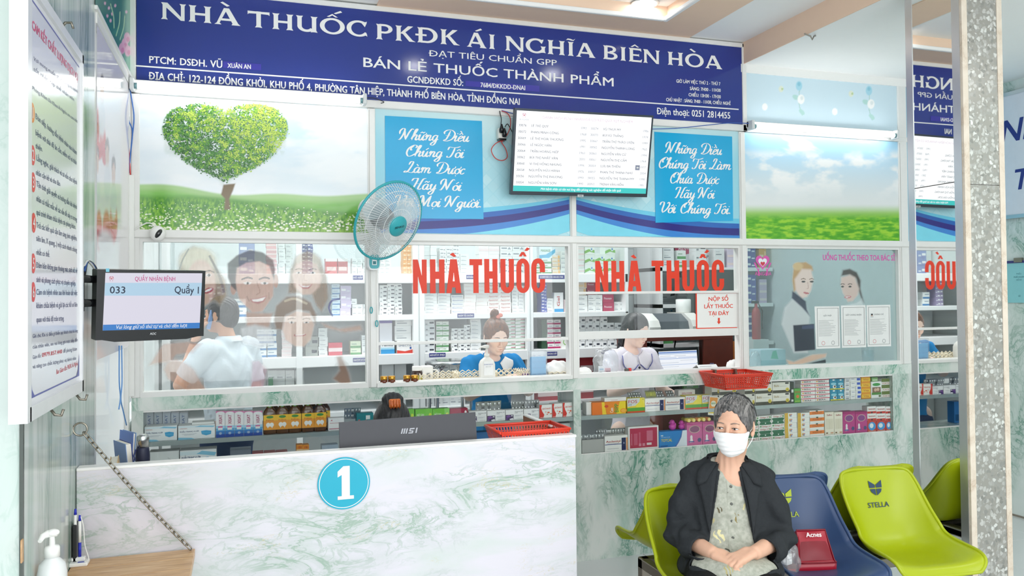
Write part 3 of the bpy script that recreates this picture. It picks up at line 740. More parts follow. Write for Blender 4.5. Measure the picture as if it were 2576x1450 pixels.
# sky poster
sp = thing('sky_poster','poster of a blue cloudy sky over a green meadow under the shorter lamp','poster',(3.5,0,RAIL1))
c = Canvas(F2,2.922,RAIL1,4.095,2.488,.0042,'a6d6f0'); X,Y = c.X,c.Y
c.put(sm(335,520,Y) * .9,'e9e9e6')
st = fbm((X + Y * 1.6) / 130,(Y - X * .45) / 26,4,2); c.put(sm(.5,.72,st) * sm(420,350,Y),'f8fbfc')
c.put(sm(.44,.66,fbm(X / 60,Y / 34,5,12)) * sm(370,400,Y) * sm(520,440,Y) * .9,'f6f5f3')
c.put(sm(512,540,Y),'9fcb6d'); c.put(sm(530,556,Y),'66b52f')
g = fbm(X / 16,Y / 5,4,31); c.put(sm(535,560,Y) * sm(.45,.7,g),'9ed23c'); c.put(sm(535,560,Y) * sm(.5,.3,g) * .6,'3f9428')
c.build('print',sp,0,.2)
# flower panel above the short lamp
fp = thing('flower_panel','pale blue panel printed with white roses above the shorter lamp','poster',(3.5,0,2.522))
c = Canvas(F2,2.938,2.522,4.095,2.855,.005,'cfe4ee')
for x,y in ((2022,250),(2198,262)):
 c.line([(x - 10,y - 30),(x - 12,y + 10),(x - 4,y + 40)],1.6,'a8cfc9'); c.ell(x - 20,y - 5,9,6,'b2d8d3',rot=.5); c.ell(x - 8,y - 2,9,6,'b2d8d3',rot=-.6); c.ell(x - 5,y + 32,9,5,'b2d8d3',rot=.8)
 c.ell(x - 12,y - 34,8,12,'a7d6e6'); c.ell(x - 12,y - 38,4,5,'8cc6da'); c.ell(x - 7,y,9,12,'f6f7f6'); c.ell(x - 5,y - 3,4,5,'e2e9e9')
 c.ell(x - 98,y + 19,7,9,'f6f7f6'); c.ell(x - 57,y - 26,6,8,'dfe7d8'); c.ell(x - 54,y - 26,3,3,'b9cf9c')
c.build('print',fp,0,.3)

# cyan quote posters
DIA = mat('bfe3ea',.2); DIB = mat('a3d8e4',.2)
def cyan(nm,label,u0,u1,mir,quad,lines,c0):
 t = thing(nm,label,'poster',((u0 + u1) / 2,0,RAIL1))
 c = Canvas(F2,u0,RAIL1,u1,2.49,.004,'b7e0e8'); X,Y = c.X,c.Y
 s = (c.u - u0) / (u1 - u0); s = s if not mir else 1 - s
 q = (c.v - RAIL1) / (2.49 - RAIL1)
 c.put(sm(1.0,.25,s + q * .4) * .55,'7ccbe2'); c.put(sm(.7,1.1,q + .25 * s) * .6,'d9eeee')
 p,r = (c.u + c.v) / .075,(c.u - c.v) / .075; ip,ir = np.floor(p).astype(int),np.floor(r).astype(int)
 rr = RNG.random((128,128))[ip % 128,ir % 128]; ins = np.minimum(np.minimum(p - ip,ip + 1 - p),np.minimum(r - ir,ir + 1 - r))
 wt = sm(.25,.8,s) * sm(.98,.75,q)
 c.put(sm(.05,.07,ins) * (rr > .45) * wt * .42,'a3dcea'); c.put(sm(.05,.07,ins) * (rr < .16) * wt * .5,'d8f2f5'); c.put(sm(.05,.03,ins) * wt * .5,'8fd0e0')
 c.build('print',t,0,.16)
 b = MB(); N = 30
 def band(y0a,y1a,y0b,y1b,m,n):
  P = []
  for k in range(N + 1):
   f = k / N; g = 1 - f if mir else f
   e = .02 + g ** 2.1
   P.append((u0 + .003 + f * (u1 - u0 - .006),RAIL1 + .004 + max(0,y0a + (y0b - y0a) * e),RAIL1 + .004 + max(0,y1a + (y1b - y1a) * e)))
  for a,q in zip(P[:-1],P[1:]): fpoly(b,F2,[(a[0],a[1]),(q[0],q[1]),(q[0],q[2]),(a[0],a[2])],n,m)
 band(.02,.115,.07,.215,mat('6cc9e6',.2),.0008)
 band(-.02,.085,.12,.20,mat('2a66b8',.2),.0012)
 band(-.03,.055,.137,.175,mat('2b2a80',.2),.0016)
 band(-.06,.012,.118,.142,mat('3f86d2',.2),.002)
 band(-.14,-.03,.02,.118,mat('7fd8ec',.2),.0024)
 b.build('swoosh_print',t)
 b = MB(); fpxpoly(b,F2,quad,.003,mat('12a8dc',.18,0,.5,.08,3)); b.build('quote_panel',t)
 for tx,p0,p1,xh in lines:
  script_line(None,F2,tx,p0,p1,xh,.004,LETW,parent=t)
K = lambda x,y: (860 + x * .3035,240 + y * .3035)
cyan('quote_poster','light blue poster with white script lettering between the fan and the screen',.668,1.765,False,[K(363,1020),K(1173,1027),K(1160,214),K(356,170)],
 [('Những Điều',K(470,368),K(1050,386),14),('Chúng Tôi',K(515,504),K(1005,520),14),('Làm Được',K(510,640),K(1010,656),14),('Hãy Nói',K(560,778),K(985,793),14),('Với Mọi Người.',K(425,920),K(1155,932),14)],0)
K2 = lambda x,y: (1240 + x * .2621,240 + y * .2621)
cyan('quote_poster','light blue poster with white script lettering right of the large screen',1.803,2.88,True,[K2(1558,1224),K2(2303,1205),K2(2293,397),K2(1547,351)],
 [('Những Điều',K2(1650,553),K2(2190,572),13.5),('Chúng Tôi Làm',K2(1575,698),K2(2278,716),13.5),('Chưa Được',K2(1685,843),K2(2160,853),13.5),('Hãy Nói',K2(1735,984),K2(2120,992),13.5),('Với Chúng Tôi.',K2(1585,1128),K2(2278,1141),13.5)],0)

# fluorescent lamps
TUBE = mat('ffffff',.4,0,.2,0,emit=8.5)
def tube_lamp(label,x0,x1,z,power=0):
 t = thing('fluorescent_lamp',label,'lamp',((x0 + x1) / 2,-.02,z))
 b = MB(); b.box(x0,x1,-.05,-.0205,z - .01,z + .03,WHITE,bev=.004); b.build('housing',t)
 b = MB(); b.tube([(x0 + .03,-.072,z - .006),(x1 - .03,-.072,z - .006)],.014,TUBE,14); b.build('tube',t)
 for xa,s in ((x0,1),(x1,-1)):
  b = MB(); b.box(xa,xa + s * .02,-.09,-.03,z - .026,z + .03,mat('d9dcdc',.4),bev=.004); b.tube([(xa + s * .02,-.072,z - .006),(xa + s * .034,-.072,z - .006)],.0145,mat('7fa7ad',.4,.4),12); b.build('end_cap',t)
tube_lamp('long lit fluorescent tube under the blue sign above the tree poster',PY(326,220,-.07).x,PY(922,250,-.07).x,2.518)
tube_lamp('shorter lit fluorescent tube between the rose panel and the sky poster',PY(1888,315,-.07).x,PY(2258,340,-.07).x,2.518)
# ceiling downlights
def downlight(x,y,z,label,group=None,pw=0):
 t = thing('ceiling_light',label,'lamp',(x,y,z),group)
 b = MB(); b.lathe([(.05,0),(.072,-.002),(.08,-.008),(.075,-.012),(.058,-.008),(.054,0)],(x,y,z),mat('dfe1e2',.2,.3),32,cap=False); b.build('rim',t)
 b = MB(); b.lathe([(.055,-.003),(.05,-.008),(.02,-.011),(.001,-.012)],(x,y,z),mat('ffffff',.4,0,.2,0,emit=45),28,cap=False); b.build('lens',t)
p = PZ(1622,6,3.11); downlight(p.x,p.y,3.11,'round downlight in the white tray above the sign')
kd = 0
for (px,py,z) in ((1040,166,3.11),(1385,186,3.11),(1155,345,3.11),(1745,357,3.11)):
 h = PY(px,py); t = (z - h.z) / (h.z - CAM.z) * (-CAM.y)
 q = Vector((h.x + (h.x - CAM.x) * t / -CAM.y,-t,z)); downlight(q.x,q.y,3.11 if q.x < 2.28 else 3.037 if q.x < 2.9 else 2.905,f'round ceiling downlight behind the viewer, {NTH[kd]} of the four','hall downlights'); kd += 1
# hall tube whose glare shows on the tree poster
ht_ = thing('fluorescent_lamp','lit fluorescent tube hanging in the hall behind the viewer','lamp',(.53,-5.8,2.75))
onebox('housing',ht_,WHITE,-.06,1.12,-5.83,-5.77,2.77,2.81,bev=.004)
b = MB(); b.tube([(-.03,-5.8,2.752),(1.09,-5.8,2.752)],.016,TUBE,14); b.build('tube',ht_)
for x in (.1,.96): onebox('hanger',ht_,WHITE,x - .004,x + .004,-5.804,-5.796,2.81,3.11)
# ================================================================== LEFT WALL: NOTICE BOARD, SIDE POSTERS, MONITOR, SHELF
FL = Frame((XL + .036,0,0),(0,1,0),(0,0,1))
u0,u1 = FL.px(72,600)[0],FL.px(207,600)[0]; v0,v1 = FL.px(207,968)[1],FL.px(207,150)[1]
bd = thing('notice_board','tall white framed notice board with numbered blue text on the left wall','notice board',(XL,(u0 + u1) / 2,v0))
b = MB(); fslab(b,FL,u0 + .01,v0 + .01,u1 - .01,v1 - .01,-.034,-.006,WHITE); b.build('backing',bd)
for q in ((u0 - .025,v0 - .02,u0 + .012,v1 + .012),(u1 - .018,v0 - .02,u1,v1 + .012),(u0,v0 - .02,u1,v0 + .014),(u0,v1 - .014,u1,v1 + .012)):
 b = MB(); fslab(b,FL,*q,-.035,.004,mat('e6e7e8',.3,.1)); b.build('frame',bd)
c = Canvas(FL,u0 + .012,v0 + .014,u1 - .018,v1 - .014,.008,'e9e9ee'); Y = c.Y
zz = (c.v - v0) / (v1 - v0); c.put(sm(.5,.64,zz) * sm(.86,.72,zz) * .35,'d9e6c4'); c.put(sm(.25,.5,zz) * sm(.62,.5,zz) * .4,'dfe0de')
c.build('printed_sheet',bd,-.004,.12)
NAVY = mat('34406f',.4); REDT = mat('d8394a',.4); REDP = mat('d9577e',.4)
LN = [('CAM KẾT CHẤT LƯỢNG DỊCH VỤ',(85,72),(199,205),20,REDP,.04),
 ('Với mong muốn phục vụ người bệnh',(89,152),(199,235),9,NAVY,0),('tốt nhất, tập thể nhân viên',(89,178),(190,255),9,NAVY,0),('Phòng Khám Đa Khoa Ái Nghĩa xin cam kết:',(86,226),(199,310),9,NAVY,0)]
for tx,a,q in (('Đón tiếp, hướng dẫn bệnh nhân vào khám',(94,299),(196,390)),('bệnh với thái độ ân cần, niềm nở và thân',(94,340),(196,415)),('thiện.',(94,373),(111,382)),('Lắng nghe, giải thích và tư vấn cho bệnh',(96,403.5),(197,465)),('nhân cặn kẽ và chu đáo.',(95,440),(156,469)),('Tận tình giải quyết và hướng dẫn khi bệnh',(96,469),(197,527)),('nhân có thắc mắc về các vấn đề xảy ra trong',(96,506),(197,558)),('quá trình khám chữa bệnh tại phòng khám.',(96,540),(194,577)),('Trả các kết quả cận lâm sàng (xét nghiệm,',(96,573),(197,606)),('siêu âm, X quang...) một cách nhanh chóng',(96,606),(197,635)),('nhất có thể.',(96,641),(129,647)),('Đảm bảo không gian thoáng mát, sạch sẽ, vệ',(96,674),(198,687)),('sinh và phong cách phục vụ chuyên nghiệp.',(96,710),(194,719)),('Cám ơn bệnh nhân sau khi hoàn tất việc',(96,742),(198,743)),('khám chữa bệnh và gửi lại các hồ sơ liên',(96,776),(198,772)),('quan với thái độ trân trọng.',(96,811),(165,807))):
 LN.append((tx,a,q,13,NAVY,.012))
LN += [('Ghi chú: Khi có điều gì khiến quý khách chưa hài lòng',(87,851),(199,836),9,NAVY,0),('của nhân viên, xin vui lòng gọi trực tiếp đến',(87,878),(199,859),9,NAVY,0),('Giám đốc:',(87,904),(108,899),9,NAVY,0),('0979.857.440',(110,899),(160,889),10,REDT,.02),('để phòng khám',(163,888),(197,882),9,NAVY,0),('và nâng cao chất lượng phục vụ bệnh nhân',(87,928),(195,905),9,NAVY,0),('Ban Giám đốc PKĐK Ái Nghĩa',(146,942),(199,919),11,REDT,.01)]
for tx,a,q,cp,m,bo in LN:
 b = MB(); pxtext(b,FL,tx,a,q,cp,-.0034,m,bo); b.build('lettering',bd)
for i,(x,y) in enumerate(((90,284),(91,391),(92,459),(93,561),(92,663),(92,735))):
 u,v = FL.px(x - 4,y); b = MB(); disc(b,FL,u,v,.022,.024,-.0034,mat('e0413c' if i else 'e58a2c',.4)); ctext(b,FL,str(i + 1),u,v - .013,.026,-.0028,LETW,.02); b.build('number_dot',bd)
b = MB(); BORD = mat('5d63a8',.4)
for q in ((u0 + .03,v0 + .03,u1 - .03,v0 + .034),(u0 + .03,v1 - .034,u1 - .03,v1 - .03)): fquad(b,FL,*q,-.0034,BORD)
for s,x in ((1,u0 + .03),(-1,u1 - .03)):
 fpoly(b,FL,[(x,v0 + .03),(x + s * .05,v0 + .03),(x + s * .02,v0 + .05),(x,v0 + .1)][::s],-.003,BORD)
o = b.build('border_print',bd); o['kind'] = 'stuff'
for y,z,s in ((u0 + .29,v0 - .02,-1),(u1 - .03,v0 - .02,-1),(u0 + .42,v1 + .012,1)):
 b = MB(); b.tube([(XL + .02,y,z),(XL + .035,y,z + s * .022),(XL + .05,y,z + s * .024),(XL + .055,y,z + s * .008)],.004,STEEL,6); b.build('hook',bd)

# posters on the glazed wall
FS = Frame((XL + .0,0,0),(0,1,0),(0,0,1))
ps = thing('hearts_poster','white poster of people holding red hearts on the left glazing','poster',(XL,-.5,1.3))
c = Canvas(FS,-.962,1.28,-.078,2.515,.006,'f3eef3')
for x,y,rx,ry in ((248,380,8,22),(262,400,6,16),(243,330,5,60),(257,360,8,40),(284,560,10,50),(266,575,10,45),(247,580,8,50)): c.ell(x,y,rx,ry,'d9474f',soft=.25)
for x,y in ((255,225),(268,385),(242,405),(284,430)):
 c.ell(x,y - 14,5,24,'6c5a58',soft=.3); c.ell(x,y + 10,4.5,30,'dcb7a6',soft=.3); c.ell(x,y + 75,8,45,'e7e6ee',soft=.3)
c.ell(262,610,20,30,'ece4ea',soft=.4)
c.build('print',ps,.0025,.08)
b = MB(); u,v = FS.px(287,222); heart_logo(b,FS,u,v,.13,mat('d8628c',.3),mat('d23b3b',.3),LETW); b.build('heart_emblem',ps)
gp = thing('floral_panel','dark green panel with pink flowers high on the left transom','poster',(XL,-.5,2.58))
c = Canvas(FS,-1.0,2.578,-.02,3.15,.006,'1f7a55'); X,Y = c.X,c.Y
c.put(sm(.45,.7,fbm(X / 30,Y / 40,3,6)) * .5,'2f9a70'); c.put(sm(300,318,X) * .8,'4aa98a')
for x,y in ((312,110),(318,95),(305,122),(320,128)):
 c.ell(x,y,8,14,'e8a9c4'); c.ell(x + 2,y + 4,4,7,'d77ba6')
for x,y in ((272,20),(280,35),(262,8),(268,40),(276,52),(288,14),(316,30)): c.ell(x,y,3,4,'f0b7cc')
for a in ((290,90,300,30),(285,70,276,10),(300,100,312,40)): c.line([a[:2],((a[0] + a[2]) / 2 + 3,(a[1] + a[3]) / 2),a[2:]],2.2,'b9d9a8')
c.build('print',gp,.003,.2)

# wall monitor on an arm
FM = Frame(PY(240,857,-1.25),(math.cos(.42),math.sin(.42),0),(math.sin(.42) * .08,-math.cos(.42) * .08,1))
mu0,mv0 = FM.px(240,857); mu1,mv1 = FM.px(517,682)
mo = thing('wall_monitor','black queue monitor on a wall arm showing counter number','monitor',tuple(FM.pt((mu0 + mu1) / 2,mv0,-.03)))
DK = mat('17181b',.22,0,.5,.05)
b = MB(); fslab(b,FM,mu0,mv0,mu1,mv1,-.05,0,DK)
P = [(mu0 + .02,mv0),(mu1 - .02,mv0),(mu1 - .06,mv0 - .008),(mu0 + .06,mv0 - .008)]; fpoly(b,FM,P[::-1],-.001,DK); fpoly(b,FM,P[::-1],-.03,DK)
b.build('casing',mo)
b = MB(); fslab(b,FM,mu0 + .08,mv0 + .05,mu1 - .1,mv1 - .04,-.09,-.05,DK); b.build('back_cover',mo)
C2 = lambda x,y: (x * .5861,600 + y * .5861)
SCR = lambda c,e=1.: mat(c,.25,0,.4,0,emit=e,key='scr')
b = MB(); fpxpoly(b,FM,[C2(440,396),C2(856,386),C2(868,150),C2(452,148)],.001,SCR('e4e1f0',.8)); sc_ = b.build('screen',mo)
b = MB(); fpxpoly(b,FM,[C2(448,246),C2(863,246),C2(866,191),C2(450,191)],.0014,SCR('b7d8ef',.8)); fpxpoly(b,FM,[C2(440,396),C2(856,386),C2(857,362),C2(442,371)],.0014,SCR('2f7fcf',.8)); b.build('colour_bands',sc_)
for tx,p0,p1,cp,m,bo,sh in (('QUẦY NHẬN BỆNH',C2(578,183),C2(751,183),10.5,SCR('d23a8c',.7),.012,0),('033',C2(470,236),C2(537,236),17,mat('2b3347',.5),.02,0),('Quầy 1',C2(748,235),C2(852,237),17,mat('2b3347',.5),.02,0),('Vui lòng giữ số thứ tự và chờ đến lượt',C2(498,389),C2(803,381),9,SCR('f4f6fb',.8),.01,.22)):
 b = MB(); pxtext(b,FM,tx,p0,p1,cp,.002,m,bo,sh); b.build('lettering',sc_)
b = MB(); u,v = FM.px(*C2(478,170)); heart_logo(b,FM,u,v,.012,SCR('d8628c',.7),SCR('d23b3b',.7),SCR('ffffff',.7)); b.build('heart_emblem',sc_)
b = MB(); pxtext(b,FM,'AOC',C2(643,414),C2(670,414),5.5,.001,mat('d5d7da',.3),.02,.1); b.build('maker_badge',mo)
b = MB(); fpxpoly(b,FM,[C2(454,144),C2(469,144),C2(469,129),C2(454,129)],.001,mat('7cc6dd',.4)); b.build('corner_sticker',mo)
A0 = Vector((XL,-1.335,1.535)); A2 = FM.pt(mu0 + .16,(mv0 + mv1) / 2,-.09); A1 = Vector((XL + .032,-1.15,1.535))
b = MB(); b.box(XL,XL + .016,-1.38,-1.29,1.46,1.6,DK,bev=.004); b.build('wall_plate',mo)
for dz in (.035,-.045):
 b = MB(); b.tube([A0 + Vector((.01,0,dz)),A1 + Vector((0,0,dz)),A2 + Vector((0,0,dz))],.013,DK,8); b.build('arm',mo)
b = MB(); b.tube([A1 + Vector((0,0,-.09)),A1 + Vector((0,0,.07))],.016,DK,12); b.build('arm_joint',mo)
b = MB(); b.box(A2.x - .02,A2.x + .07,A2.y - .004,A2.y + .03,1.43,1.56,DK); b.build('mounting_plate',mo)
for col,off in (('dcdcd8',.0),('33589b',.02),('1b1b1d',.04)):
 b = MB(); b.tube([tuple(p) for p in catmull([A0 + Vector((.012,.06,.08 - off)),A0 + Vector((.016,.11,.095)),A1 + Vector((.0,-.02 + off,.05)),A1 + Vector((.0,.0,-.08 - off)),A2 + Vector((.05,-.05,-.06))],6)],.004,mat(col,.5),6); b.build('cable',mo)

# blue and red cables down the corner
cb = thing('cable_bundle','loose blue and red cables hanging in the corner beside the tree poster','cable',(XL + .012,-.03,1.2))
for col,pts in (('3f6fb8',((318,215),(314,250),(320,300),(330,330),(326,380),(320,420),(319,438))),('3f6fb8',((322,215),(330,260),(334,300),(328,360),(321,436))),('d23d35',((320,222),(319,270),(318,330),(322,390),(325,440)))):
 b = MB(); b.tube([tuple(p) for p in catmull([PY(x + 3,y,-.03) for x,y in pts],5)],.0032,mat(col,.45),6); b.build('cable',cb)
for pts in (((300,870),(300,960),(303,1000),(299,1030)),((306,870),(307,960),(304,1005),(310,1035),(318,1070))):
 b = MB(); b.tube([tuple(p) for p in catmull([PX(x,y,XL + .008) for x,y in pts],5)],.003,mat('6f9fd8',.45),6); b.build('cable',cb)
onebox('trunking',cb,WHITE,XL,XL + .02,-.03,-.016,1.04,PY(322,440,-.03).z,bev=.002)
# security camera
sc = thing('security_camera','small white ball camera with black lens on the rail under the tree poster','camera',(PY(396,605,-.05).x,-.05,RAIL0))
cc = PY(397,588,-.055)
b = MB(); b.ball(cc,.036,WHITE,24,16,(1,1,1.05)); b.build('housing',sc)
b = MB(); R_ = Matrix.Rotation(.55,4,'Y'); b.ball(cc + Vector((.004,-.016,-.002)),.024,mat('101216',.08,0,.8),18,12,(.72,.95,1.15),R_); b.build('lens',sc)
b = MB(); b.tube([tuple(p) for p in catmull([PY(338,578,-.02),PY(352,570,-.03),PY(368,562,-.04),PY(382,563,-.05),PY(390,573,-.05)],6)],.003,WHITE,6); b.build('cable',sc)
b = MB(); b.box(cc.x - .014,cc.x + .014,-.05,-.014,RAIL0 + .008,RAIL0 + .03,WHITE); b.build('bracket',sc)

# fold-down wooden shelf on a chain, with sanitiser and chained pens
ZSH = .676
WOOD = bpy.data.materials.new('rubberwood'); WOOD.use_nodes = True
n,l = nodes(WOOD); tc = n.new('ShaderNodeTexCoord'); mp = n.new('ShaderNodeMapping'); mp.inputs['Scale'].default_value = (3,22,22); wv = n.new('ShaderNodeTexNoise'); wv.inputs['Scale'].default_value = 2.2; wv.inputs['Detail'].default_value = 6; wv.inputs['Distortion'].default_value = 1.2
l.new(tc.outputs['Object'],mp.inputs[0]); l.new(mp.outputs[0],wv.inputs['Vector']); rr = ramp(n,[(.3,'b98c60'),(.55,'d2a878'),(.75,'e0bd92')]); l.new(wv.outputs['Fac'],rr.inputs[0]); l.new(rr.outputs[0],n['Principled BSDF'].inputs['Base Color']); n['Principled BSDF'].inputs['Roughness'].default_value = .35
shx = PZ(490,1384,ZSH)
sh = thing('folding_shelf','fold-down light wooden shelf hung on a chain beside the desk','shelf',(XL,-1.7,ZSH - .03))
wds = [(.0,.1),(.1,.19),(.19,.29),(.29,shx.x - XL)]
for i,(a,q) in enumerate(((-1.372,-1.47),(-1.47,-1.58),(-1.58,-1.69),(-1.69,-1.8),(-1.8,-1.9),(-1.9,-2.0))):
 b = MB(); b.box(XL + .002,shx.x,a - .0006,q,ZSH - .026,ZSH,WOOD,bev=.0015); o = b.build('plank',sh); 
ch = thing('hanging_chain','steel link chain from a wall ring down to the wooden shelf corner','chain',(XL,-1.38,ZSH))
r0,r1 = Vector((XL + .03,-1.392,1.082)),Vector((shx.x - .012,-1.392,ZSH + .006))
CHN = mat('9a9488',.25,1.,.5,.08)
b = MB(); rc = Vector((XL + .008,-1.392,1.092)); b.tube([rc + Vector((.02 * math.cos(t) + .012,.0,.02 * math.sin(t))) for t in np.linspace(0,2 * PI,24)[:-1]],.003,CHN,8,closed=True); b.build('wall_ring',ch)
N = 25; d = (r1 - r0) / N; L_ = d.length; dn = d.normalized(); sd = Vector((0,1,0)); up = dn.cross(sd)
lk = None
for i in range(N):
 ang = (i % 2) * PI / 2 + .5; s_ = sd * math.cos(ang) + up * math.sin(ang)
 cpt = r0 + d * (i + .5) + Vector((0,0,-.012 * math.sin(PI * (i + .5) / N)))
 b = MB(); hl,hw = L_ * .62,.0062
 pts = [cpt + dn * (hl - hw) * (1 if math.cos(t) > 0 else -1) + dn * hw * math.cos(t) + s_ * hw * math.sin(t) for t in [2 * PI * (k + .5) / 12 for k in range(12)]]
 b.tube(pts,.0021,CHN,5,closed=True); b.build('link',ch)
# sanitiser
sn = PZ(125,1500,ZSH); sx,sy = -.466,-1.89
st = thing('hand_sanitiser','white pump bottle of hand sanitiser on the wooden shelf','bottle',(sx,sy,ZSH))
CLR = mat('eef1f1',.3,0,.5,.02,alpha=.88)
b = MB(); b.lathe([(.03,0),(.034,.004),(.035,.12),(.03,.145),(.016,.16),(.015,.165)],(sx,sy,ZSH),CLR,28); b.build('bottle',st)
b = MB(); b.lathe([(.018,.163),(.018,.185),(.016,.19),(.007,.192),(.006,.215)],(sx,sy,ZSH),WHITE,24); b.build('collar',st)
b = MB(); b.tube([(sx + .012,sy,ZSH + .222),(sx - .01,sy,ZSH + .222),(sx - .02,sy - .012,ZSH + .219),(sx - .022,sy - .03,ZSH + .212)],[.008,.01,.008,.005],WHITE,10); b.ball((sx + .002,sy,ZSH + .224),.012,WHITE,14,8,(1.3,1,.8)); b.build('pump_head',st)
b = MB()
A = np.linspace(-.3,1.25,12); lb = lambda r,z: [(sx + r * math.sin(t - .45),sy - r * math.cos(t - .45),ZSH + z) for t in A]
b.grid([lb(.0362,.025),lb(.0362,.112)],mat('8fd0e6',.4)); b.build('label',st)
FLb = Frame((sx + .0366 * math.sin(.03),sy - .0366,ZSH),(1,0,0),(0,0,1))
b = MB(); ctext(b,FLb,'CLINCARE',0,.07,.009,.001,REDT,.02); b.build('lettering',st)
# pen stand
px_,py_ = PZ(205,1408,ZSH).x,-1.43
pn = thing('pen_stand','white desk stand with two blue and white tethered pens','pen stand',(px_,py_,ZSH))
b = MB(); b.box(px_ - .028,px_ + .03,py_ - .02,py_ + .028,ZSH,ZSH + .012,WHITE,bev=.003); b.box(px_ - .02,px_ + .02,py_,py_ + .02,ZSH + .012,ZSH + .024,WHITE,bev=.003); b.box(px_ + .002,px_ + .022,py_ - .016,py_ - .004,ZSH + .0122,ZSH + .0128,mat('4a57b5',.4)); b.build('base',pn)
BLU = mat('2b34b5',.35)
for k,dx in enumerate((-.01,.004)):
 e = Vector((px_ + dx,py_ + .01,ZSH + .02)); t = Vector((.012 - .012 * k,0,1)).normalized(); h = .135 - .02 * k
 b = MB(); b.tube([e + t * (h * .42),e + t * h],.0044,WHITE,10); b.tube([e,e + t * (h * .42)],.0046,BLU,10); b.tube([e + t * h,e + t * (h + .018)],[.0046,.003],BLU,10); b.build('pen',pn)
b = MB(); b.tube([tuple(p) for p in catmull([(px_ + .004,py_ + .01,ZSH + .155),(px_ + .014,py_ + .008,ZSH + .12),(px_ + .02,py_,ZSH + .06),(px_ + .032,py_ - .01,ZSH + .02),(px_ + .02,py_ - .014,ZSH + .013)],6)],.0016,WHITE,5); b.build('tether',pn)
b = MB(); b.box(XL + .004,XL + .016,-1.43,-1.372,ZSH,ZSH + .125,mat('2b2d30',.4),bev=.003); tag(center(b.build('black_slate')),'thin black board leaning in the corner behind the pen stand','board')
# wood ledge end on the pillar front
q = PY(54,1380,-2.02); b = MB(); b.box(q.x + .004,XL + .004,-2.045,-2.027,q.z - .03,q.z + .025,WOOD,bev=.002); tag(center(b.build('wooden_ledge')),'end of a small wooden ledge on the bright left pillar','ledge')
# ================================================================== RECEPTION DESK AND WHAT STANDS ON IT
YD = -1.353; dr = 1.222
dk = thing('reception_desk','white marble reception desk with a blue number one badge','desk',(.36,YD,0))
onebox('front_panel',dk,MARB_DESK,XL + .002,dr,YD,YD + .03,0,.957,bev=.002)
onebox('top_edge',dk,mat('f3f2f0',.3),XL + .002,dr + .003,YD - .002,YD + .05,.952,.962,bev=.002)
onebox('work_surface',dk,mat('e8e4de',.4),XL + .002,dr,YD + .03,-.72,.72,.75)
WD = mat('8d5a45',.45,0,.4,.2,60)
b = MB(); b.box(dr - .02,dr,YD + .03,-.72,0,.72,WD); b.build('side_panel',dk)
b = MB(); pa,pb = PX(1316,1046,dr - .02),PX(1385,1074,dr - .02)
b.box(dr - .02,dr - .001,pb.y,pa.y,.72,pa.z,WD); b.box(dr - .021,dr,pb.y,pa.y,pa.z,pa.z + .006,WHITE); b.build('divider',dk)
FD = Frame((0,YD - .001,0),(1,0,0),(0,0,1)); u,v = FD.px(865,1216)
TEAL = mat('22a9c4',.35,0,.4,.05,4)
bg = thing('number_badge','round blue badge with a white number one on the desk front','badge',(u,YD,v - .09))
b = MB(); P = [(u + .091 * math.cos(t),v + .091 * math.sin(t)) for t in np.linspace(0,2 * PI,61)[:-1]]
b.grid([[FD.pt(*p,0) for p in P],[FD.pt(*p,.004) for p in P]],TEAL,closed=True,smooth=False); fpoly(b,FD,P,.004,TEAL); b.build('disc',bg)
b = MB(); b.grid([[FD.pt(u + r * math.cos(t),v + r * math.sin(t),.0046) for t in np.linspace(0,2 * PI,61)] for r in (.0835,.0858)],LETW,smooth=False); b.build('ring',bg)
b = MB(); s = .1; fpoly(b,FD,[(u + a * s,v + c * s) for a,c in ((-.08,-.56),(.2,-.56),(.2,.6),(-.02,.6),(-.22,.42),(-.22,.22),(-.08,.3))],.005,LETW); fquad(b,FD,u - .022,v - .056,u + .034,v - .044,.0052,LETW); b.build('numeral',bg)
# computer screen seen from behind
YM = -1.22
FMB = Frame(PY(855,1133,YM),(math.cos(-.02),math.sin(-.02),0),(0,.18,1))
a0,c0 = FMB.px(853,1063); a1,c1 = FMB.px(1196,1037)
SL = mat('3a3b40',.4,.3,.5,.04,40)
sm_ = thing('computer_screen','back of a dark grey computer screen standing behind the desk front','monitor',tuple(FMB.pt((a0 + a1) / 2,-.16,.0)))
b = MB(); P = [FMB.pt(*q,n) for n in (-.012,.0) for q in ((a0,-.06),(a1,-.06),(a1,c1),(a0,c0))]
vs = [b.bm.verts.new(p) for p in P]
for q in ((3,2,1,0),(4,5,6,7),(0,1,5,4),(1,2,6,5),(2,3,7,6),(3,0,4,7)): b.bm.faces.new([vs[k] for k in q]).material_index = b.mi(SL)
b.build('casing',sm_)
b = MB(); fpxpoly(b,FMB,[(856,1133),(1196,1112),(1196,1106),(1050,1118),(856,1128)],.0012,mat('141012',.1)); b.build('lower_bezel',sm_)
LG = mat('8b8d92',.3,.5)
C5 = lambda x,y: (850 + x * .2407,960 + y * .2407)
b = MB()
for k in range(3): fpxpoly(b,FMB,[C5(657 + k * 24,549 - k),C5(671 + k * 24,548 - k),C5(685 + k * 24,493 - k),C5(671 + k * 24,494 - k)],.001,LG)
fpxpoly(b,FMB,[C5(735,546),C5(782,543),C5(790,515),C5(758,513),C5(760,502),C5(800,499),C5(803,486),C5(752,490),C5(744,522),C5(776,524),C5(774,532),C5(738,535)],.001,LG)
fpxpoly(b,FMB,[C5(808,540),C5(822,539),C5(834,484),C5(820,485)],.001,LG); b.build('maker_badge',sm_)
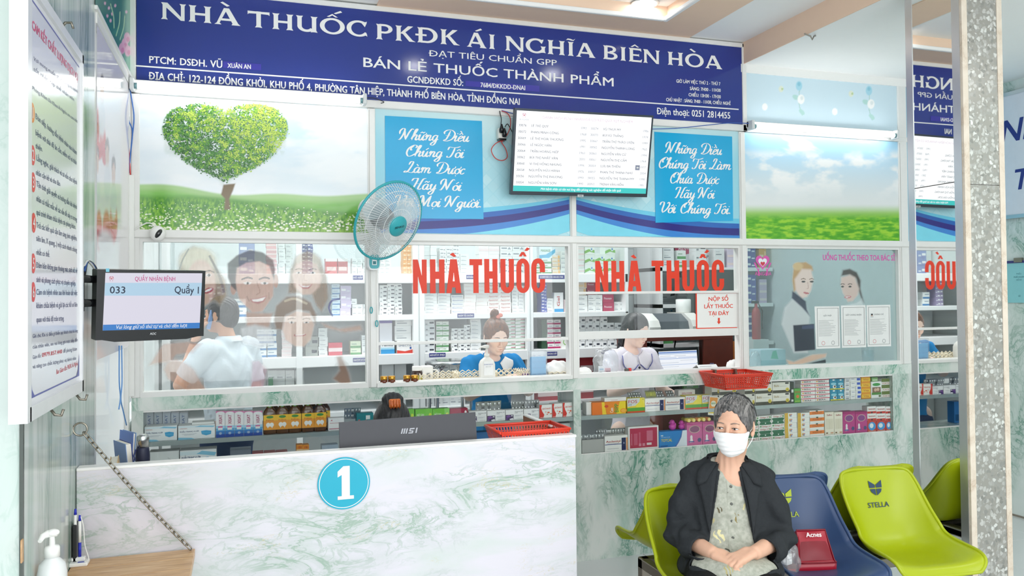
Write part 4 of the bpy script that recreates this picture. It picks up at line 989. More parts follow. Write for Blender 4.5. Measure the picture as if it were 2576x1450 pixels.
b = MB(); q = FMB.pt((a0 + a1) / 2,0,-.02); b.box(q.x - .03,q.x + .03,q.y,q.y + .05,.765,q.z + .06,SL); b.box(q.x - .12,q.x + .12,q.y - .02,q.y + .16,.75,.765,SL,bev=.003); b.build('stand',sm_)
# perforated baskets
REDB = mat('e2412c',.35,0,.5,.04)
def basket(name,label,c,sx,sy,h,nx,ny,nz,rot=0,tilt=0,m=REDB,group=None,taper=.8):
 t = thing(name,label,'basket',tuple(c),group)
 M_ = Matrix.Translation(Vector(c)) @ Matrix.Rotation(rot,4,'Z') @ Matrix.Rotation(tilt,4,'X')
 B = [(-sx * taper / 2,-sy * taper / 2),(sx * taper / 2,-sy * taper / 2),(sx * taper / 2,sy * taper / 2),(-sx * taper / 2,sy * taper / 2)]
 T = [(x / taper,y / taper) for x,y in B]
 def P(i,f,g,off=0.):
  j = (i + 1) % 4; bx = Vector((*B[i],0)).lerp(Vector((*B[j],0)),f); tx = Vector((*T[i],h)).lerp(Vector((*T[j],h)),f); p = bx.lerp(tx,g)
  o = Vector((0,-1,0)) if i == 0 else Vector((1,0,0)) if i == 1 else Vector((0,1,0)) if i == 2 else Vector((-1,0,0)); return M_ @ (p + o * off)
 for i in range(4):
  b = MB(); n = nx if i % 2 == 0 else ny
  def slab(f0,f1,g0,g1):
   for off in (0,.0025):
    b.face([P(i,f0,g0,off),P(i,f1,g0,off),P(i,f1,g1,off),P(i,f0,g1,off)],m)
   b.face([P(i,f0,g1,0),P(i,f1,g1,0),P(i,f1,g1,.0025),P(i,f0,g1,.0025)],m); b.face([P(i,f0,g0,0),P(i,f1,g0,0),P(i,f1,g0,.0025),P(i,f0,g0,.0025)],m)
  w = .4
  for k in range(n + 1): slab(max(0,(k - w / 2) / n),min(1,(k + w / 2) / n),.1,.86)
  for k in range(nz + 1): g = .12 + .72 * k / nz; slab(0,1,max(0,g - .022),min(1,g + .022))
  slab(0,1,0,.12); slab(0,1,.84,1)
  b.build('side',t)
 b = MB(); w = .42
 def q(x0,x1,y0,y1): b.face([M_ @ Vector((x,y,.001)) for x,y in ((x0,y0),(x1,y0),(x1,y1),(x0,y1))],m)
 X0,Y0 = sx * taper,sy * taper
 for k in range(nx + 1): q(-X0 / 2 + X0 * max(0,(k - w / 2) / nx),-X0 / 2 + X0 * min(1,(k + w / 2) / nx),-Y0 / 2,Y0 / 2)
 for k in range(ny + 1): q(-X0 / 2,X0 / 2,-Y0 / 2 + Y0 * max(0,(k - w / 2) / ny),-Y0 / 2 + Y0 * min(1,(k + w / 2) / ny))
 b.build('bottom',t)
 b = MB(); rw = .009
 for i in range(4):
  a_,e_ = Vector((*T[i],h)),Vector((*T[(i + 1) % 4],h)); b.tube([M_ @ a_,M_ @ e_],rw * .62,m,8)
 b.build('rim',t)
 return t
basket('perforated_basket','red perforated plastic basket on the desk corner by the divider',(1.075,-1.205,.918),.285,.2,.06,22,12,3,rot=.02,taper=.88)
onebox('inner_ledge',dk,mat('e8e4de',.4),.9,dr - .022,YD + .03,-1.07,.9,.917)
q0 = PY(1856,962,-.16)
wb_ = basket('perforated_basket','red perforated plastic basket hooked on the counter below the payment window',(q0.x - .012,-.155,.955),.315,.27,.085,19,13,5,rot=-.03,taper=.84)
for dx in (-.08,.06): onebox('hook',wb_,STEEL,q0.x + dx,q0.x + dx + .012,-.045,-.004,1.0,1.05)
# flask, notebooks
fy = -1.15; fx = PY(359,1130,fy).x; ft = PY(359,1093,fy).z
fk = thing('steel_flask','dark navy flask with a steel lid at the left end of the desk','flask',(fx,fy,.75))
b = MB(); b.lathe([(.022,0),(.0235,.003),(.0235,ft - .75 - .07),(.021,ft - .75 - .05),(.0205,ft - .75 - .045)],(fx,fy,.75),mat('23273f',.45),28); b.build('body',fk)
b = MB(); b.lathe([(.0205,ft - .75 - .045),(.021,ft - .75 - .008),(.0195,ft - .75 - .004),(.013,ft - .75)],(fx,fy,.75),CHROME,28); b.build('lid',fk)
b = MB(); b.tube([(fx - .02,fy - .012,ft - .05),(fx - .026,fy - .02,ft - .07),(fx - .02,fy - .03,ft - .085)],.003,mat('39406a',.5),6); b.build('strap',fk)
def leaning(name,label,cat,p,th,w_,h,lean,cols,yaw=.1):
 t = thing(name,label,cat,p); Mx = Matrix.Translation(Vector(p)) @ Matrix.Rotation(yaw,4,'Z') @ Matrix.Rotation(lean,4,'Y')
 b = MB(); b.box(-th / 2 + .002,th / 2 - .002,-w_ / 2 + .003,w_ / 2,.003,h - .003,mat('f3efe4',.6),mtx=Mx); b.build('pages',t)
 for s in (-1,1):
  b = MB(); b.box(s * th / 2 - .001,s * th / 2 + .001,-w_ / 2,w_ / 2,0,h,mat(cols[0 if s < 0 else -1],.4),mtx=Mx); b.build('cover',t)
 return t
leaning('notebook','tan bound notebook leaning at the left end of the desk','book',(PY(300,1150,-1.235).x + .01,-1.235,.7505),.024,.13,.215,-.12,('d8b27c','e3c391'))
leaning('desk_calendar','blue and white desk calendar leaning against the navy flask','calendar',(PY(328,1150,-1.09).x - .004,-1.09,.7505),.02,.12,.25,-.09,('8aa6d8','4a5fa8'),.45)
leaning('document_folder','blue cardboard folder between the tan notebook and the calendar','folder',(PY(316,1150,-.94).x - .006,-.94,.7505),.01,.12,.26,.06,('5a7fc6','8fb3e3'),.5)
# ================================================================== SCREEN, FAN, DECALS AND FILMS ON THE FACADE
FT = Frame(PY(1285,490,-.1),(1,.004,.012),(0,-.1,.449))
tu0,tv0 = FT.px(1285,490); tu1,tv1 = FT.px(1647,291); tu1b = FT.px(1625,497)[0]; tu1 = (tu1 + tu1b) / 2
tv = thing('wall_screen','large flat screen listing patient names hung over the middle posters','television',tuple(FT.pt((tu0 + tu1) / 2,tv0,-.02)))
b = MB(); fslab(b,FT,tu0,tv0,tu1,tv1,-.03,0,mat('26303a',.3,.2,.5,.05)); b.build('casing',tv)
b = MB(); fslab(b,FT,tu0 + .12,tv0 + .06,tu1 - .12,tv1 - .1,-.07,-.03,DK); b.build('back_cover',tv)
for dx in (.25,.55):
 b = MB(); b.box(tv.location.x - .4 + dx,tv.location.x - .37 + dx,-.13,-.014,2.3,2.33,DK); b.build('wall_bracket',tv)
b = MB(); fquad(b,FT,tu0 + .011,tv0 + .02,tu1 - .011,tv1 - .012,.0008,SCR('fbfcfd',1.15)); sn_ = b.build('screen',tv)
b = MB(); h = FT.px(*K2(600,935))[1] - tv0; fquad(b,FT,tu0 + .011,tv0 + .02,tu1 - .011,tv0 + .05,.0016,SCR('35c4c0',1.0)); b.build('footer_band',sn_)
T1 = mat('5a6372',.5); T2 = mat('9aa0ac',.5); TP = mat('e3c3d8',.5)
W_tv = tu1 - tu0; H_tv = tv1 - tv0
rows = [('30076','LÊ THỊ QUÝ','1993','30074','VŨ THÚY MY','1986'),('30072','PHAN MINH CÔNG','1968','30070','BÙI VŨ THẮNG','1974'),('30069','LÊ THỊ HOÀI THƯƠNG','1995','30067','TRẦN THỊ THẢO UYÊN','1999'),('30066','LÊ NGỌC HÂN','1991','30065','NGUYỄN THÀNH LONG','1965'),('30064','TRẦN HOÀNG HIỆP','1963','30063','NGUYỄN VĂN CỬ','1994'),('30062','BÙI THỊ NHẬT VÂN','2001','30061','NGUYỄN THỊ CẨM','1964'),('30060','VI THỊ HỒNG NHUNG','1996','30059','LƯU BÁ THIỆN','1977'),('30058','NGUYỄN HỮU HẠNH','1976','30057','PHAN THỊ THANH NHƯ','2004'),('30056','NGUYỄN THỊ PHƯƠNG','1990','30055','NGUYỄN THỊ THANH MY','1998'),('30054','NGUYỄN VĂN SƠN','1990','30052','TRỊNH VĂN HIỀN','1981'),('30050','LÊ QUANG VINH','1987','30049','LÂM THANH MỸ HẢO','1996')]
for i,r in enumerate(rows):
 v = tv1 - H_tv * (.205 + i * .0735)
 for tx,f,m in zip(r,(.03,.118,.47,.54,.63,.93),(T1,T1,T2,T2,T1,T2)):
  b = MB(); ftext(b,FT,tx,tu0 + f * W_tv,None,v,.0125,.0012,m,.012); b.build('list_entry',sn_)
b = MB(); ctext(b,FT,'DANH SÁCH BỆNH NHÂN ĐÃ CÓ KẾT QUẢ XÉT NGHIỆM',tu0 + W_tv * .52,tv1 - H_tv * .105,.014,.0014,TP); b.build('heading',sn_)
b = MB(); ctext(b,FT,'Mời bệnh nhân có tên vui lòng đến phòng xét nghiệm để nhận kết quả',tu0 + W_tv * .5,tv0 + .029,.0125,.002,SCR('f2fbfb',1.),.02,.12,wid=.9); b.build('footer_text',sn_)
b = MB(); heart_logo(b,FT,tu0 + W_tv * .065,tv1 - H_tv * .07,.018,mat('d9a0b8',.5),mat('d23b3b',.5),SCR('ffffff',1.)); ctext(b,FT,'ÁI NGHĨA',tu0 + W_tv * .065,tv1 - H_tv * .135,.008,.0014,T2,.01); b.build('heart_emblem',sn_)
b = MB(); u,v = FT.px(*K2(1386,695)); fquad(b,FT,u - .014,v - .014,u + .014,v + .014,.002,mat('8f94a8',.5)); fpoly(b,FT,[(u - .008,v),(u,v - .007),(u,v - .003),(u + .008,v - .003),(u + .008,v + .003),(u,v + .003),(u,v + .007)],.0026,LETW); b.build('arrow_button',sn_)
b = MB(); u,v = FT.px(*K2(840,962)); fslab(b,FT,u - .018,v - .008,u + .018,v + .005,0,.002,mat('aeb1b3',.3,.5)); ctext(b,FT,'TCL',u,v - .005,.007,.0024,DK,.02); b.build('maker_badge',tv)
# power strip with plugs and wires
e = PY(1262,338,-.035)
pw = thing('power_strip','white socket block with two black plugs hanging beside the large screen','socket',tuple(e + Vector((0,.02,-.03))))
b = MB(); b.box(e.x - .022,e.x + .022,-.045,-.006,e.z - .024,e.z + .032,mat('e8e6df',.4),bev=.003); b.box(e.x - .017,e.x + .023,-.0455,-.006,e.z - .034,e.z - .024,DK); b.build('socket_body',pw)
for dx,dz,up in ((-.006,.02,.06),(.01,-.002,.04)):
 b = MB(); a = Vector((e.x + dx,-.055,e.z + dz)); b.tube([a + Vector((0,.008,-.012)),a,a + Vector((0,0,.02)),a + Vector((0,0,.032))],[.012,.014,.008,.004],DK,10); b.build('plug',pw)
for col,pts in (('1b1b1d',((1260,315),(1261,300),(1258,285),(1257,279))),('1b1b1d',((1270,320),(1276,312),(1282,320),(1290,335),(1297,346))),('d2423a',((1262,279),(1276,285),(1284,300),(1282,325),(1268,352),(1262,358),(1272,375),(1276,395),(1264,404),(1246,398),(1236,378),(1246,362),(1262,354))),('3b5fb0',((1262,278),(1280,283),(1298,287)))):
 b = MB(); b.tube([tuple(p) for p in catmull([PY(x,y,-.03) for x,y in pts],6)],.0025,mat(col,.45),6); b.build('wire',pw)
wr = MB(); wr.tube([tuple(p) for p in catmull([PY(x,y,-.05) for x,y in ((1640,325),(1700,323),(1770,316),(1830,310),(1870,310),(1890,312))],6)],.0025,mat('3b5fb0',.45),6)
tag(center(wr.build('blue_wire')),'thin blue wire running from the large screen to the shorter lamp','wire')
wr = MB()
for o_,m in ((0,'d2423a'),(.004,'26262a')): wr.tube([tuple(p) for p in catmull([PY(x,y,-.06 - o_) for x,y in ((920,246),(940,247),(955,252),(966,257),(958,260))],6)],.0022,mat(m,.45),6)
tag(center(wr.build('lamp_wire')),'red and black wires at the right end of the long lamp','wire')

# wall fan
fc = PY(978,556,-.34); fn = Vector((.48,-.76,-.42)).normalized()
fa = fn.cross(Vector((0,0,1))).normalized(); fb = fa.cross(fn).normalized()
fan = thing('wall_fan','white and teal caged fan on the post between the left windows','fan',(.648,-.02,1.6))
FTL = mat('35a7b0',.35,0,.5,.03); FW_ = mat('e9ecec',.35,0,.5,.02)
fp_ = lambda r,t,h: fc + (fa * math.cos(t) + fb * math.sin(t)) * r + fn * h
RF = .2
b = MB(); b.tube([fp_(RF,t,0) for t in np.linspace(0,2 * PI,49)[:-1]],.0065,FTL,8,closed=True); b.build('outer_ring',fan)
for nm,sg,hub in (('front_grille',1,.048),('rear_grille',-1,.05)):
 b = MB(); H_ = .072 * sg
 for k in range(84):
  t = 2 * PI * k / 84; pts = []
  for j in range(7):
   f = j / 6; r = hub + (RF - hub) * f; tw = t + (.25 * (1 - f) if sg > 0 else 0)
   pts.append(fp_(r,tw,H_ * (1 - f ** 2.6)))
  b.tube(pts,.00105,FW_,4,cap=False)
 for r in (.085,.125,.165): b.tube([fp_(r,t,H_ * (1 - ((r - hub) / (RF - hub)) ** 2.6) - .001 * sg) for t in np.linspace(0,2 * PI,41)[:-1]],.0013,FW_,4,closed=True)
 o = b.build(nm,fan); o['kind'] = 'stuff'
b = MB(); rws = [[fp_(r,t,h) for t in np.linspace(0,2 * PI,33)[:-1]] for r,h in ((.052,.06),(.052,.074),(.046,.08),(.001,.083))]; b.grid(rws,FTL,closed=True); b.build('hub_badge',fan)
Fh = Frame(fp_(0,0,.0835),(fa - fa * 0),fb); Fh = Frame(fp_(0,0,.0838),Vector((1,0,0)) - fn * fn.x,fb)
b = MB(); ctext(b,Fh,'SENKO',0,-.005,.0105,.0005,mat('15343a',.4),.02,wid=1.15); b.build('maker_badge',fan)
for k in range(3):
 b = MB(); rows_ = []
 for j in range(7):
  f = j / 6; r = .03 + .145 * f; w_ = .35 + .55 * math.sin(PI * min(1,f * .9 + .1)); rows_.append([fp_(r,2 * PI * k / 3 + .5 + w_ * (g - .5) * 1.3,.018 * (g - .5) * 2) for g in np.linspace(0,1,7)])
 b.grid(rows_,mat('cfe0e6',.25,0,.5,.02,alpha=.55)); b.build('blade',fan)
b = MB(); rws = [[fp_(r,t,h) for t in np.linspace(0,2 * PI,25)[:-1]] for r,h in ((.03,.01),(.05,-.02),(.055,-.05),(.055,-.075))]; b.grid(rws,mat('8b9094',.4),closed=True,cap=True); b.build('motor_plate',fan)
b = MB(); rws = [[fp_(r,t,h) for t in np.linspace(0,2 * PI,25)[:-1]] for r,h in ((.058,-.076),(.062,-.1),(.058,-.16),(.045,-.19),(.001,-.2))]; b.grid(rws,FW_,closed=True); b.build('motor_housing',fan)
a = fp_(0,0,-.13); zc = PY(938,656,-.06).z
b = MB(); b.tube([tuple(p) for p in catmull([a,a + Vector((-.005,.03,-.06)),Vector((.65,-.10,zc + .14)),Vector((.65,-.06,zc + .03))],6)],[.03] * 13 + [.024] * 6,FW_,14); b.build('neck',fan)
b = MB(); rws = [[(.648 + x * .75,y,zc + z) for x,z in [(.042 * (abs(math.cos(t)) ** .5) * math.copysign(1,math.cos(t)),.05 * (abs(math.sin(t)) ** .6) * math.copysign(1,math.sin(t))) for t in np.linspace(0,2 * PI,29)[:-1]]] for y in (-.014,-.08)]; b.grid(rws,FW_,closed=True,cap=True,smooth=False); b.build('control_box',fan)
b = MB(); rws = [[(.648 + x * .62,y,zc - .006 + z * .72) for x,z in [(.042 * (abs(math.cos(t)) ** .5) * math.copysign(1,math.cos(t)),.05 * (abs(math.sin(t)) ** .6) * math.copysign(1,math.sin(t))) for t in np.linspace(0,2 * PI,29)[:-1]]] for y in (-.08,-.083)]; b.grid(rws,FTL,closed=True,cap=True,smooth=False); b.box(.636,.66,-.0835,-.083,zc - .024,zc + .004,FW_); b.box(.64,.656,-.0842,-.0835,zc - .02,zc - .004,mat('2f7f88',.4)); b.build('control_face',fan)
for x,y0,y1 in ((.636,.05,.24),(.664,.05,.31)):
 b = MB(); b.tube([(x,-.05,zc - y0),(x + .002,-.03,zc - y1)],.0016,WHITE,5); b.build('pull_cord',fan)
 b = MB(); b.tube([(x + .002 + .006 * math.cos(t),-.03,zc - y1 - .016 + .016 * math.sin(t)) for t in np.linspace(0,2 * PI,17)[:-1]],.0028,FTL,6,closed=True); b.build('pull_ring',fan)

# red window lettering
HV = {'N': [[(0,0),(.36,0),(.36,1),(0,1)],[(.64,0),(1,0),(1,1),(.64,1)],[(.06,1),(.36,1),(.94,0),(.66,0)]],
 'H': [[(0,0),(.38,0),(.38,1),(0,1)],[(.62,0),(1,0),(1,1),(.62,1)],[(.3,.42),(.7,.42),(.7,.64),(.3,.64)]],
 'A': [[(0,0),(.34,0),(.56,.86),(.56,1),(.27,1)],[(1,0),(.64,0),(.44,.86),(.44,1),(.71,1)],[(.28,.17),(.7,.17),(.7,.35),(.28,.35)]],
 'T': [[(0,.82),(1,.82),(1,1),(0,1)],[(.29,0),(.71,0),(.71,.9),(.29,.9)]],
 'U': [[(0,.2),(.38,.2),(.38,1),(0,1)],[(.62,.2),(1,.2),(1,1),(.62,1)],*ring(.5,.24,.5,.25,.38,.17,180,360,14)],
 'O': [[(0,.24),(.38,.24),(.38,.76),(0,.76)],[(.62,.24),(1,.24),(1,.76),(.62,.76)],*ring(.5,.24,.5,.25,.38,.14,180,360,14),*ring(.5,.76,.5,.25,.38,.14,0,180,14)],
 'C': [[(0,.24),(.38,.24),(.38,.76),(0,.76)],[(.62,.24),(1,.24),(1,.4),(.62,.4)],[(.62,.6),(1,.6),(1,.76),(.62,.76)],*ring(.5,.24,.5,.25,.38,.14,180,360,14),*ring(.5,.76,.5,.25,.38,.14,0,180,14)]}
FG = Frame((0,.0235,0),(1,0,0),(0,0,1))
RED = mat('e8432b',.4,0,.3,.03)
def red_word(label,xs,base,cap,ox,oy):
 T_ = lambda x,y: (ox + x * .2897,oy + y * .2897)
 u_,v_ = FG.px(*T_(xs[0][0],base[0]))
 t = thing('window_lettering',label,'lettering',tuple(FG.pt(FG.px(*T_(xs[4][0],base[1]))[0],v_)))
 for k,(ch,(a,q)) in enumerate(zip('NHÀTHUỐC',xs)):
  f = k / 7; by = base[0] + (base[1] - base[0]) * f
  ua,va = FG.px(*T_(a,by)); ub,_ = FG.px(*T_(q,by)); vt = FG.px(*T_((a + q) / 2,by - cap))[1]
  bs,ac = accents(ch); b = MB(); n = .0004
  P_ = lambda x,y: (ua + (ub - ua) * x,va + (vt - va) * y)
  for pl in HV[bs]: n += .00006; fpoly(b,FG,[P_(*p) for p in pl],n,RED)
  if '\u0300' in ac: fpoly(b,FG,[P_(.24,1.14),P_(.46,1.2),P_(.68,1.09),P_(.5,1.07)][::-1],n,RED)
  if '\u0302' in ac: fpoly(b,FG,[P_(.2,1.07),P_(.42,1.07),P_(.5,1.13),P_(.58,1.07),P_(.8,1.07),P_(.6,1.2),P_(.4,1.2)],n,RED)
  if '\u0301' in ac: fpoly(b,FG,[P_(.62,1.24),P_(.84,1.23),P_(1.05,1.3),P_(.82,1.34)],n,RED)
  b.build('letter',t)
red_word('red block lettering on the window behind the fan side attendant',[(480,600),(628,755),(770,900),(972,1082),(1100,1215),(1240,1358),(1378,1493),(1508,1628)],(548,541),295,900,580)
red_word('red block lettering on the window above the payment notice',[(200,312),(340,452),(480,600),(690,795),(820,930),(955,1060),(1082,1188),(1212,1318)],(536,528),270,1440,580)
# payment notice
K3 = lambda x,y: (1440 + x * .2897,580 + y * .2897)
K4 = lambda x,y: (1860 + x * .2621,580 + y * .2621)
nt = thing('payment_notice','white notice with red border and arrow on the window edge','notice',tuple(FG.pt(FG.px(1806,828)[0],FG.px(1806,828)[1])))
Q = [K3(1072,858),K3(1466,850),K3(1461,535),K3(1068,538)]
b = MB(); fpxpoly(b,FG,Q,.0012,RED); b.build('border',nt)
b = MB(); fpxpoly(b,FG,[K3(1083,847),K3(1455,840),K3(1450,545),K3(1079,549)],.0018,WHITE); b.build('sheet',nt)
for tx,a,q in (('NỘP SỔ',(1180,613),(1352,610)),('LẤY THUỐC',(1143,677),(1392,673)),('TẠI ĐÂY',(1180,738),(1358,735))):
 b = MB(); pxtext(b,FG,tx,K3(*a),K3(*q),9.5,.0024,RED,.03); b.build('lettering',nt)
b = MB(); fpxpoly(b,FG,[K3(1270,816),K3(1287,792),K3(1278,792),K3(1278,760),K3(1262,760),K3(1262,792),K3(1253,792)],.0024,RED); b.build('arrow',nt)
# certificates in the right window
GREY = mat('8d9092',.5); PAP = mat('f0f0ee',.5); STP = mat('d9848a',.5)
for lab,Q,hd in (('framed certificate in the right window, nearest the two printed women',[(735,1138),(968,1130),(958,728),(720,730)],'GIẤY PHÉP'),('certificate headed in large grey capitals, middle of the right window row',[(983,1128),(1217,1122),(1210,718),(973,722)],'GIẤY CHỨNG NHẬN'),('certificate with a small portrait photo, last in the right window row',[(1228,1118),(1455,1112),(1447,714),(1218,718)],'CHỨNG CHỈ')):
 q = [FG.px(*K4(*p)) for p in Q]; uc = sum(p[0] for p in q) / 4; wq = q[1][0] - q[0][0]; vb_ = (q[0][1] + q[1][1]) / 2; hq = q[3][1] - q[0][1]
 ce = thing('certificate',lab,'certificate',tuple(FG.pt(uc,vb_)))
 b = MB(); fpoly(b,FG,q,.001,PAP); b.build('sheet',ce)
 b = MB()
 for i_ in (.06,.075):
  a_,e_,f_,g_ = q[0][0] + wq * i_,q[1][0] - wq * i_,vb_ + hq * .05,vb_ + hq * .95
  for r_ in ((a_,f_,e_,f_ + .0015),(a_,g_,e_,g_ + .0015),(a_,f_,a_ + .0015,g_),(e_,f_,e_ + .0015,g_)): fquad(b,FG,*r_,.0014,GREY)
 o = b.build('border_print',ce); o['kind'] = 'stuff'
 b = MB(); ctext(b,FG,hd,uc,vb_ + hq * .76,.009,.0014,GREY,.02); b.build('heading',ce)
 b = MB(); random.seed(len(lab))
 for k in range(15):
  v = vb_ + hq * (.66 - k * .026); l_ = random.uniform(.5,1); fquad(b,FG,q[0][0] + wq * .12,v,q[0][0] + wq * (.12 + .74 * l_),v + .0014,.0014,GREY)
 o = b.build('small_print',ce); o['kind'] = 'stuff'
 b = MB()
 for du in (.3,.7): b.grid([[FG.pt(q[0][0] + wq * du + r * math.cos(t),vb_ + hq * .13 + r * math.sin(t),.0016) for t in np.linspace(0,2 * PI,19)] for r in (.0105,.013)],STP if du < .5 else GREY,smooth=False)
 o = b.build('stamp',ce); o['kind'] = 'stuff'
 if 'portrait' in lab:
  b = MB(); uu,vv = FG.px(*K4(1270,815)); fquad(b,FG,uu - .012,vv - .016,uu + .012,vv + .012,.0016,mat('d5dadb',.5)); disc(b,FG,uu,vv,.006,.008,.002,mat('caa391',.5),14); disc(b,FG,uu,vv + .005,.0065,.005,.0024,DK,14); b.build('portrait',ce)
# films printed with people
FF = Frame((0,.0238,0),(1,0,0),(0,0,1))
lf = thing('window_film','see-through film printed with a smiling family on the left window','window film',(.08,.022,ZS))
c = Canvas(FF,-.44,ZS + .026,.612,RAIL0 - .02,.0036,'eef3f4',.10)
Z3 = lambda x,y: (320 + x * .2965,580 + y * .2965)
def E3(cv,x,y,rx,ry,col,al=None,soft=.12,rot=0,k=1.,Z=Z3,s=.2965):
 X_,Y_ = Z(x,y); cv.ell(X_,Y_,rx * s,ry * s,col,al,soft,rot,k)
def P3(cv,pts,col,al=None,soft=1.5,k=1.,Z=Z3): cv.poly([Z(*p) for p in pts],col,al,soft,k)
def L3_(cv,pts,w,col,al=None,k=1.,Z=Z3): cv.line([Z(*p) for p in pts],w,col,al,k)
# woman at the left: blond hair, face partly behind the monitor
P3(c,[(430,330),(450,210),(560,130),(690,190),(760,310),(840,420),(850,560),(790,640),(740,600),(640,620),(420,620)],'a8906c',.62,8)
E3(c,600,250,160,110,'e3d6b4',.62,.3); L3_(c,[(520,160),(470,250),(440,340)],3,'7b6a50',.6); L3_(c,[(700,220),(780,380),(820,520)],5,'6d5640',.65)
E3(c,625,450,125,200,'e6bfa9',.66); E3(c,690,380,26,12,'f2ece8',.8); E3(c,694,380,11,11,'55504a',.85); L3_(c,[(660,350),(700,342),(735,356)],2.4,'6b5140',.8); E3(c,690,510,45,22,'b54a52',.75,rot=-.4); E3(c,688,508,34,9,'f7f2ee',.85,rot=-.4)
# man
P3(c,[(1000,690),(1010,820),(1080,860),(1200,850),(1240,700)],'cfa28c',.6,6); P3(c,[(960,830),(1080,800),(1220,830),(1250,960),(1130,1000),(980,960)],'eef0f2',.6,6)
P3(c,[(900,420),(930,280),(1060,230),(1200,260),(1250,400),(1240,560),(1150,690),(1060,700),(950,590)],'d9ab97',.68,4)
E3(c,900,490,26,60,'cf9f8b',.66); E3(c,1262,430,22,60,'cf9f8b',.66)
P3(c,[(852,400),(850,280),(930,210),(1040,162),(1150,185),(1240,250),(1258,330),(1245,420),(1205,300),(1120,262),(1010,275),(930,320),(920,420),(930,520),(880,470)],'3a3330',.8,3)
for x in (1020,1165): E3(c,x,448,34,11,'ece4e0',.8); E3(c,x + 2,448,11,11,'46423e',.85); L3_(c,[(x - 45,415),(x,400),(x + 40,408)],3.4,'4a3a32',.8)
L3_(c,[(1100,440),(1125,520),(1098,545)],2.6,'bb8a76',.7); P3(c,[(1040,585),(1110,575),(1185,555),(1160,605),(1110,625),(1060,610)],'b96a66',.78,2); P3(c,[(1055,588),(1110,582),(1175,565),(1150,598),(1105,606),(1070,603)],'f6f3ef',.9,1.2)
L3_(c,[(1015,560),(1035,600)],2,'b98875',.6); L3_(c,[(1200,530),(1205,580)],2,'b98875',.6)
# girl
P3(c,[(1360,540),(1380,330),(1440,220),(1540,180),(1640,240),(1700,400),(1710,580),(1650,700),(1600,640),(1560,540),(1430,540)],'9b7f64',.66,6); E3(c,1530,260,110,80,'c2ab8c',.6,.3)
P3(c,[(1400,380),(1430,290),(1520,250),(1610,290),(1650,400),(1630,480),(1560,545),(1490,550),(1420,480)],'e9c6b4',.68,4)
for x in (1455,1575): E3(c,x,360,24,9,'f0ebe8',.8); E3(c,x,360,9,9,'3f3b3a',.85); L3_(c,[(x - 30,335),(x,325),(x + 28,332)],2,'7a5f4a',.75)
L3_(c,[(1505,370),(1500,420),(1525,425)],1.8,'cfa391',.65); P3(c,[(1455,460),(1520,470),(1570,458),(1540,495),(1490,495)],'b9575c',.78,2); P3(c,[(1468,465),(1520,473),(1558,464),(1535,483),(1492,483)],'f7f3ef',.9,1)
# boy
P3(c,[(1240,760),(1260,640),(1350,560),(1460,550),(1560,610),(1610,720),(1600,800),(1540,690),(1440,680),(1350,720),(1320,850),(1260,840)],'8c6a4e',.68,5); L3_(c,[(1340,600),(1420,580),(1520,620)],5,'d8c3a2',.6)
P3(c,[(1320,850),(1340,730),(1440,680),(1550,700),(1590,800),(1560,930),(1500,990),(1420,985),(1340,930)],'ecccba',.66,4)
for x in (1395,1520): E3(c,x,782,26,8,'f0ebe8',.8); E3(c,x,782,9,8,'4a4441',.85); L3_(c,[(x - 30,755),(x,747),(x + 30,752)],2,'8c6a4e',.7)
L3_(c,[(1420,890),(1470,893),(1510,885)],3.5,'bd6c6a',.8); L3_(c,[(1430,887),(1470,889),(1502,883)],1.6,'f5f0ec',.9)
# arms and shirts
P3(c,[(180,1150),(300,960),(520,940),(640,960),(560,1040),(420,1060),(310,1180),(340,1260),(540,1390),(700,1390),(560,1180),(420,1100)],'dfb199',.5,6); E3(c,450,1200,150,90,'e3b9a3',.5,.3,.5)
P3(c,[(1060,1110),(1120,1100),(1190,1180),(1160,1340),(1040,1390),(1050,1250)],'dcb7c4',.5,6)
P3(c,[(1640,780),(1800,830),(1980,800),(2000,850),(1840,870),(1680,830)],'dcb39c',.5,6); P3(c,[(1770,1070),(1820,1060),(1880,1200),(1910,1330),(1860,1340),(1740,1260),(1800,1190)],'9c6f52',.6,6)
L3_(c,[(1800,582),(1735,600),(1712,660),(1740,725)],4.5,'4a4692',.75)
c.c *= 1 + .22 * (fbm(c.X / 3.5,c.Y / 16,3,3)[...,None] - .5); c.a *= .93; c.build('print',lf,.0,.15,True)
rf = thing('window_film','tinted film printed with two women and pink slogan on the right window','window film',(3.5,.022,ZS))
c = Canvas(FF,2.94,ZS + .026,4.077,RAIL0 - .02,.0036,'c9dcdd',.14)
kw = dict(Z=K4,s=.2621); kz = dict(Z=K4)
P3(c,[(400,900),(430,740),(520,640),(600,660),(680,830),(660,1180),(520,1180)],'dfe3e4',.55,5,**kz)
P3(c,[(505,480),(515,380),(560,310),(640,300),(700,340),(712,390),(640,400),(580,460),(560,560),(520,600)],'c29a62',.8,4,**kz); E3(c,560,345,50,40,'d9bb86',.8,.3,**kw)
P3(c,[(530,470),(600,370),(690,375),(712,470),(690,580),(650,640),(590,660),(540,580)],'e9d4c9',.8,4,**kz)
for x in (615,695): E3(c,x,492,20,8,'3b3836',.85,**kw); L3_(c,[(x - 22,470),(x,462),(x + 20,470)],1.6,'7a5f48',.8,**kz)
E3(c,642,602,30,9,'b96a70',.85,rot=.2,**kw); L3_(c,[(655,500),(662,550),(648,560)],1.4,'cfaea0',.7,**kz)
P3(c,[(505,580),(540,600),(640,680),(650,760),(680,830),(600,740),(500,650)],'3c4254',.85,3,**kz)
P3(c,[(515,910),(720,895),(730,1150),(530,1165)],'2b2d3d',.88,2,**kz); P3(c,[(600,915),(716,900),(716,945),(600,950)],'3f4763',.88,2,**kz)
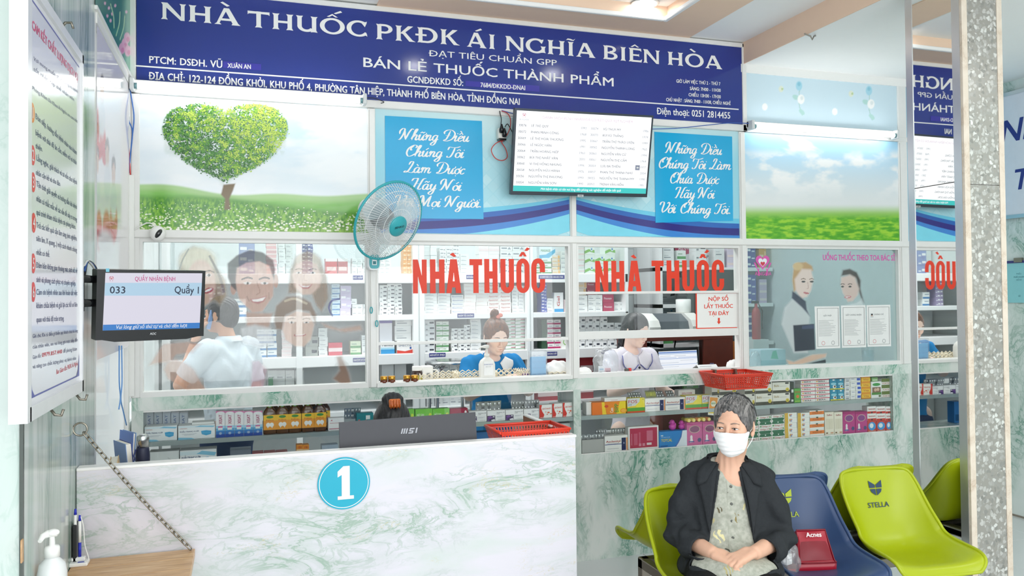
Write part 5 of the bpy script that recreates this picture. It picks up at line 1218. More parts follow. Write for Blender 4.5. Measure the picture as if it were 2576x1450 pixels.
P3(c,[(975,440),(990,380),(1060,365),(1130,400),(1168,480),(1165,560),(1200,700),(1180,690),(1140,580),(1120,470),(1060,430)],'3f2d26',.82,4,**kz)
P3(c,[(975,450),(1060,425),(1110,450),(1150,560),(1140,620),(1090,680),(1040,690),(990,600),(970,520)],'ddc3b8',.78,4,**kz)
for x in (990,1062): E3(c,x,540,16,7,'2f2b2a',.85,**kw); L3_(c,[(x - 18,520),(x,512),(x + 18,518)],1.6,'4a352b',.8,**kz)
E3(c,1040,640,34,12,'b8626a',.85,rot=-.1,**kw); E3(c,1040,638,24,5,'f3eeea',.9,rot=-.1,**kw)
P3(c,[(1000,720),(1120,690),(1170,660),(1200,720),(1220,900),(980,900)],'e6eced',.5,5,**kz)
P3(c,[(450,1240),(520,1260),(700,1190),(840,1180),(830,1220),(560,1300),(480,1310)],'d9b79f',.8,4,**kz); P3(c,[(560,1300),(830,1236),(836,1296),(540,1305)],'242731',.85,2,**kz)
c.build('print',rf,.0,.15,True)
PK = mat('d95fae',.4)
u,v = FF.px(*K4(222,300)); b = MB(); heart_logo(b,FF,u,v,.092,PK,mat('cf4354',.4),mat('e9eef0',.4)); pxtext(b,FF,'AINGHIA',K4(148,433),K4(306,432),9,.0012,PK,.01); b.build('heart_emblem',rf)
b = MB(); pxtext(b,FF,'UỐNG THUỐC THEO TOA BÁC SĨ',K4(800,286),K4(1492,290),13.5,.0012,PK,.03); b.build('slogan',rf)
# ================================================================== MIRROR COLUMN, RIGHT WALL, BENCH
xm = 2.975; yn = -1.548; yf = -1.238; xc = 3.205
col_ = thing('mirror_column','square column with a mirrored side and a glittering pebble mosaic front','column',(3.09,-1.39,0))
TRAV = marble('beige_edging','d9cdbd','b49c84','e6ddcf',14,(1,1,1),(0,0,0),.7,.4,width=.1)
onebox('core',col_,mat('bdb9b2',.6),xm + .012,xc,yn + .012,yf,0,2.905)
MIR = mat('f2f5f4',.015,1.,.5,0,key='mirror'); MIR.node_tree.nodes['Principled BSDF'].inputs['Base Color'].default_value = (.86,.88,.87,1)
onebox('mirror',col_,MIR,xm,xm + .011,yn + .05,yf - .03,.0,1.98)
onebox('mirror',col_,MIR,xm,xm + .011,yn + .05,yf - .03,1.984,2.905)
BAL = mat('d5d8d9',.3,.85,.5,.04)
onebox('edge_strip',col_,BAL,xm - .003,xm + .012,yf - .034,yf + .004,0,2.905); onebox('edge_strip',col_,BAL,xm - .003,xm + .012,yn + .012,yn + .052,0,2.905)
for x0,x1 in ((xm,xm + .03),(xc - .03,xc)): onebox('edging',col_,TRAV,x0,x1,yn,yn + .013,0,2.905)
MOS = bpy.data.materials.new('pebble_mosaic'); MOS.use_nodes = True
n,l = nodes(MOS); P_ = n['Principled BSDF']; tc = n.new('ShaderNodeTexCoord'); vo = n.new('ShaderNodeTexVoronoi'); vo.inputs['Scale'].default_value = 56; ve = n.new('ShaderNodeTexVoronoi'); ve.feature = 'DISTANCE_TO_EDGE'; ve.inputs['Scale'].default_value = 56
nz = n.new('ShaderNodeTexNoise'); nz.inputs['Scale'].default_value = 40
mx_ = n.new('ShaderNodeMix'); mx_.data_type = 'VECTOR'; mx_.inputs[0].default_value = .03
l.new(tc.outputs['Object'],nz.inputs['Vector']); l.new(tc.outputs['Object'],mx_.inputs[4]); l.new(nz.outputs['Color'],mx_.inputs[5])
for v_ in (vo,ve): l.new(mx_.outputs[1],v_.inputs['Vector'])
sp_ = n.new('ShaderNodeSeparateColor'); l.new(vo.outputs['Color'],sp_.inputs[0])
r1 = ramp(n,[(0,'8f8e89'),(.5,'b9b8b3'),(.85,'cfcec9'),(1,'e6e6e2')]); l.new(sp_.outputs[0],r1.inputs[0])
r2 = n.new('ShaderNodeMapRange'); r2.interpolation_type = 'SMOOTHSTEP'; r2.inputs['From Min'].default_value = .62; r2.inputs['From Max'].default_value = .42; l.new(vo.outputs['Distance'],r2.inputs['Value'])
m2 = n.new('ShaderNodeMix'); m2.data_type = 'RGBA'; m2.inputs[6].default_value = (*lin('a5a29b'),1); l.new(r2.outputs[0],m2.inputs[0]); l.new(r1.outputs[0],m2.inputs[7]); l.new(m2.outputs[2],P_.inputs['Base Color'])
P_.inputs['Metallic'].default_value = .45; P_.inputs['Roughness'].default_value = .25
nm = n.new('ShaderNodeNormalMap')
bp = n.new('ShaderNodeBump'); bp.inputs['Strength'].default_value = .5; bp.inputs['Distance'].default_value = .004; l.new(sp_.outputs[1],bp.inputs['Height']); l.new(bp.outputs[0],P_.inputs['Normal'])
for z0,z1 in ((0,1.965),(1.968,2.905)): onebox('mosaic_panel',col_,MOS,xm + .03,xc - .03,yn + .002,yn + .013,z0,z1)
# white sign and clipboard on the right wall
FR = Frame((4.884,0,0),(0,-1,0),(0,0,1))
b = MB(); ua,va = FR.px(2520,549); ub,vb = FR.px(2520,243)
rs = thing('white_wall_sign','white wall sign with dark blue slanted lettering behind the column','sign',tuple(FR.pt(ua,va)))
b = MB(); fslab(b,FR,ua - .3,va,ua + .9,vb,0,.02,mat('e4e6ee',.35)); b.build('board',rs)
for v_ in (va,vb):
 b = MB(); fslab(b,FR,ua - .3,v_ - .012,ua + .9,v_ + .012,0,.024,BAL); b.build('frame',rs)
DB = mat('2f3a86',.4)
for tx,x,y,cp in (('NH',2523,362,54),('T',2560,478,50)):
 b = MB(); u,v = FR.px(x,y); cap = FR.px(x,y - cp)[1] - v; ftext(b,FR,tx,u,None,v,cap,.021,DB,.03,.22); b.build('lettering',rs)
q = [FR.px(*p) for p in ((2531,762),(2531,662))]
cp_ = thing('clipboard','pale teal clipboard hung on the right marble wall behind the column','clipboard',tuple(FR.pt(q[0][0] + .1,q[0][1])))
b = MB(); fslab(b,FR,q[0][0],q[0][1],q[0][0] + .21,q[1][1],0,.006,mat('8fcfd6',.4)); b.build('board',cp_)
b = MB(); fslab(b,FR,q[0][0],q[1][1] - .004,q[0][0] + .21,q[1][1] + .012,.0,.01,mat('3c3f7c',.4)); u = q[0][0] + .105; fslab(b,FR,u - .03,q[1][1],u + .03,q[1][1] + .03,.0,.014,STEEL); b.build('clip',cp_)
b = MB()
for k,(w_,dv) in enumerate(((.09,.3),(.13,.38),(.1,.45),(.05,.85))): ctext(b,FR,('PHIẾU','PHIẾU KHÁM','HỒ SƠ','SỐ')[k],u,q[0][1] + (q[1][1] - q[0][1]) * (1 - dv),.009,.0066,mat('3f7f8c',.5),.01)
b.build('lettering',cp_)

# bench of moulded seats, back to back
LIME = mat('a7b510',.32,0,.45,.03,6); NAVYS = mat('31486f',.35,0,.45,.03,6); LIMED = mat('9aa80c',.35,0,.45,.03,6)
bn = thing('waiting_bench','back-to-back waiting bench with lime green and blue moulded seats','bench',(2.15,-1.4,0))
def shell(cx,flip,m,label,logo=None):
 # profile along the shell (v, z) from the front lip to the top of the back; half width per station
 prof = [(-.405,.405,.165),(-.40,.425,.19),(-.385,.436,.2),(-.34,.436,.203),(-.25,.428,.203),(-.16,.420,.201),(-.09,.422,.199),(-.035,.442,.197),(.0,.485,.195),(.022,.54,.193),(.038,.60,.191),(.052,.66,.187),(.062,.705,.178),(.068,.730,.165),(.070,.742,.145),(.071,.748,.11)]
 cs,sn = math.cos(-.1),math.sin(-.1)
 P = [np.array((p[0] * (.86 if p[0] < 0 else 1),p[1] * .965 if p[1] > .45 else p[1] - .016,p[2])) for p in prof]; P = catmull([tuple(p) for p in P],3)
 nu = 23; rows = []
 for i,(v,z,w) in enumerate(P):
  d = P[min(i + 1,len(P) - 1)] - P[max(i - 1,0)]; d = d[:2] / np.hypot(*d[:2]); nrm = np.array((d[1],-d[0]))   # towards the sitter: forward/up
  f = i / (len(P) - 1); wrap = .05 * math.exp(-((f - .5) / .2) ** 2) + .012
  row = []
  for j in range(nu):
   u = 2 * j / (nu - 1) - 1; e = abs(u) ** 3.2
   off = wrap * e * (-1)
   vv = v + nrm[0] * off * 1.0 + (-.045 * e * math.exp(-((f - .5) / .24) ** 2)); zz = z + nrm[1] * off + .035 * e * math.exp(-((f - .38) / .28) ** 2)
   row.append((u * w,vv,zz))
  rows.append(row)
 T = (lambda p: Vector((cx + p[0] * cs - p[1] * sn,-1.41 + p[0] * sn + p[1] * cs,p[2]))) if not flip else (lambda p: Vector((cx + .08 - p[0] * cs + p[1] * sn,-1.262 - p[0] * sn - p[1] * cs,p[2])))
 b = MB(); b.grid([[T(p) for p in r] for r in rows],m)
 me = b.mesh('seat_shell'); o = bpy.data.objects.new('seat_shell',me); COL.objects.link(o); o.parent = bn; me.transform(Matrix.Translation(-bn.location)); o['label'] = label
 sd_ = o.modifiers.new('thickness','SOLIDIFY'); sd_.thickness = .009; sd_.offset = 0 
 # rolled rim
 ring_ = [r[0] for r in rows] + rows[-1][1:-1] + [r[-1] for r in reversed(rows)] + list(reversed(rows[0][1:-1]))
 b = MB(); b.tube([T(p) for p in ring_],.0075,m,8,closed=True); b.build('rim',o)
 if logo:
  C_ = P[int(len(P) * .72)]; i0 = int(len(P) * .60); i1 = int(len(P) * .86)
  A_,B_ = P[i0],P[i1]; Vv = Vector((0,B_[0] - A_[0],B_[1] - A_[1])).normalized()
  vm = (A_[0] + B_[0]) / 2; O = T((0,vm,(A_[1] + B_[1]) / 2)); F_ = Frame(O,(cs,sn,0),(-sn * Vv.y,cs * Vv.y,Vv.z))
  s = .034; b = MB(); LGm = mat(logo,.4)
  for sg in (-1,1):
   for pl in ([(.06,.12),(.92,.3),(.98,1.05),(.5,.55),(.06,.62)][:0] or [(.07,.08),(.9,.08),(.95,1.0),(.07,.45)],[(.07,-.07),(.85,-.07),(.7,-.45),(.07,-.9)]):
    pts = [(sg * x * s,.028 + y * s) for x,y in pl]; fpoly(b,F_,pts if sg < 0 else pts[::-1],.0075,LGm)
  b.build('emblem',o)
  b = MB(); ctext(b,F_,'STELLA',0,-.052,.021,.0075,LGm,.018,wid=1.05); b.build('lettering',o)
 return o
SC = (1.69,2.16,2.63)
shell(SC[0],False,LIME,'lime green seat under the seated woman'); shell(SC[1],False,NAVYS,'dark blue seat with green star emblem','a9b92a'); shell(SC[2],False,LIME,'lime green seat with dark blue star emblem','27405c')
shell(SC[0],True,LIME,'lime green seat facing the counter'); shell(SC[1],True,NAVYS,'blue seat facing the counter'); shell(SC[2],True,LIME,'lime green seat facing the counter by the column')
BM = mat('8e877c',.35,.8,.5,.08); BK = mat('2b2a29',.5)
for y0,y1 in ((-1.53,-1.49),(-1.2,-1.16)):
 onebox('beam',bn,BM,1.585,2.8,y0,y1,.355,.398,bev=.004)
onebox('cross_bar',bn,BK,1.66,2.78,-1.49,-1.2,.36,.385)
for x in (1.578,2.74):
 for y in (-1.53,-1.2): onebox('leg',bn,BM,x,x + .04,y,y + .04,0,.398,bev=.003)
 onebox('end_bar',bn,BM,x,x + .04,-1.53,-1.16,.355,.395,bev=.003)
b = MB(); b.lathe([(.011,0),(.011,.006),(.007,.008)],(1.66,-1.161,.377),STEEL,6,axis=(0,1,0)); b.lathe([(.011,0),(.011,.006)],(1.66,-1.53,.377),STEEL,6,axis=(0,-1,0)); b.build('bolt',bn)
# ================================================================== MEDICINE BOXES
def decal(fr,w_,h_,design,mb=None):
 """printed face in unit coordinates of the box front"""
 b = mb or MB(); n = .0006
 for d in design:
  n += .00012; k = d[0]; m = mat(d[-1] if isinstance(d[-1],str) else d[-2],.4)
  if k == 'r': fquad(b,fr,d[1] * w_,d[2] * h_,d[3] * w_,d[4] * h_,n,m)
  elif k == 'e': disc(b,fr,d[1] * w_,d[2] * h_,d[3] * w_,d[4] * h_,n,m,18)
  elif k == 'p': fpoly(b,fr,[(x * w_,y * h_) for x,y in d[1]],n,m)
  elif k == 't': ftext(b,fr,d[1],d[2] * w_,d[3] * w_,d[4] * h_,d[5] * h_,n,m,.02)
  elif k == 'v':   # text running upwards
   F_ = Frame(fr.pt(d[2] * w_,d[3] * h_),fr.V,-fr.U); ftext(b,F_,d[1],0,(d[4] - d[3]) * h_,0,d[5] * w_,n,m,.02)
 return b
_PB = {}
def medbox(label,x0,x1,y,depth,z0,z1,base,design=(),group=None,name='medicine_box',rot=0.,cat='box'):
 w_,h_ = round(x1 - x0,4),round(z1 - z0,4); k = (w_,h_,depth,base,str(design),name)
 if k not in _PB:
  b = MB(); b.box(-w_ / 2,w_ / 2,0,depth,0,h_,mat(base,.45),bev=min(.0012,h_ * .08)); me = b.mesh(name)
  dm = None
  if design: dm = decal(Frame((-w_ / 2,0,0),(1,0,0),(0,0,1)),w_,h_,design).mesh('printed_front')
  _PB[k] = (me,dm)
 me,dm = _PB[k]
 o = bpy.data.objects.new(name,me); COL.objects.link(o); o.location = ((x0 + x1) / 2,y,z0); o.rotation_euler.z = rot
 o['label'] = label; o['category'] = cat
 if group: o['group'] = group
 if dm:
  c = bpy.data.objects.new('printed_front',dm); COL.objects.link(c); c.parent = o
 return o
def rect(Z,x0,y0,x1,y1,y):
 """pixel rectangle of crop Z on the plane y -> x0, x1, z0, z1"""
 a = PY(*Z(x0,(y0 + y1) / 2),y); b = PY(*Z(x1,(y0 + y1) / 2),y); t = PY(*Z((x0 + x1) / 2,y0),y); q = PY(*Z((x0 + x1) / 2,y1),y)
 return a.x,b.x,q.z,t.z
def one(label,Z,r,y,depth,base,design=(),zb=None,**k):
 x0,x1,z0,z1 = rect(Z,*r,y)
 if zb is not None: z0 = zb
 return medbox(label,x0 + .0006,x1 - .0006,y,depth,z0,z1,base,design,**k)
def stack(desc,where,Z,r,rows,y,depth,base,design=(),zb=None,group=None,jit=.0015,alt=None):
 x0,x1,z0,z1 = rect(Z,*r,y)
 if zb is not None: z0 = zb
 h = (z1 - z0) / rows
 for i in range(rows):
  j = random.uniform(-jit,jit); top = rows - 1 - i
  pos = '' if rows == 1 else 'top' if top == 0 else 'bottom' if i == 0 else ORD[top] + ' down'
  lab = f'{desc}, {pos}, {where}' if pos else f'{desc}, {where}'
  dz = design if not (alt and i % 2) else alt
  medbox(lab,x0 + .0008 + j,x1 - .0008 + j,y + random.uniform(0,.004),depth,z0 + i * h,z0 + (i + 1) * h - .0004,base,dz,group)
Z4 = lambda x,y: (320 + x * .2329,980 + y * .2329)
Z5 = C5
Z8 = lambda x,y: (1440 + x * .2019,930 + y * .2019)
Z9 = lambda x,y: (1860 + x * .2252,900 + y * .2252)
ZA,ZB = .8142,.5985
Yf = .022
# --- left niche, upper shelf
SATG = [('v','XISAT',.62,.3,.92,.3,'6f87b5'),('r',.1,.02,.9,.12,'c5d2e6')]
for i in range(5): one(f'pale grey blue carton, {NTH[i]} from the pillar in the row behind the mask boxes',Z4,(195 + i * 92,255,195 + i * 92 + 91,600),.14,.05,'dfe5ee',SATG,ZA,group='pale cartons behind the mask boxes')
MASK = [('r',.0,.86,.5,.97,'e2f2f8'),('p',[(.45,.88),(.95,.8),(1,.9),(.6,.97)],'8ecbe6'),('t','KHẨU TRANG 4 LỚP',.05,.56,.52,.09,'3f5580'),('p',[(.62,.56),(.76,.6),(.9,.54),(.89,.3),(.76,.22),(.64,.32)],'3fa9dc'),('r',.66,.44,.87,.455,'7cc9ea'),('r',.65,.38,.88,.395,'7cc9ea'),('r',.1,.38,.5,.4,'b5bcc6'),('r',.16,.31,.44,.33,'b5bcc6'),('p',[(0,0),(.45,0),(.36,.1),(0,.16)],'8ecbe6'),('t','UNASEN',.04,.24,.76,.07,'d9a9a4')]
one('white face mask carton with blue mask picture beside the marble post',Z4,(185,400,540,605),Yf,.09,'f2f5f7',MASK,ZA,name='mask_carton'); one('white face mask carton next to the tall pink topped cartons',Z4,(548,388,950,605),Yf,.09,'f2f5f7',MASK,ZA,name='mask_carton')
x0,x1,z0,z1 = rect(Z4,700,335,940,365,.05); medbox('flat white box lying on the right mask carton',x0,x1,.04,.06,rect(Z4,548,388,950,605,Yf)[3] + .0005,rect(Z4,548,388,950,605,Yf)[3] + .012,'eef0ee',[('r',0,.8,1,1,'d5d9d8')])
XIS = [('r',0,0,1,.12,'2b4fa6'),('r',0,.12,1,.24,'2f79c4'),('r',0,.24,1,.34,'58aada'),('r',0,.34,1,.44,'a5d5ee'),('r',0,.93,1,1,'e77fb4'),('e',.5,.93,.42,.05,'f5f4f6'),('v','XISAT',.68,.5,.86,.34,'b02f68'),('r',.24,.28,.74,.42,'f1eef0'),('r',.24,.37,.74,.42,'d65a94'),('e',.5,.15,.16,.05,'9fb7d5')]
for i in range(5): one(f'tall white blue and pink carton, {NTH[i]} of the five by the mouthwash bottles',Z4,(957 + i * 101,235,957 + i * 101 + 100,583),Yf,.05,'f3f1f3',XIS,ZA,group='tall pink topped cartons')
# mouthwash bottles
BRW = mat('5a3413',.12,0,.6,.1,20); GRN = mat('8fc63f',.4); YEL = mat('f3c021',.4); ORG = mat('ef9a2c',.4)
def bottle0():
 t = thing('mouthwash_bottle','','bottle',(0,0,0),'mouthwash bottles in the display')
 w_ = .0135
 def rr(w,d,z,k=20): return [(w * math.copysign(abs(math.cos(a)) ** .55,math.cos(a)),d * math.copysign(abs(math.sin(a)) ** .55,math.sin(a)),z) for a in [2 * PI * i / k for i in range(k)]]
 H = .082; b = MB(); b.grid([rr(.0155,.011,0),rr(.0165,.012,.003),rr(.0165,.012,.052),rr(.0145,.0105,.058),rr(.0085,.0075,.066),rr(.0075,.007,.07)],BRW,closed=True,cap=True); b.build('bottle',t)
 b = MB(); b.lathe([(.0085,.066),(.0088,.069),(.0078,.085),(.007,.0865)],(0,0,0),GRN,16); b.build('cap',t)
 b = MB(); F_ = Frame((-.0155,-.0126,.011),(1,0,0),(0,0,1)); decal(F_,.031,.037,[('r',0,0,1,1,'f0a02e'),('r',0,.62,1,1,'f4c22a'),('e',.5,.86,.28,.09,'3f8f3a'),('e',.36,.34,.17,.15,'f6f6f2'),('e',.64,.34,.17,.15,'f6f6f2'),('r',.2,.3,.8,.4,'f6f6f2'),('p',[(.22,.3),(.42,.3),(.34,.1)],'f6f6f2'),('p',[(.58,.3),(.78,.3),(.66,.1)],'f6f6f2'),('t','Nha',.2,.8,.6,.1,'d9662a')],b); b.build('label',t)
 b = MB(); disc(b,Frame((0,-.0089,.072),(1,0,0),(0,0,1)),0,0,.0035,.005,0,mat('bfe0ea',.4),12); b.build('neck_tag',t)
 return t
bt = bottle0(); k = 0
for row,(yy,dx) in enumerate(((.05,0),(.105,.02))):
 for i,cx in enumerate((1540,1675,1810,1950,2080)):
  o = bt if k == 0 else copy_tree(bt); k += 1
  o.scale = (1.98,1.98,2.02); o.location = (PY(*Z4(cx,400),yy).x + dx,yy,ZA); o['label'] = f"brown mouthwash bottle with green cap, {NTH[i]} from the tall cartons in the {'front' if row == 0 else 'rear'} row"
GOL = [('r',.05,.12,.95,.17,'b5395a'),('t','GOLCOXIB',.1,.8,.56,.08,'b9596e'),('p',[(.14,.8),(.26,.78),(.24,.9),(.2,.84)],'c84a5a'),('p',[(.9,.4),(1,.36),(1,.5)],'6f7480')]
one('white carton with red swoosh beside the last mouthwash bottle',Z4,(2170,310,2345,512),Yf,.05,'f3f3f4',GOL,ZA)
one('teal carton with red lettering behind the computer screen',Z5,(195,332,372,440),Yf,.05,'1f7f86',[('t','Fercin',.1,.7,.3,.3,'e25a4a'),('r',.55,.6,.8,.85,'e9ecec')],ZA)
for i,(a,q) in enumerate(((640,800),(808,990),(991,1168))): one(f'green carton, {NTH[i]} of three behind the computer screen',Z5,(a,294 - i * 4,q,420),Yf,.05,'58b53c',[('r',0,.55,1,1,'7ccf4a'),('t','MÁT GAN',.1,.5,.55,.16,'e9f5d9'),('e',.86,.62,.08,.12,'d9e84a')],ZA)
one('maroon carton between the green cartons and the purple patterned ones',Z5,(1170,284,1358,420),Yf,.05,'a32347',[('r',.05,.5,.8,.6,'e5c3cd'),('e',.88,.75,.06,.1,'f3eef0')],ZA)
STD = [('r',.0,0,.44,.52,'3f2a5c'),('p',[(0,.4),(.2,.52),(.3,.3),(.1,.22)],'7b4f9c'),('p',[(.2,.1),(.4,.2),(.44,0),(.25,0)],'ede9f2'),('p',[(.02,.3),(.14,.12),(.06,.0),(0,0)],'6a4390'),('r',.3,.36,.4,.46,'ede9f2'),('t','Stadnex 20',.52,.96,.76,.08,'6b6f7c'),('t','CAP',.52,.68,.64,.07,'6b6f7c'),('r',.52,.42,.9,.45,'b9bcc4'),('r',.52,.34,.8,.37,'b9bcc4'),('t','STELLA',.62,.94,.1,.04,'55585f')]
for i,(a,q,t,bo) in enumerate(((1370,1556,312,478),(1560,1750,305,476),(1753,1939,296,468),(1943,2104,288,456))): one(f'white and purple patterned carton, {NTH[i]} to the right of the computer screen',Z5,(a,t,q,bo),Yf,.05,'f1f0f2',STD,ZA,group='white and purple cartons')
SAT = [('p',[(0,0),(.3,0),(.38,.25),(.22,.5),(.14,.75),(.2,1),(0,1)],'d8392c'),('t','SATAVIT',.22,.95,.64,.12,'d2503f'),('e',.72,.4,.1,.06,'df6a4c'),('e',.5,.45,.05,.03,'df6a4c'),('e',.62,.27,.06,.035,'df6a4c'),('e',.92,.3,.08,.05,'e58a62'),('r',.05,.03,.4,.06,'f3dcd5')]
for i,(a,q,t,bo) in enumerate(((2106,2238,245,422),(2240,2348,232,415),(2350,2462,222,408))): one(f'white carton with red curve and bubbles, {NTH[i]} of three by the marble post',Z5,(a,t,q,bo),Yf,.05,'f4f1ee',SAT,ZA,group='red curved cartons')
# blister strips
BLI = mat('b9bcc0',.3,.75,.5,.05); PIL = mat('d4d6d8',.22,.6,.5,.03)
def blister(label,p,n,wdt,hgt,tilt=.5,group=None,m=BLI,pil=PIL,rows=2,yaw=0):
 wdt *= 1.7; hgt *= 1.5
 t = thing('blister_pack',label,'blister pack',p,group)
 Mx = Matrix.Translation(Vector(p)) @ Matrix.Rotation(yaw,4,'Z') @ Matrix.Rotation(-tilt,4,'X')
 b = MB(); b.box(-wdt / 2,wdt / 2,0,.0012,0,hgt,m,mtx=Mx); b.build('foil',t)
 for i in range(n):
  for j in range(rows):
   b = MB(); b.ball((0,0,0),1,pil,8,5,(wdt / n * .36,.0052,hgt / rows * .34)); bmesh.ops.transform(b.bm,matrix=Mx @ Matrix.Translation((-wdt / 2 + wdt / n * (i + .5),-.0005,hgt / rows * (j + .5))),verts=b.bm.verts); b.build('pill',t)
 return t
kk = 0
for i,(x,y,hg) in enumerate(((2400,260,.03),(2480,250,.03))):
 x0 = PY(*Z4(x,330),.06).x; blister(f'silver blister pack, {NTH[i]} behind the white carton with red swoosh',(x0,.09,ZA + .045),3,.028,.04,-.2)
for i,cx in enumerate((1480,1510,1540,1570,1610,1660)):
 p = PY(*Z5(cx,300),.08); blister(f'silver blister pack, {NTH[i]} standing behind the purple patterned cartons',(p.x,.075 + (i % 2) * .012,ZA + .036),2,.03,.045,-.15)
for i,cx in enumerate((930,1040,1130,1230,1330)):
 p = PY(*Z5(cx,300),.08); blister(f'silver blister pack, {NTH[i]} lying on the green cartons',(p.x,.045,ZA + .033 + .002 * i),4,.04,.03,.9 + .1 * i)
for i,cx in enumerate((1860,1900,1940,1990,2050)):
 p = PY(*Z5(cx,260),.08); blister(f'silver blister pack, {NTH[i]} standing behind the red curved cartons',(p.x,.08 + (i % 3) * .01,ZA + .04),3,.034,.04,-.3)
# --- left niche, lower shelf
one('plain white box under the shelf beside the navy flask',Z4,(235,672,562,850),.03,.08,'e9ecec',[('p',[(.6,.8),(1,.5),(1,.55),(.64,.82)],'d5d9d9')],ZB); MASKL = [(d[0],[(x,y * .7 + .36) for x,y in d[1]],d[2]) if d[0] == 'p' and d[1][0][1] == .56 else (*d[:4],d[4] + .2,*d[5:]) if d[0] == 't' and d[2] == .05 else d for d in MASK[:6]]
one('white face mask carton under the shelf',Z4,(568,655,965,860),Yf,.09,'f2f5f7',MASKL,ZB,name='mask_carton')
one('grey blue carton in the dark under the shelf',Z4,(1110,650,1340,860),.12,.08,'8f9aa8',[('r',.1,.5,.6,.7,'4f78a8')],ZB)
for i in range(3): one(f'flat red box, {NTH[i]} of three under the shelf',Z4,(1350 + i * 130,690 - i * 5,1350 + i * 130 + 126,860),.06,.08,'b5343c',[('r',.05,.4,.95,.5,'d88a8a')],ZB)
ORB = [('r',0,.1,1,.4,'f5d9b0'),('t','191',.25,.8,.5,.3,'c83a2a')]
stack('orange carton with red numerals','under the shelf, near side',Z4,(1825,600,1898,860),4,Yf,.05,'f09a3c',ORB,ZB); stack('orange carton with red numerals','under the shelf, far side',Z4,(1899,600,1970,860),4,Yf,.05,'f09a3c',ORB,ZB)
one('pale blue box under the shelf right of the orange cartons',Z4,(2100,600,2280,860),.06,.06,'b9c9da',[('r',.1,.6,.7,.75,'5f86b5')],ZB)
one('white and blue packet under the shelf by the red basket',Z5,(1440,530,1590,640),.1,.06,'2f6fb0',[('r',.3,.1,.9,.4,'1f4f80')],ZB)
stack('plain white medicine box','lower shelf behind the desk divider',Z5,(2250,440,2440,700),6,.05,.06,'dfe1e0',[('r',.1,.3,.5,.5,'a9adb2')],ZB)
# --- right niche, upper shelf
BIP = [('r',0,0,.3,1,'ee7a2c'),('p',[(.3,0),(.42,0),(.36,1),(.28,1)],'f7d23a'),('r',.42,0,1,1,'f08a2c'),('p',[(.72,0),(1,0),(1,1),(.82,1)],'f5d62e'),('e',.93,.22,.1,.2,'f39a2a'),('e',.93,.22,.07,.14,'f7b44a'),('v','BIPP',.78,.12,.82,.12,'3f9a3a'),('v','Cam',.62,.1,.5,.09,'f6efe0'),('e',.42,.65,.06,.11,'d9492c')]
one('orange and yellow fruit drink carton lying on its side by the marble post',Z8,(245,405,665,610),Yf,.07,'f08a2c',BIP,ZA); x0,x1,z0,z1 = rect(Z8,178,410,244,610,.03)
medbox('white end flap box beside the orange drink carton',x0,x1,.035,.06,ZA,z1,'efedeb')
x0,x1,z0,z1 = rect(Z8,400,315,672,402,.03); zt = rect(Z8,245,405,665,610,Yf)[3] + .0004; medbox('white box lying on the orange drink carton',x0,x1,.03,.05,zt,zt + .022,'f0efee',[('r',.3,.3,.6,.38,'cf8a7a'),('r',.1,.55,.9,.6,'d5d5d8')])
FOS = [('r',0,.0,1,.1,'d9502f'),('r',0,.1,1,.34,'5aa845'),('r',0,.34,1,.62,'f3e24a'),('p',[(0,.42),(.45,.48),(.7,.75),(.72,1),(0,1)],'d9dcdb'),('t','FOS',.06,.56,.66,.22,'c8445a'),('t','HT',.06,.26,.48,.13,'55708f'),('e',.78,.36,.12,.14,'df7a3a'),('e',.76,.58,.08,.08,'df7a3a'),('r',.08,.38,.5,.41,'e9a04a'),('e',.9,.9,.06,.05,'c9b83a')]
ASC = [('r',.73,.04,.92,.84,'20285c'),('r',.94,.04,.985,.84,'ee8a3c'),('r',0,.43,.73,.47,'3a3f86'),('t','Asclenityl',.05,.68,.58,.13,'b5382c'),('p',[(.8,.46),(.86,.46),(.83,.58)],'b9c2e6'),('r',.1,.16,.6,.2,'c9c9cc'),('r',.1,.5,.6,.53,'c3c3c8')]
one('yellow green carton with a sitting character, nearest the orange drink carton',Z8,(683,358,902,592),Yf,.06,'f2e04a',FOS[:6] + FOS[8:],ZA)
for i,r_ in enumerate(((905,358,1157,578),(1160,350,1406,568))): one(f'white carton with navy and orange stripe, {NTH[i]} of two between the yellow cartons',Z8,r_,Yf,.06,'f3f1ee',ASC,ZA)
one('yellow green carton right of the navy striped cartons',Z8,(1409,326,1612,555),Yf,.06,'f2e04a',FOS[:6] + FOS[8:],ZA); one('yellow green carton half hidden behind the hanging orange sachet',Z8,(1615,318,1800,548),Yf + .004,.06,'f2e04a',FOS[:6] + FOS[8:],ZA)
sa = PY(*Z8(1745,450),.006); sc3 = MB(); F_ = Frame((sa.x - .03,.012,sa.z - .055),(1,0,-.12),(.12,0,1))
fslab(sc3,F_,0,0,.06,.112,0,.003,mat('f1ebe2',.3)); decal(Frame(F_.pt(0,0,.003),F_.U,F_.V),.06,.112,[('r',.06,.1,.94,.95,'f2a03c'),('r',.06,.1,.94,.35,'f5d23a'),('e',.5,.62,.3,.16,'f6f0da'),('t','BIPP',.26,.76,.58,.1,'3f9a3a')],sc3); tag(center(sc3.build('drink_sachet')),'orange sample sachet taped to the display glass beside the seated woman','sachet')
one('white carton with pink lettering lying on top behind the yellow cartons',Z8,(1320,255,1530,330),.09,.05,'e9e6e4',[('t','GOLCOXIB',.2,.8,.3,.3,'b9596e')],rect(Z8,1320,330,1530,560,.09)[3])
for i,cx in enumerate((960,1010)): blister(f'yellow capsule blister, {NTH[i]} lying on the navy striped cartons',(PY(*Z8(cx,340),.05).x,.05,rect(Z8,905,358,1157,578,Yf)[3] + .001),5,.024,.03,.5,m=mat('8d9058',.35,.4),pil=mat('c9c94a',.3),rows=1)
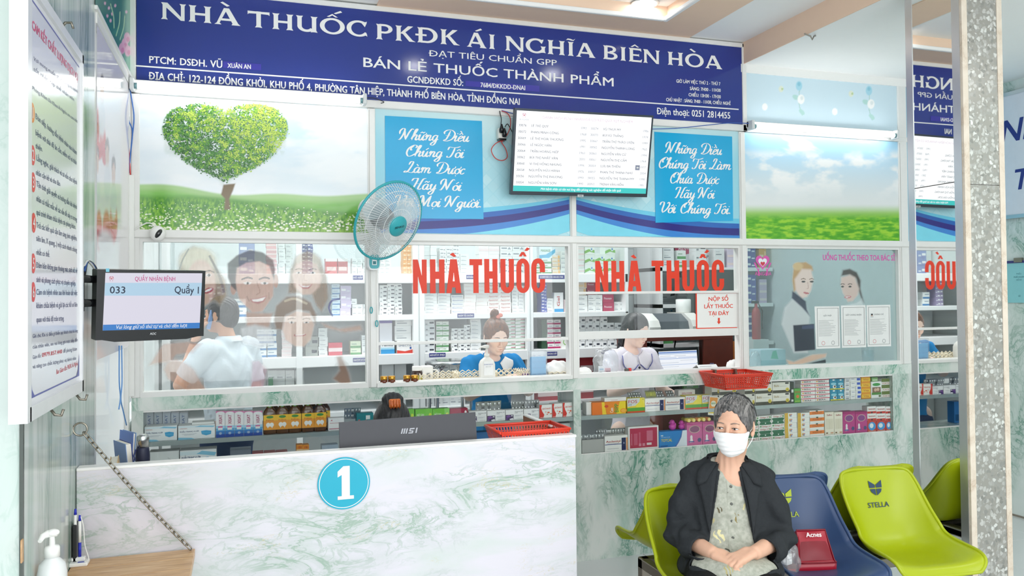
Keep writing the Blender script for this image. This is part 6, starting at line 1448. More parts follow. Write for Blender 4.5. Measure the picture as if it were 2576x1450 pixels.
for i,cx in enumerate((760,820,1100,1230)): blister(f'silver blister pack, {NTH[i]} lying on the right display cartons',(PY(*Z8(cx,330),.06).x,.06,rect(Z8,905,358,1157,578,Yf)[3] + .001),3,.03,.03,.8)
BSH = [('r',0,0,1,.26,'4a4636'),('t','Bshi',.08,.36,.58,.2,'b09a6a'),('e',.84,.3,.1,.17,'e3c53a'),('e',.84,.3,.04,.07,'8a9a4a'),('r',.72,.82,.92,.96,'33332e'),('r',.4,.6,.8,.64,'c9c7c0')]
for cname,a,q in (('nearest the pillar',1740,1835),('second',1836,2055)):
 stack('cream and dark brown carton',f'{cname} stack behind the red basket',Z8,(a,165,q,505),2,Yf,.08,'ebe7dc',BSH,ZA)
for cname,a,q in (('left',60,178),('middle',180,372),('right',374,570)):
 stack('cream and dark brown carton with gold emblem',f'{cname} stack behind her head',Z9,(a,275,q,566),2,Yf,.08,'ebe7dc',BSH,ZA)
one('narrow bright green carton between the cream and the striped stacks',Z9,(615,348,686,552),Yf,.03,'5aa845',[('t','FOS',.1,.9,.7,.12,'d9502f'),('e',.5,.45,.25,.12,'df7a3a'),('r',.1,.1,.9,.13,'d9e84a')],ZA)
for i in range(2): one(f'dark green box end, {("upper", "lower")[1 - i]} one beside the narrow green carton',Z9,(572,412 - i * 138,612,560 - i * 138),.03,.06,'3a4038',[('r',.2,.15,.8,.4,'e6e6e2')],ZA if i == 0 else rect(Z9,572,412,612,560,.03)[3])
BER = [('r',0,.82,1,1,'d8365a'),('t','BERA',.22,.7,.25,.4,'3a3430'),('e',.12,.45,.06,.18,'dfa63a'),('r',.72,.3,.84,.36,'a9a6a2')]
for nm,a,q,dy in (('left',690,850,0),('right',853,1012,-6)): stack('white carton with red band',f'{nm} striped stack',Z9,(a,250 + dy,q,548 + dy),6,Yf,.06,'f3f1ee',BER,ZA)
TEA = [('r',0,.02,1,.12,'e6d63a'),('e',.5,.55,.4,.13,'7fc9dc'),('t','Natri',.2,.8,.51,.08,'f2f7f8'),('e',.62,.28,.26,.16,'eef2f2'),('e',.66,.3,.14,.1,'7a5a48'),('r',.35,.84,.65,.98,'e6f1f3')]
for nm,a,q in (('left',1015,1095),('right',1096,1172)): stack('turquoise carton with yellow base',f'{nm} turquoise stack',Z9,(a,240,q,530),2,Yf,.05,'2f8fb0',TEA,ZA)
BAR = [('r',.2,.15,.75,.45,'8f9298'),('r',.3,.15,.34,.45,'eeeeee'),('r',.5,.15,.53,.45,'eeeeee'),('t','Calcium',.2,.8,.62,.18,'5a6aa8')]
stack('white barcoded carton','first barcoded stack',Z9,(1178,228,1240,520),5,Yf,.05,'f1f0ee',BAR,ZA); stack('white barcoded carton','second barcoded stack',Z9,(1241,225,1300,512),5,Yf,.05,'f3f2ef',BAR[3:],ZA); stack('white carton with blue square','third barcoded stack',Z9,(1301,222,1363,505),5,Yf,.05,'f1f0ee',[('r',.3,.3,.9,.85,'3f5fc4')],ZA)
stack('orange and yellow carton','orange stack on the upper shelf',Z9,(1366,215,1468,505),4,Yf,.05,'f0a22c',[('r',0,.2,1,.75,'f5c63a'),('t','Vita',.2,.8,.35,.3,'c8482a')],ZA)
one('white carton with green top and a family photo',Z9,(1472,268,1590,495),Yf,.05,'f2f1ee',[('e',.5,.82,.38,.09,'3f9a4a'),('r',.1,.34,.9,.66,'8a6a55'),('e',.4,.5,.14,.1,'dcb49e'),('e',.64,.52,.13,.1,'e3bea8'),('r',.05,.2,.95,.34,'4f8a3c'),('e',.8,.12,.12,.06,'5a6a3a')],ZA)
one('small green box on top of the family photo carton',Z9,(1478,222,1548,266),Yf + .004,.05,'7fae6a',[('r',.1,.2,.9,.5,'cfe0c0')],rect(Z9,1472,268,1590,495,Yf)[3] + .0004)
stack('olive and white carton','last stack on the upper shelf',Z9,(1592,235,1706,490),3,Yf,.05,'f0efe9',[('r',.0,.48,1,1,'6a7a3a'),('t','FORTEX',.1,.9,.12,.24,'c0705f')],ZA)
# --- right niche, lower shelf
x0,x1,z0,z1 = rect(Z8,190,872,395,1060,.03); medbox('grey open tray of loose blisters in the lower display',x0 - .035,x1,.03,.09,ZB,z1,'b5b5b2',name='tray',cat='tray')
for i,cx in enumerate((130,200,270,350)): blister(f'silver capsule blister, {NTH[i]} in the grey tray',(PY(*Z8(cx,860),.04).x,.04,z1),2,.026,.022,-.3,rows=1)
for i,cx in enumerate((330,420,470,530,600)): blister(f'dark silver blister pack, {NTH[i]} standing behind the lower navy striped carton',(PY(*Z8(cx,800),.08).x,.085,ZB + .05),3,.03,.05,-.2)
one('white carton with navy and orange stripe on the lower shelf',Z8,(403,825,690,1045),Yf,.06,'f3f1ee',ASC,ZB)
one('white carton with a large crimson panel',Z8,(695,708,1076,1020),Yf,.04,'efecec',[('r',.05,.07,.95,.93,'b92f58'),('r',.1,.2,.12,.7,'d98aa0'),('r',.18,.2,.3,.7,'c95a7a'),('r',.34,.2,.4,.75,'c95a7a'),('r',.6,.35,.8,.8,'cf6f8c'),('r',.6,.17,.76,.27,'e6d5da'),('r',.34,.14,.42,.26,'d98aa0'),('r',.46,.14,.54,.26,'d98aa0')],ZB)
one('blue and white calcium carton with yellow lettering',Z8,(1080,768,1428,990),Yf,.05,'2f86cf',[('p',[(.55,0),(1,0),(1,1),(.82,1),(.78,.6),(.66,.25)],'e6edf5'),('p',[(.55,0),(.6,0),(.7,.25),(.8,.6),(.84,1),(.82,1),(.77,.6),(.66,.25)],'5a6fb8'),('t','TOTCAL',.07,.46,.36,.17,'f0d83a'),('t','Canxi',.07,.38,.62,.05,'d5e6f5'),('r',.06,.72,.14,.78,'e6f0f8'),('r',.04,.06,.3,.12,'1f4f9a')],ZB)
PNK = [('r',0,.9,1,1,'c04a86'),('e',.5,.7,.36,.17,'c9a9a0'),('e',.5,.7,.31,.14,'8a4a72'),('e',.28,.36,.08,.09,'f3e6ea'),('p',[(.18,.12),(.4,.14),(.34,.34),(.22,.34)],'f3e6ea'),('e',.8,.22,.12,.09,'4a4a7a'),('r',.1,.14,.46,.19,'5a5a9a')]
for i,r_ in enumerate(((1425,660,1620,962),(1623,652,1800,950))): one(f'pink carton with a seated mother, {NTH[i]} of the two beside her mask',Z8,r_,Yf,.06,'d0609a',PNK,ZB)
MAG = mat('d14fae',.35,0,.4,.03)
for i,(cx,s_) in enumerate(((1245,2.05),(1360,1.8))):
 p = PY(*Z8(cx,760),.055); zt = rect(Z8,1080,768,1428,990,Yf)[3] + .0005; b = MB()
 b.ball((p.x,.055,zt + .009 * s_),.011 * s_,MAG,14,8,(1,.8,.9)); b.ball((p.x - .001,.055,zt + .0225 * s_),.0075 * s_,MAG,14,8); b.ball((p.x - .008 * s_,.053,zt + .021 * s_),.003 * s_,MAG,8,6,(1.4,1,.7)); b.ball((p.x + .009 * s_,.057,zt + .014 * s_),.005 * s_,MAG,8,6,(.7,1,1.4))
 tag(center(b.build('rubber_duck')),('magenta toy duck standing on the blue calcium carton' if i == 0 else 'smaller magenta toy duck beside the pink cartons'),'toy')
for i,cx in enumerate((1440,1500,1565,1625,1690)):
 p = PY(*Z8(cx,632),.04); b = MB(); zt = rect(Z8,1425,660,1620,962,Yf)[3] + .0062
 zt += .006; b.tube([(p.x,.028,zt),(p.x,.1,zt)],.0115,mat(('e3c93a','e6cf4a','e58a2c','e3c93a','d9822c')[i],.4),12); b.tube([(p.x,.026,zt),(p.x,.0285,zt)],.0098,mat('f0dc8a',.4),12); tag(center(b.build('effervescent_tube')),f'{("yellow", "pale yellow", "orange", "yellow", "dark orange")[i]} tablet tube lying on the pink cartons, {NTH[i]} in the row','tube')
GIN = [('p',[(0,.62),(.12,1),(.88,1),(1,.62),(.9,.5),(.1,.5)],'1f6a45'),('t','Ginkgo HT',.22,.95,.12,.26,'b5483c'),('e',.12,.24,.07,.12,'4f9a4a'),('e',.5,.78,.05,.1,'e6efe6')]
GIN2 = [('p',[(0,.38),(.12,0),(.88,0),(1,.38),(.9,.5),(.1,.5)],'1f6a45'),('t','Ginkgo HT',.1,.85,.62,.26,'b5483c'),('e',.9,.74,.07,.12,'4f9a4a')]
for nm,a,q,t in (('left',90,218,665),('middle',220,363,652),('right',365,508,640)): stack('white carton with green hexagon',f'{nm} green hexagon stack',Z9,(a,t,q,938),4,Yf,.05,'f2f1ec',GIN,ZB,alt=GIN2)
YW = [('r',0,0,.27,1,'dfb23a'),('r',.36,.3,.44,.8,'d9a52c'),('r',.44,.6,.6,.75,'c05a4a'),('r',.44,.3,.56,.5,'4a5aa8')]
for nm,a,q in (('left',509,648),('right',650,786)): stack('white carton with yellow end',f'{nm} yellow ended stack',Z9,(a,618,q,915),5,Yf,.05,'f3f1ec',YW,ZB)
stack('orange and white carton','orange stack on the lower shelf',Z9,(788,590,950,895),4,Yf,.06,'f1efea',[('r',0,.35,1,.85,'ee8330'),('t','FOLIN HT',.2,.85,.48,.22,'8a4a34'),('e',.5,.88,.08,.12,'55604a')],ZB)
for nm,a,q in (('left',956,1058),('right',1060,1155)): one(f'cream carton with printed table, {nm} of the pair on the lower shelf',Z9,(a,610,q,876),Yf,.05,'f3ead8',[('r',.1,.25,.9,.7,'e6dcc6'),('r',.46,.25,.48,.7,'cfc4aa'),('t','Salbo',.2,.8,.84,.07,'b5585a'),('r',.1,.06,.3,.12,'8a6a4a'),('r',.6,.06,.9,.12,'d9a98a')],ZB)
PNK2 = [d[:-1] + ({'c04a86': 'a8206c','8a4a72': '8a3f86'}.get(d[-1],d[-1]),) for d in PNK]
for nm,a,q in (('left',1157,1295),('right',1297,1430)): one(f'magenta carton with a seated mother, {nm} of the pair on the lower shelf',Z9,(a,605,q,862),Yf,.06,'bf3a86',PNK2,ZB)
RDW = [('r',0,0,1,.3,'d2382c'),('t','Sotmum',.12,.9,.52,.24,'c04a44'),('e',.5,.12,.1,.12,'3a3a3a')]
for nm,a,q in (('first',1432,1531),('second',1533,1635),('third',1637,1704)):
 x0,x1,z0,z1 = rect(Z9,a,705,q,832,Yf); medbox(f'red carton with a blue picture, {nm} along the shelf end',x0,x1 - .0008,Yf,.05,ZB,z1,'c8382f',[('e',.5,.5,.42,.38,'3f9ad9'),('e',.45,.55,.22,.22,'e9eef2'),('r',.1,.02,.9,.1,'e3a08a')])
 zt = z1 + .0004; zz = rect(Z9,a,545,q,705,Yf)[3]; h = (zz - zt) / 2
 for j in range(2): medbox(f'white and red carton, {("lower", "upper")[j]} one above the {nm} red carton',x0,x1 - .0008,Yf,.05,zt + j * h,zt + (j + 1) * h - .0005,'f1efec',RDW)
# ================================================================== DISPENSARY SHELVES AND STOCK
ZC = lambda x,y: (900 + x * .2897,580 + y * .2897)
ZD = K3; ZL = Z3; ZR = K4
YS = 1.6
su = thing('shelf_unit','long white wall shelving with glass fronts along the dispensary back wall','shelving',(.9,YS,0))
SW = mat('eef0f0',.35,0,.4,.02)
xl,xr = -.5,PY(*ZD(470,400),YS).x
zs = [PY(*ZC(1000,y),YS).z for y in (376,722,1050)]
for z,th in zip(zs,(.07,.04,.075)):
 onebox('shelf_board',su,SW,xl,xr,YS - .03,2.05,z - th,z,bev=.004)
onebox('shelf_board',su,SW,xl,xr,YS - .01,2.05,.66,.69); onebox('base_plinth',su,mat('c9cfd0',.5),xl,xr,YS,2.05,0,.1); onebox('back_panel',su,mat('d9e0e1',.5),xl,xr,2.05,2.08,.1,2.35)
for px0,px1 in ((475,572),(1457,1512)):
 a,q = PY(*ZC(px0,700),YS).x,PY(*ZC(px1,700),YS).x
 onebox('upright',su,SW,a,q,YS - .035,YS + .02,.1,2.35,bev=.003); onebox('upright_groove',su,mat('b5bbbb',.4),(a + q) / 2 - .004,(a + q) / 2 + .004,YS - .037,YS - .03,.1,2.35)
onebox('upright',su,SW,xr - .025,xr,YS - .03,2.05,.1,2.35); onebox('upright',su,SW,.36,.4,YS - .035,YS + .02,.1,2.35); onebox('upright',su,SW,xl,xl + .05,YS - .035,YS + .02,.1,2.35)
onebox('sliding_door',su,GLASS,xl,xr,YS - .02,YS - .016,zs[0],2.3)
LBL = mat('3a3f86',.4)
for (a,q,y,Z,tx) in ((942,1030,406,ZC,'NHÓM KHÁNG SINH'),(1570,1795,406,ZC,'CÁC NHÓM THUỐC CÓ TÁC DỤNG DƯỢC LÝ KHÁC'),(865,1010,742,ZC,'NHÓM TIỂU ĐƯỜNG'),(620,762,1086,ZC,'NHÓM HUYẾT ÁP - TIM MẠCH'),(1645,1732,1074,ZC,'KHOÁNG CHẤT'),(1915,2000,402,ZL,'HÔ HẤP'),(1915,2060,1103,ZL,'NHÓM VITAMIN'),(250,330,1058,ZD,'NHÓM DẠ DÀY')):
 yl = YS - .0305; p0,p1 = PY(*Z(a,y),yl),PY(*Z(q,y),yl); Fl = Frame((p0.x,yl,p0.z - .014),(1,0,0),(0,0,1)); w_ = p1.x - p0.x
 b = MB(); fquad(b,Fl,0,0,w_,.03,.0006,LBL); ftext(b,Fl,tx,w_ * .05,w_ * .95,.008,.013,.001,LETW,.02); b.build('shelf_label',su)
KEEP = .0026
WH = 'ebecea'
PR = {'w': [],'mk': [('r',.5,.3,.92,.62,'3a3f4a'),('r',.1,.1,.3,.3,'8f9296')],'ln': [('r',.1,.3,.7,.42,'9aa0a6'),('r',.1,.6,.5,.68,'c3c6ca')],'red': [('t','Aptimlyl',.1,.9,.34,.34,'b5483c'),('r',.1,.16,.6,.22,'d9b0a8')],'bx': [('t','BixiVen',.1,.9,.36,.34,'7f8fb5')],'lg': [('r',.1,.4,.55,.62,'7f858c'),('p',[(.6,.3),(.9,.3),(.75,.75)],'8f959c')],'gw': [('r',0,0,1,.3,'5a9a5f'),('r',.1,.5,.6,.65,'9fb5a3')],'gr': [('p',[(0,.1),(1,.25),(1,.4),(0,.22)],'4f9a55'),('r',.55,.55,1,.72,'b5485c')],'pw': [('r',0,0,1,.35,'b8326a'),('r',.2,.55,.7,.7,'9aa0a6')],'or': [('r',.05,.2,.6,.5,'f6d9b0'),('r',.7,.1,.95,.9,'f3c48a')],'sw': [('p',[(0,.1),(.5,.35),(1,.2),(1,.5),(.4,.6),(0,.4)],'8cc06a'),('e',.7,.6,.13,.22,'dfe9f0'),('e',.7,.6,.06,.1,'4a7fb5')],'bl': [('r',0,.05,1,.3,'3f7fb5'),('r',.1,.6,.7,.72,'8fa3b5')],'bd': [('r',.08,.3,.5,.6,'f1f1f5'),('r',.6,.2,.9,.4,'dfe0ee')],'mr': [('t','Piracetam',.1,.8,.4,.25,'f0d5dc')],'rd': [('r',0,.3,1,.6,'e9d5d5')]}
BULK = MB(); NB = [0]
def bulk(x0,x1,y,depth,z0,z1,base,design):
 BULK.box(x0,x1,y,y + depth,z0,z1,mat(base,.45)); decal(Frame((x0,y,z0),(1,0,0),(0,0,1)),x1 - x0,z1 - z0,[d for d in design if d[0] in 'rpe'][:2],BULK)
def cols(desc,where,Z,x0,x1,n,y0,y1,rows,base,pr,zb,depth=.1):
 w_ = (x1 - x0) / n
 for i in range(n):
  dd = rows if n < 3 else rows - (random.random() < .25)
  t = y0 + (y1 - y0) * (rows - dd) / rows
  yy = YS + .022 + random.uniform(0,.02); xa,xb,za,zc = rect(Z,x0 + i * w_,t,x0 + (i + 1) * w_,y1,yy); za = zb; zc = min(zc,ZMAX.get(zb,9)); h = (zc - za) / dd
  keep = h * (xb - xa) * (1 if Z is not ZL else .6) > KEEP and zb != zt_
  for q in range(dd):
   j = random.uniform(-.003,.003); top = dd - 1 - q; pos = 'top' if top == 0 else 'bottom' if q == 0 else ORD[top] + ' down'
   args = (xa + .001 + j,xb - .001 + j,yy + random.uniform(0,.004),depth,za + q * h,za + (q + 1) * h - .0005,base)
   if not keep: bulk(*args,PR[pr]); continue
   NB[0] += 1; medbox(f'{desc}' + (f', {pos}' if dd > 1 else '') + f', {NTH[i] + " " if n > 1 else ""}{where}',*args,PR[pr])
z1_,z2_,z3_ = [z + .0005 for z in zs]
zt_ = .6905
ZMAX = {z2_: zs[0] - .072,z3_: zs[1] - .042,zt_: zs[2] - .077}
# middle window, top shelf
cols('orange box','orange column left of the first white upright',ZC,395,470,2,115,372,7,'eda546','or',z1_)
cols('white box','column near the fan of the top shelf',ZC,190,290,2,180,372,6,WH,'ln',z1_)
cols('white box with blue lettering','column right of the upright of the top shelf',ZC,575,686,2,118,372,8,WH,'bx',z1_)
cols('small white box','column behind the first red letters of the top shelf',ZC,712,885,3,118,372,8,WH,'lg',z1_)
cols('white box','column behind the accent mark of the top shelf',ZC,890,968,1,205,372,5,WH,'ln',z1_)
cols('white box with red picture','red picture column of the top shelf',ZC,1052,1232,2,122,372,3,'f0eeec','rd',z1_)
cols('white box with dark emblem','emblem column of the top shelf',ZC,1236,1450,2,130,372,5,WH,'lg',z1_)
cols('green and white box','green column right of the second upright',ZC,1518,1684,2,240,372,3,'eef0ea','gw',z1_)
cols('orange and white box','orange and white column of the top shelf',ZC,1688,1758,1,215,372,5,'f0e6da','or',z1_)
cols('white box','last column by the post of the top shelf',ZC,1762,1835,1,180,372,5,WH,'ln',z1_)
one('white and blue slanting box perched on the green column',ZC,(1575,140,1715,235),YS + .03,.06,'e3eef3',[('p',[(0,0),(.6,0),(1,.5),(1,.8),(.4,.3),(0,.25)],'5fb5d9'),('t','MASAGE',.1,.7,.55,.2,'5a9a5f')],rect(ZC,1518,240,1684,372,YS)[3] + .001)
# middle shelf
cols('white box with dark square','column near the pull cord of the middle shelf',ZC,190,385,3,440,720,8,WH,'mk',z2_)
cols('white box','column right of the upright of the middle shelf',ZC,578,806,2,545,720,6,WH,'ln',z2_)
cols('white box','low column under the lettering of the middle shelf',ZC,810,922,1,560,720,5,WH,'bx',z2_)
cols('red lettered white box','red lettered column of the middle shelf',ZC,924,1332,4,460,720,8,'f0ece8','red',z2_)
cols('white box','column by the second upright of the middle shelf',ZC,1338,1450,2,480,720,8,WH,'ln',z2_)
cols('blue and white box','blue column right of the second upright',ZC,1592,1642,1,430,715,9,'3f55b0','bd',z2_)
cols('white box','white column beside the blue one',ZC,1644,1702,1,590,715,4,WH,'ln',z2_)
one('tall white box with blue base and red stripe',ZC,(1706,540,1786,715),YS + .02,.06,'f0f0f0',[('r',0,0,1,.16,'4aa3d9'),('v','Gel',.6,.3,.8,.3,'c84a4a')],z2_)
cols('pale pink box','last column by the post of the middle shelf',ZC,1790,1838,1,600,715,3,'ead5d8','rd',z2_)
# lower shelf
one('white and blue carton with a wave',ZC,(200,965,320,1045),YS + .01,.08,'eef2f4',[('r',0,0,1,.35,'3f9ad0'),('r',0,.35,1,.5,'a5d5e8'),('t','Hamett',.1,.9,.62,.2,'44505c')],z3_)
one('white carton with a red curved base',ZC,(340,960,480,1045),YS + .01,.08,'f1f0ee',[('p',[(0,0),(1,0),(1,.3),(.5,.16),(0,.26)],'d2483c'),('t','SMECTA',.1,.9,.55,.14,'7a869a'),('e',.85,.42,.06,.1,'3f5fa8')],z3_)
cols('white carton','box pile beside the first upright of the lower shelf',ZC,325,470,1,765,958,3,'eeeeec','ln',rect(ZC,340,960,480,1045,YS + .01)[3] + .001)
one('white carton with purple edge',ZC,(190,770,300,960),YS + .05,.06,'eceaf0',[('r',0,.88,1,1,'6a5aa8')],z3_)
cols('grey white box with black mark','column right of the upright, lower shelf',ZC,580,672,1,760,1040,6,'e3e5e6','mk',z3_)
cols('green and white box','green column of the lower shelf',ZC,680,792,2,790,1040,6,'e6ebe3','gw',z3_)
cols('small white box','column left of the attendant of the lower shelf',ZC,812,978,3,820,1040,7,WH,'mk',z3_)
cols('white box','column behind her bun of the lower shelf',ZC,980,1070,1,770,1040,8,WH,'ln',z3_)
cols('green and crimson striped box','striped column right of her head',ZC,1288,1452,2,755,1040,9,'f0efec','gr',z3_)
cols('dark green box','dark column right of the second upright',ZC,1596,1642,1,770,1040,5,'3a5a44','w',z3_)
cols('white and crimson box','crimson column of the lower shelf',ZC,1646,1766,2,775,1040,6,'f0eceb','pw',z3_)
one('white carton with a green leaf ring',ZC,(1770,925,1840,1040),YS + .01,.06,'eef1ea',[('e',.5,.55,.32,.28,'8cc06a'),('e',.5,.55,.22,.2,'eef1ea')],z3_)
# cabinets below
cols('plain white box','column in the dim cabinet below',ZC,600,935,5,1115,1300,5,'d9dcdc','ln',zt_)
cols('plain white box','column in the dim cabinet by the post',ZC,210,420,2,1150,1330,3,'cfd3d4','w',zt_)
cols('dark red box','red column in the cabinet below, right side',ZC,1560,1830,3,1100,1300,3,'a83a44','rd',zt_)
# right window
cols('white box with lettering','column beside the post, right window top shelf',ZD,42,104,1,130,348,5,WH,'rd',z1_)
cols('green swirl box','green swirl column, right window',ZD,106,372,3,130,348,3,'eef3ee','sw',z1_)
cols('white box','column beside the post, right window middle shelf',ZD,45,134,1,565,702,3,WH,'ln',z2_)
cols('white box','white column, right window middle shelf',ZD,136,264,2,560,702,3,WH,'ln',z2_)
cols('crimson box','crimson column, right window',ZD,266,362,1,555,702,2,'b5385c','mr',z2_)
cols('white box','column at the shelf end, right window',ZD,364,460,2,620,702,2,WH,'ln',z2_)
cols('crimson box','upper crimson pair behind the red letters',ZD,128,205,1,440,553,2,'a83a54','mr',rect(ZD,136,560,264,702,YS)[3] + .001)
cols('orange and white box','orange ended pile behind the red letters',ZD,46,124,1,440,560,2,'f0e3d5','or',rect(ZD,45,565,134,702,YS)[3] + .001)
cols('white box','column left of the second attendant',ZD,50,428,6,752,1000,5,'eceded','mk',z3_)
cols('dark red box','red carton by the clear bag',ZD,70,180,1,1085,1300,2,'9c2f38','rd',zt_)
# left window, seen through the printed film
cols('blue and white box','blue column behind the printed father',ZL,945,1082,1,105,345,3,'8f9cc8','bd',z1_)
cols('pale pink box','pink column behind the printed father',ZL,1180,1268,1,105,345,7,'e3b0b5','rd',z1_)
cols('white box','column behind the printed children',ZL,1282,1402,2,110,345,6,'e6ebeb','ln',z1_)
cols('navy blue box','navy column behind the printed girl',ZL,1482,1576,2,108,345,8,'3a4694','bd',z1_)
for i,(a,q,cl) in enumerate(((1682,1782,'c8474a'),(1786,1872,'b55a5c'))): one(f'{("red", "dull red")[i]} tub behind the left film under the fan',ZL,(a,238,q,345),YS + .02,.08,cl,[('r',0,.8,1,1,'e9e4e2'),('r',.1,.2,.9,.45,'ddc0bc')],z1_)
cols('white box','column by the post, left window',ZL,1908,2045,3,235,345,3,'e6eae9','ln',z1_)
cols('blue and white tall box','blue white column, left window middle shelf',ZL,1738,1806,1,445,720,6,'cfe3ee','bl',z2_)
cols('lilac box','lilac column, left window middle shelf',ZL,1808,1900,1,470,720,4,'cbbfdb','bd',z2_)
cols('white bottle box','white column by the post, left window middle shelf',ZL,1905,2050,3,580,720,3,'e9edec','ln',z2_)
cols('white box with green and blue base','column left of the printed chin',ZL,905,1012,1,580,720,2,'ebefee','bl',z2_)
cols('purple box','purple column behind the printed mother',ZL,690,830,2,440,720,6,'9a8fb0','bd',z2_)
cols('white and blue box','white blue column, left window lower shelf',ZL,1102,1268,2,840,1050,4,'eaf0f2','bl',z3_)
cols('white red striped box','striped column behind the printed boy',ZL,1310,1396,1,760,1050,9,'ece3e3','rd',z3_)
cols('dark emblem box','dark column, left window lower shelf',ZL,1516,1622,1,900,1050,2,'9a9f9a','mk',z3_)
cols('white box','column right of the printed boy',ZL,1624,1700,1,830,1050,6,'e6eae9','ln',z3_)
one('red flat carton in the left window lower shelf',ZL,(1708,955,1826,1050),YS + .02,.08,'cf4a5c',PR['rd'],z3_)
cols('green and white box','green white column by the post of the lower shelf',ZL,1895,1985,1,940,1050,2,'dbe6c9','gw',z3_)
cols('white box','column beside the post, left window lower shelf',ZL,1988,2050,1,890,1050,3,'ebefee','ln',z3_)
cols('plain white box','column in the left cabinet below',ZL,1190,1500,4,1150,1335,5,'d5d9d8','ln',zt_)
one('dark green bottle box in the left cabinet',ZL,(1197,1250,1238,1360),YS - .0,.04,'2f7a4f',[],zt_,name='medicine_box')
# right tinted window: dim stock on a side shelf
s2 = thing('side_shelf','dim side shelving seen through the tinted right window','shelving',(3.9,1.75,0))
for z in (.7,1.1,1.42,1.72): onebox('shelf_board',s2,SW,3.2,4.28,1.6,2.05,z - .03,z)
onebox('upright',s2,SW,3.2,3.23,1.6,2.05,0,2.3); onebox('cabinet_front',s2,mat('4a5656',.4),3.45,4.0,1.59,1.6,1.12,1.7)
for i,(x,w_,z,h_,cl,ds) in enumerate(((4.08,.1,1.7205,.3,'3a4a94','bd'),(4.08,.1,1.4205,.24,'4457a8','bd'),(4.2,.07,1.7205,.22,'d8a040','or'),(3.9,.09,1.7205,.2,'d9cfe0','rd'),(3.78,.09,1.7205,.16,'e3e6e6','ln'),(3.3,.1,1.7205,.18,'e6e9e9','ln'),(3.42,.08,1.7205,.14,'dfe6e3','gw'),(3.6,.1,1.7205,.2,'e9ebeb','mk'),(4.2,.07,1.4205,.2,'c9b5d0','rd'),(3.28,.1,1.1005,.2,'3f8f6a','gw'),(4.1,.12,1.1005,.24,'39488f','bd'),(3.28,.1,.7005,.2,'3f7fa8','bl'),(3.5,.12,.7005,.22,'5a9a4a','gw'),(3.75,.14,.7005,.2,'c9cfd0','ln'),(4.05,.14,.7005,.2,'b5bcc0','ln'))):
 n_ = max(1,int(h_ / .06)); hh = h_ / n_
 for j in range(n_): bulk(x - w_ / 2,x + w_ / 2,1.625,.1,z + j * hh,z + (j + 1) * hh - .0005,cl,PR[ds])
p = PY(*K4(160,800),1.2)
fe = thing('fire_extinguisher','red fire extinguisher behind the tinted window','extinguisher',(p.x,1.2,p.z - .2))
b = MB(); b.lathe([(.031,0),(.034,.01),(.034,.2),(.026,.235),(.012,.25),(.011,.28)],(p.x,1.2,p.z - .2),mat('b83a3f',.3),20); b.build('cylinder',fe)
b = MB(); b.box(p.x - .035,p.x + .02,1.19,1.21,p.z + .08,p.z + .1,DK); b.tube([(p.x + .015,1.19,p.z + .08),(p.x + .045,1.18,p.z + .02),(p.x + .04,1.18,p.z - .12)],.005,DK,8); b.build('valve',fe)
onebox('bracket_stand',fe,SW,p.x - .07,p.x + .07,1.14,1.26,0,p.z - .2)
o = BULK.build('stocked_boxes'); o['label'] = 'rows of small medicine boxes filling the shelves behind the windows'; o['category'] = 'boxes'; o['kind'] = 'stuff'
# --- things on the inner counter
ZT = 1.0345
# gold capped jars on the sill
for i,cx in enumerate((230,298,430,497)):
 p = PY(*ZC(cx,1310),.0); z0 = 1.0505; b = MB()
 t = thing('small_jar',f'tiny brown jar with gold cap on the window sill, {NTH[i]} from the post','jar',(p.x,.012,z0))
 b = MB(); b.lathe([(.018,0),(.0195,.003),(.0195,.012),(.017,.016)],(p.x,.012,z0),mat('6a2f16',.15,0,.6),16); b.build('jar',t)
 b = MB(); b.lathe([(.0185,.016),(.019,.018),(.019,.033),(.017,.035)],(p.x,.012,z0),mat('c9963c',.25,.8,.5,.05),18); b.build('cap',t)
# lace edged cream trays
CRM = mat('efe6cf',.5,0,.3,.04)
def lace_tray(label,xa,xb,y0,y1,z0,h=.045):
 t = thing('lace_tray',label,'tray',((xa + xb) / 2,(y0 + y1) / 2,z0))
 for (A_,B_,nm) in (((xa,y0),(xb,y0),'side'),((xb,y0),(xb,y1),'side'),((xb,y1),(xa,y1),'side'),((xa,y1),(xa,y0),'side')):
  A_,B_ = Vector((*A_,z0)),Vector((*B_,z0)); L_ = (B_ - A_).length; n_ = max(3,int(L_ / .032)); d = (B_ - A_) / n_; up = Vector((0,0,1)); b = MB(); r = .0032
  b.tube([A_ + up * .003,B_ + up * .003],r,CRM,6)
  for k in range(n_):
   a = A_ + d * k
   b.tube([a + up * .003,a + d + up * h * .75],r * .8,CRM,5); b.tube([a + d + up * .003,a + up * h * .75],r * .8,CRM,5)
   b.tube([a + up * h * .72,a + d * .5 + up * h,a + d + up * h * .72],r,CRM,5)
  b.build(nm,t)
 onebox('bottom',t,CRM,xa,xb,y0,y1,z0,z0 + .002)
 return t
def cx_(Z,x,y): return PY(*Z(x,1250),y).x
for i,(a,q) in enumerate(((545,870),(885,1205),(1215,1415),(1430,1500))): lace_tray(f'cream lace edged plastic tray on the inner counter, {NTH[i]} from the post',cx_(ZC,a,.1),cx_(ZC,q,.1),.1,.24,ZT)
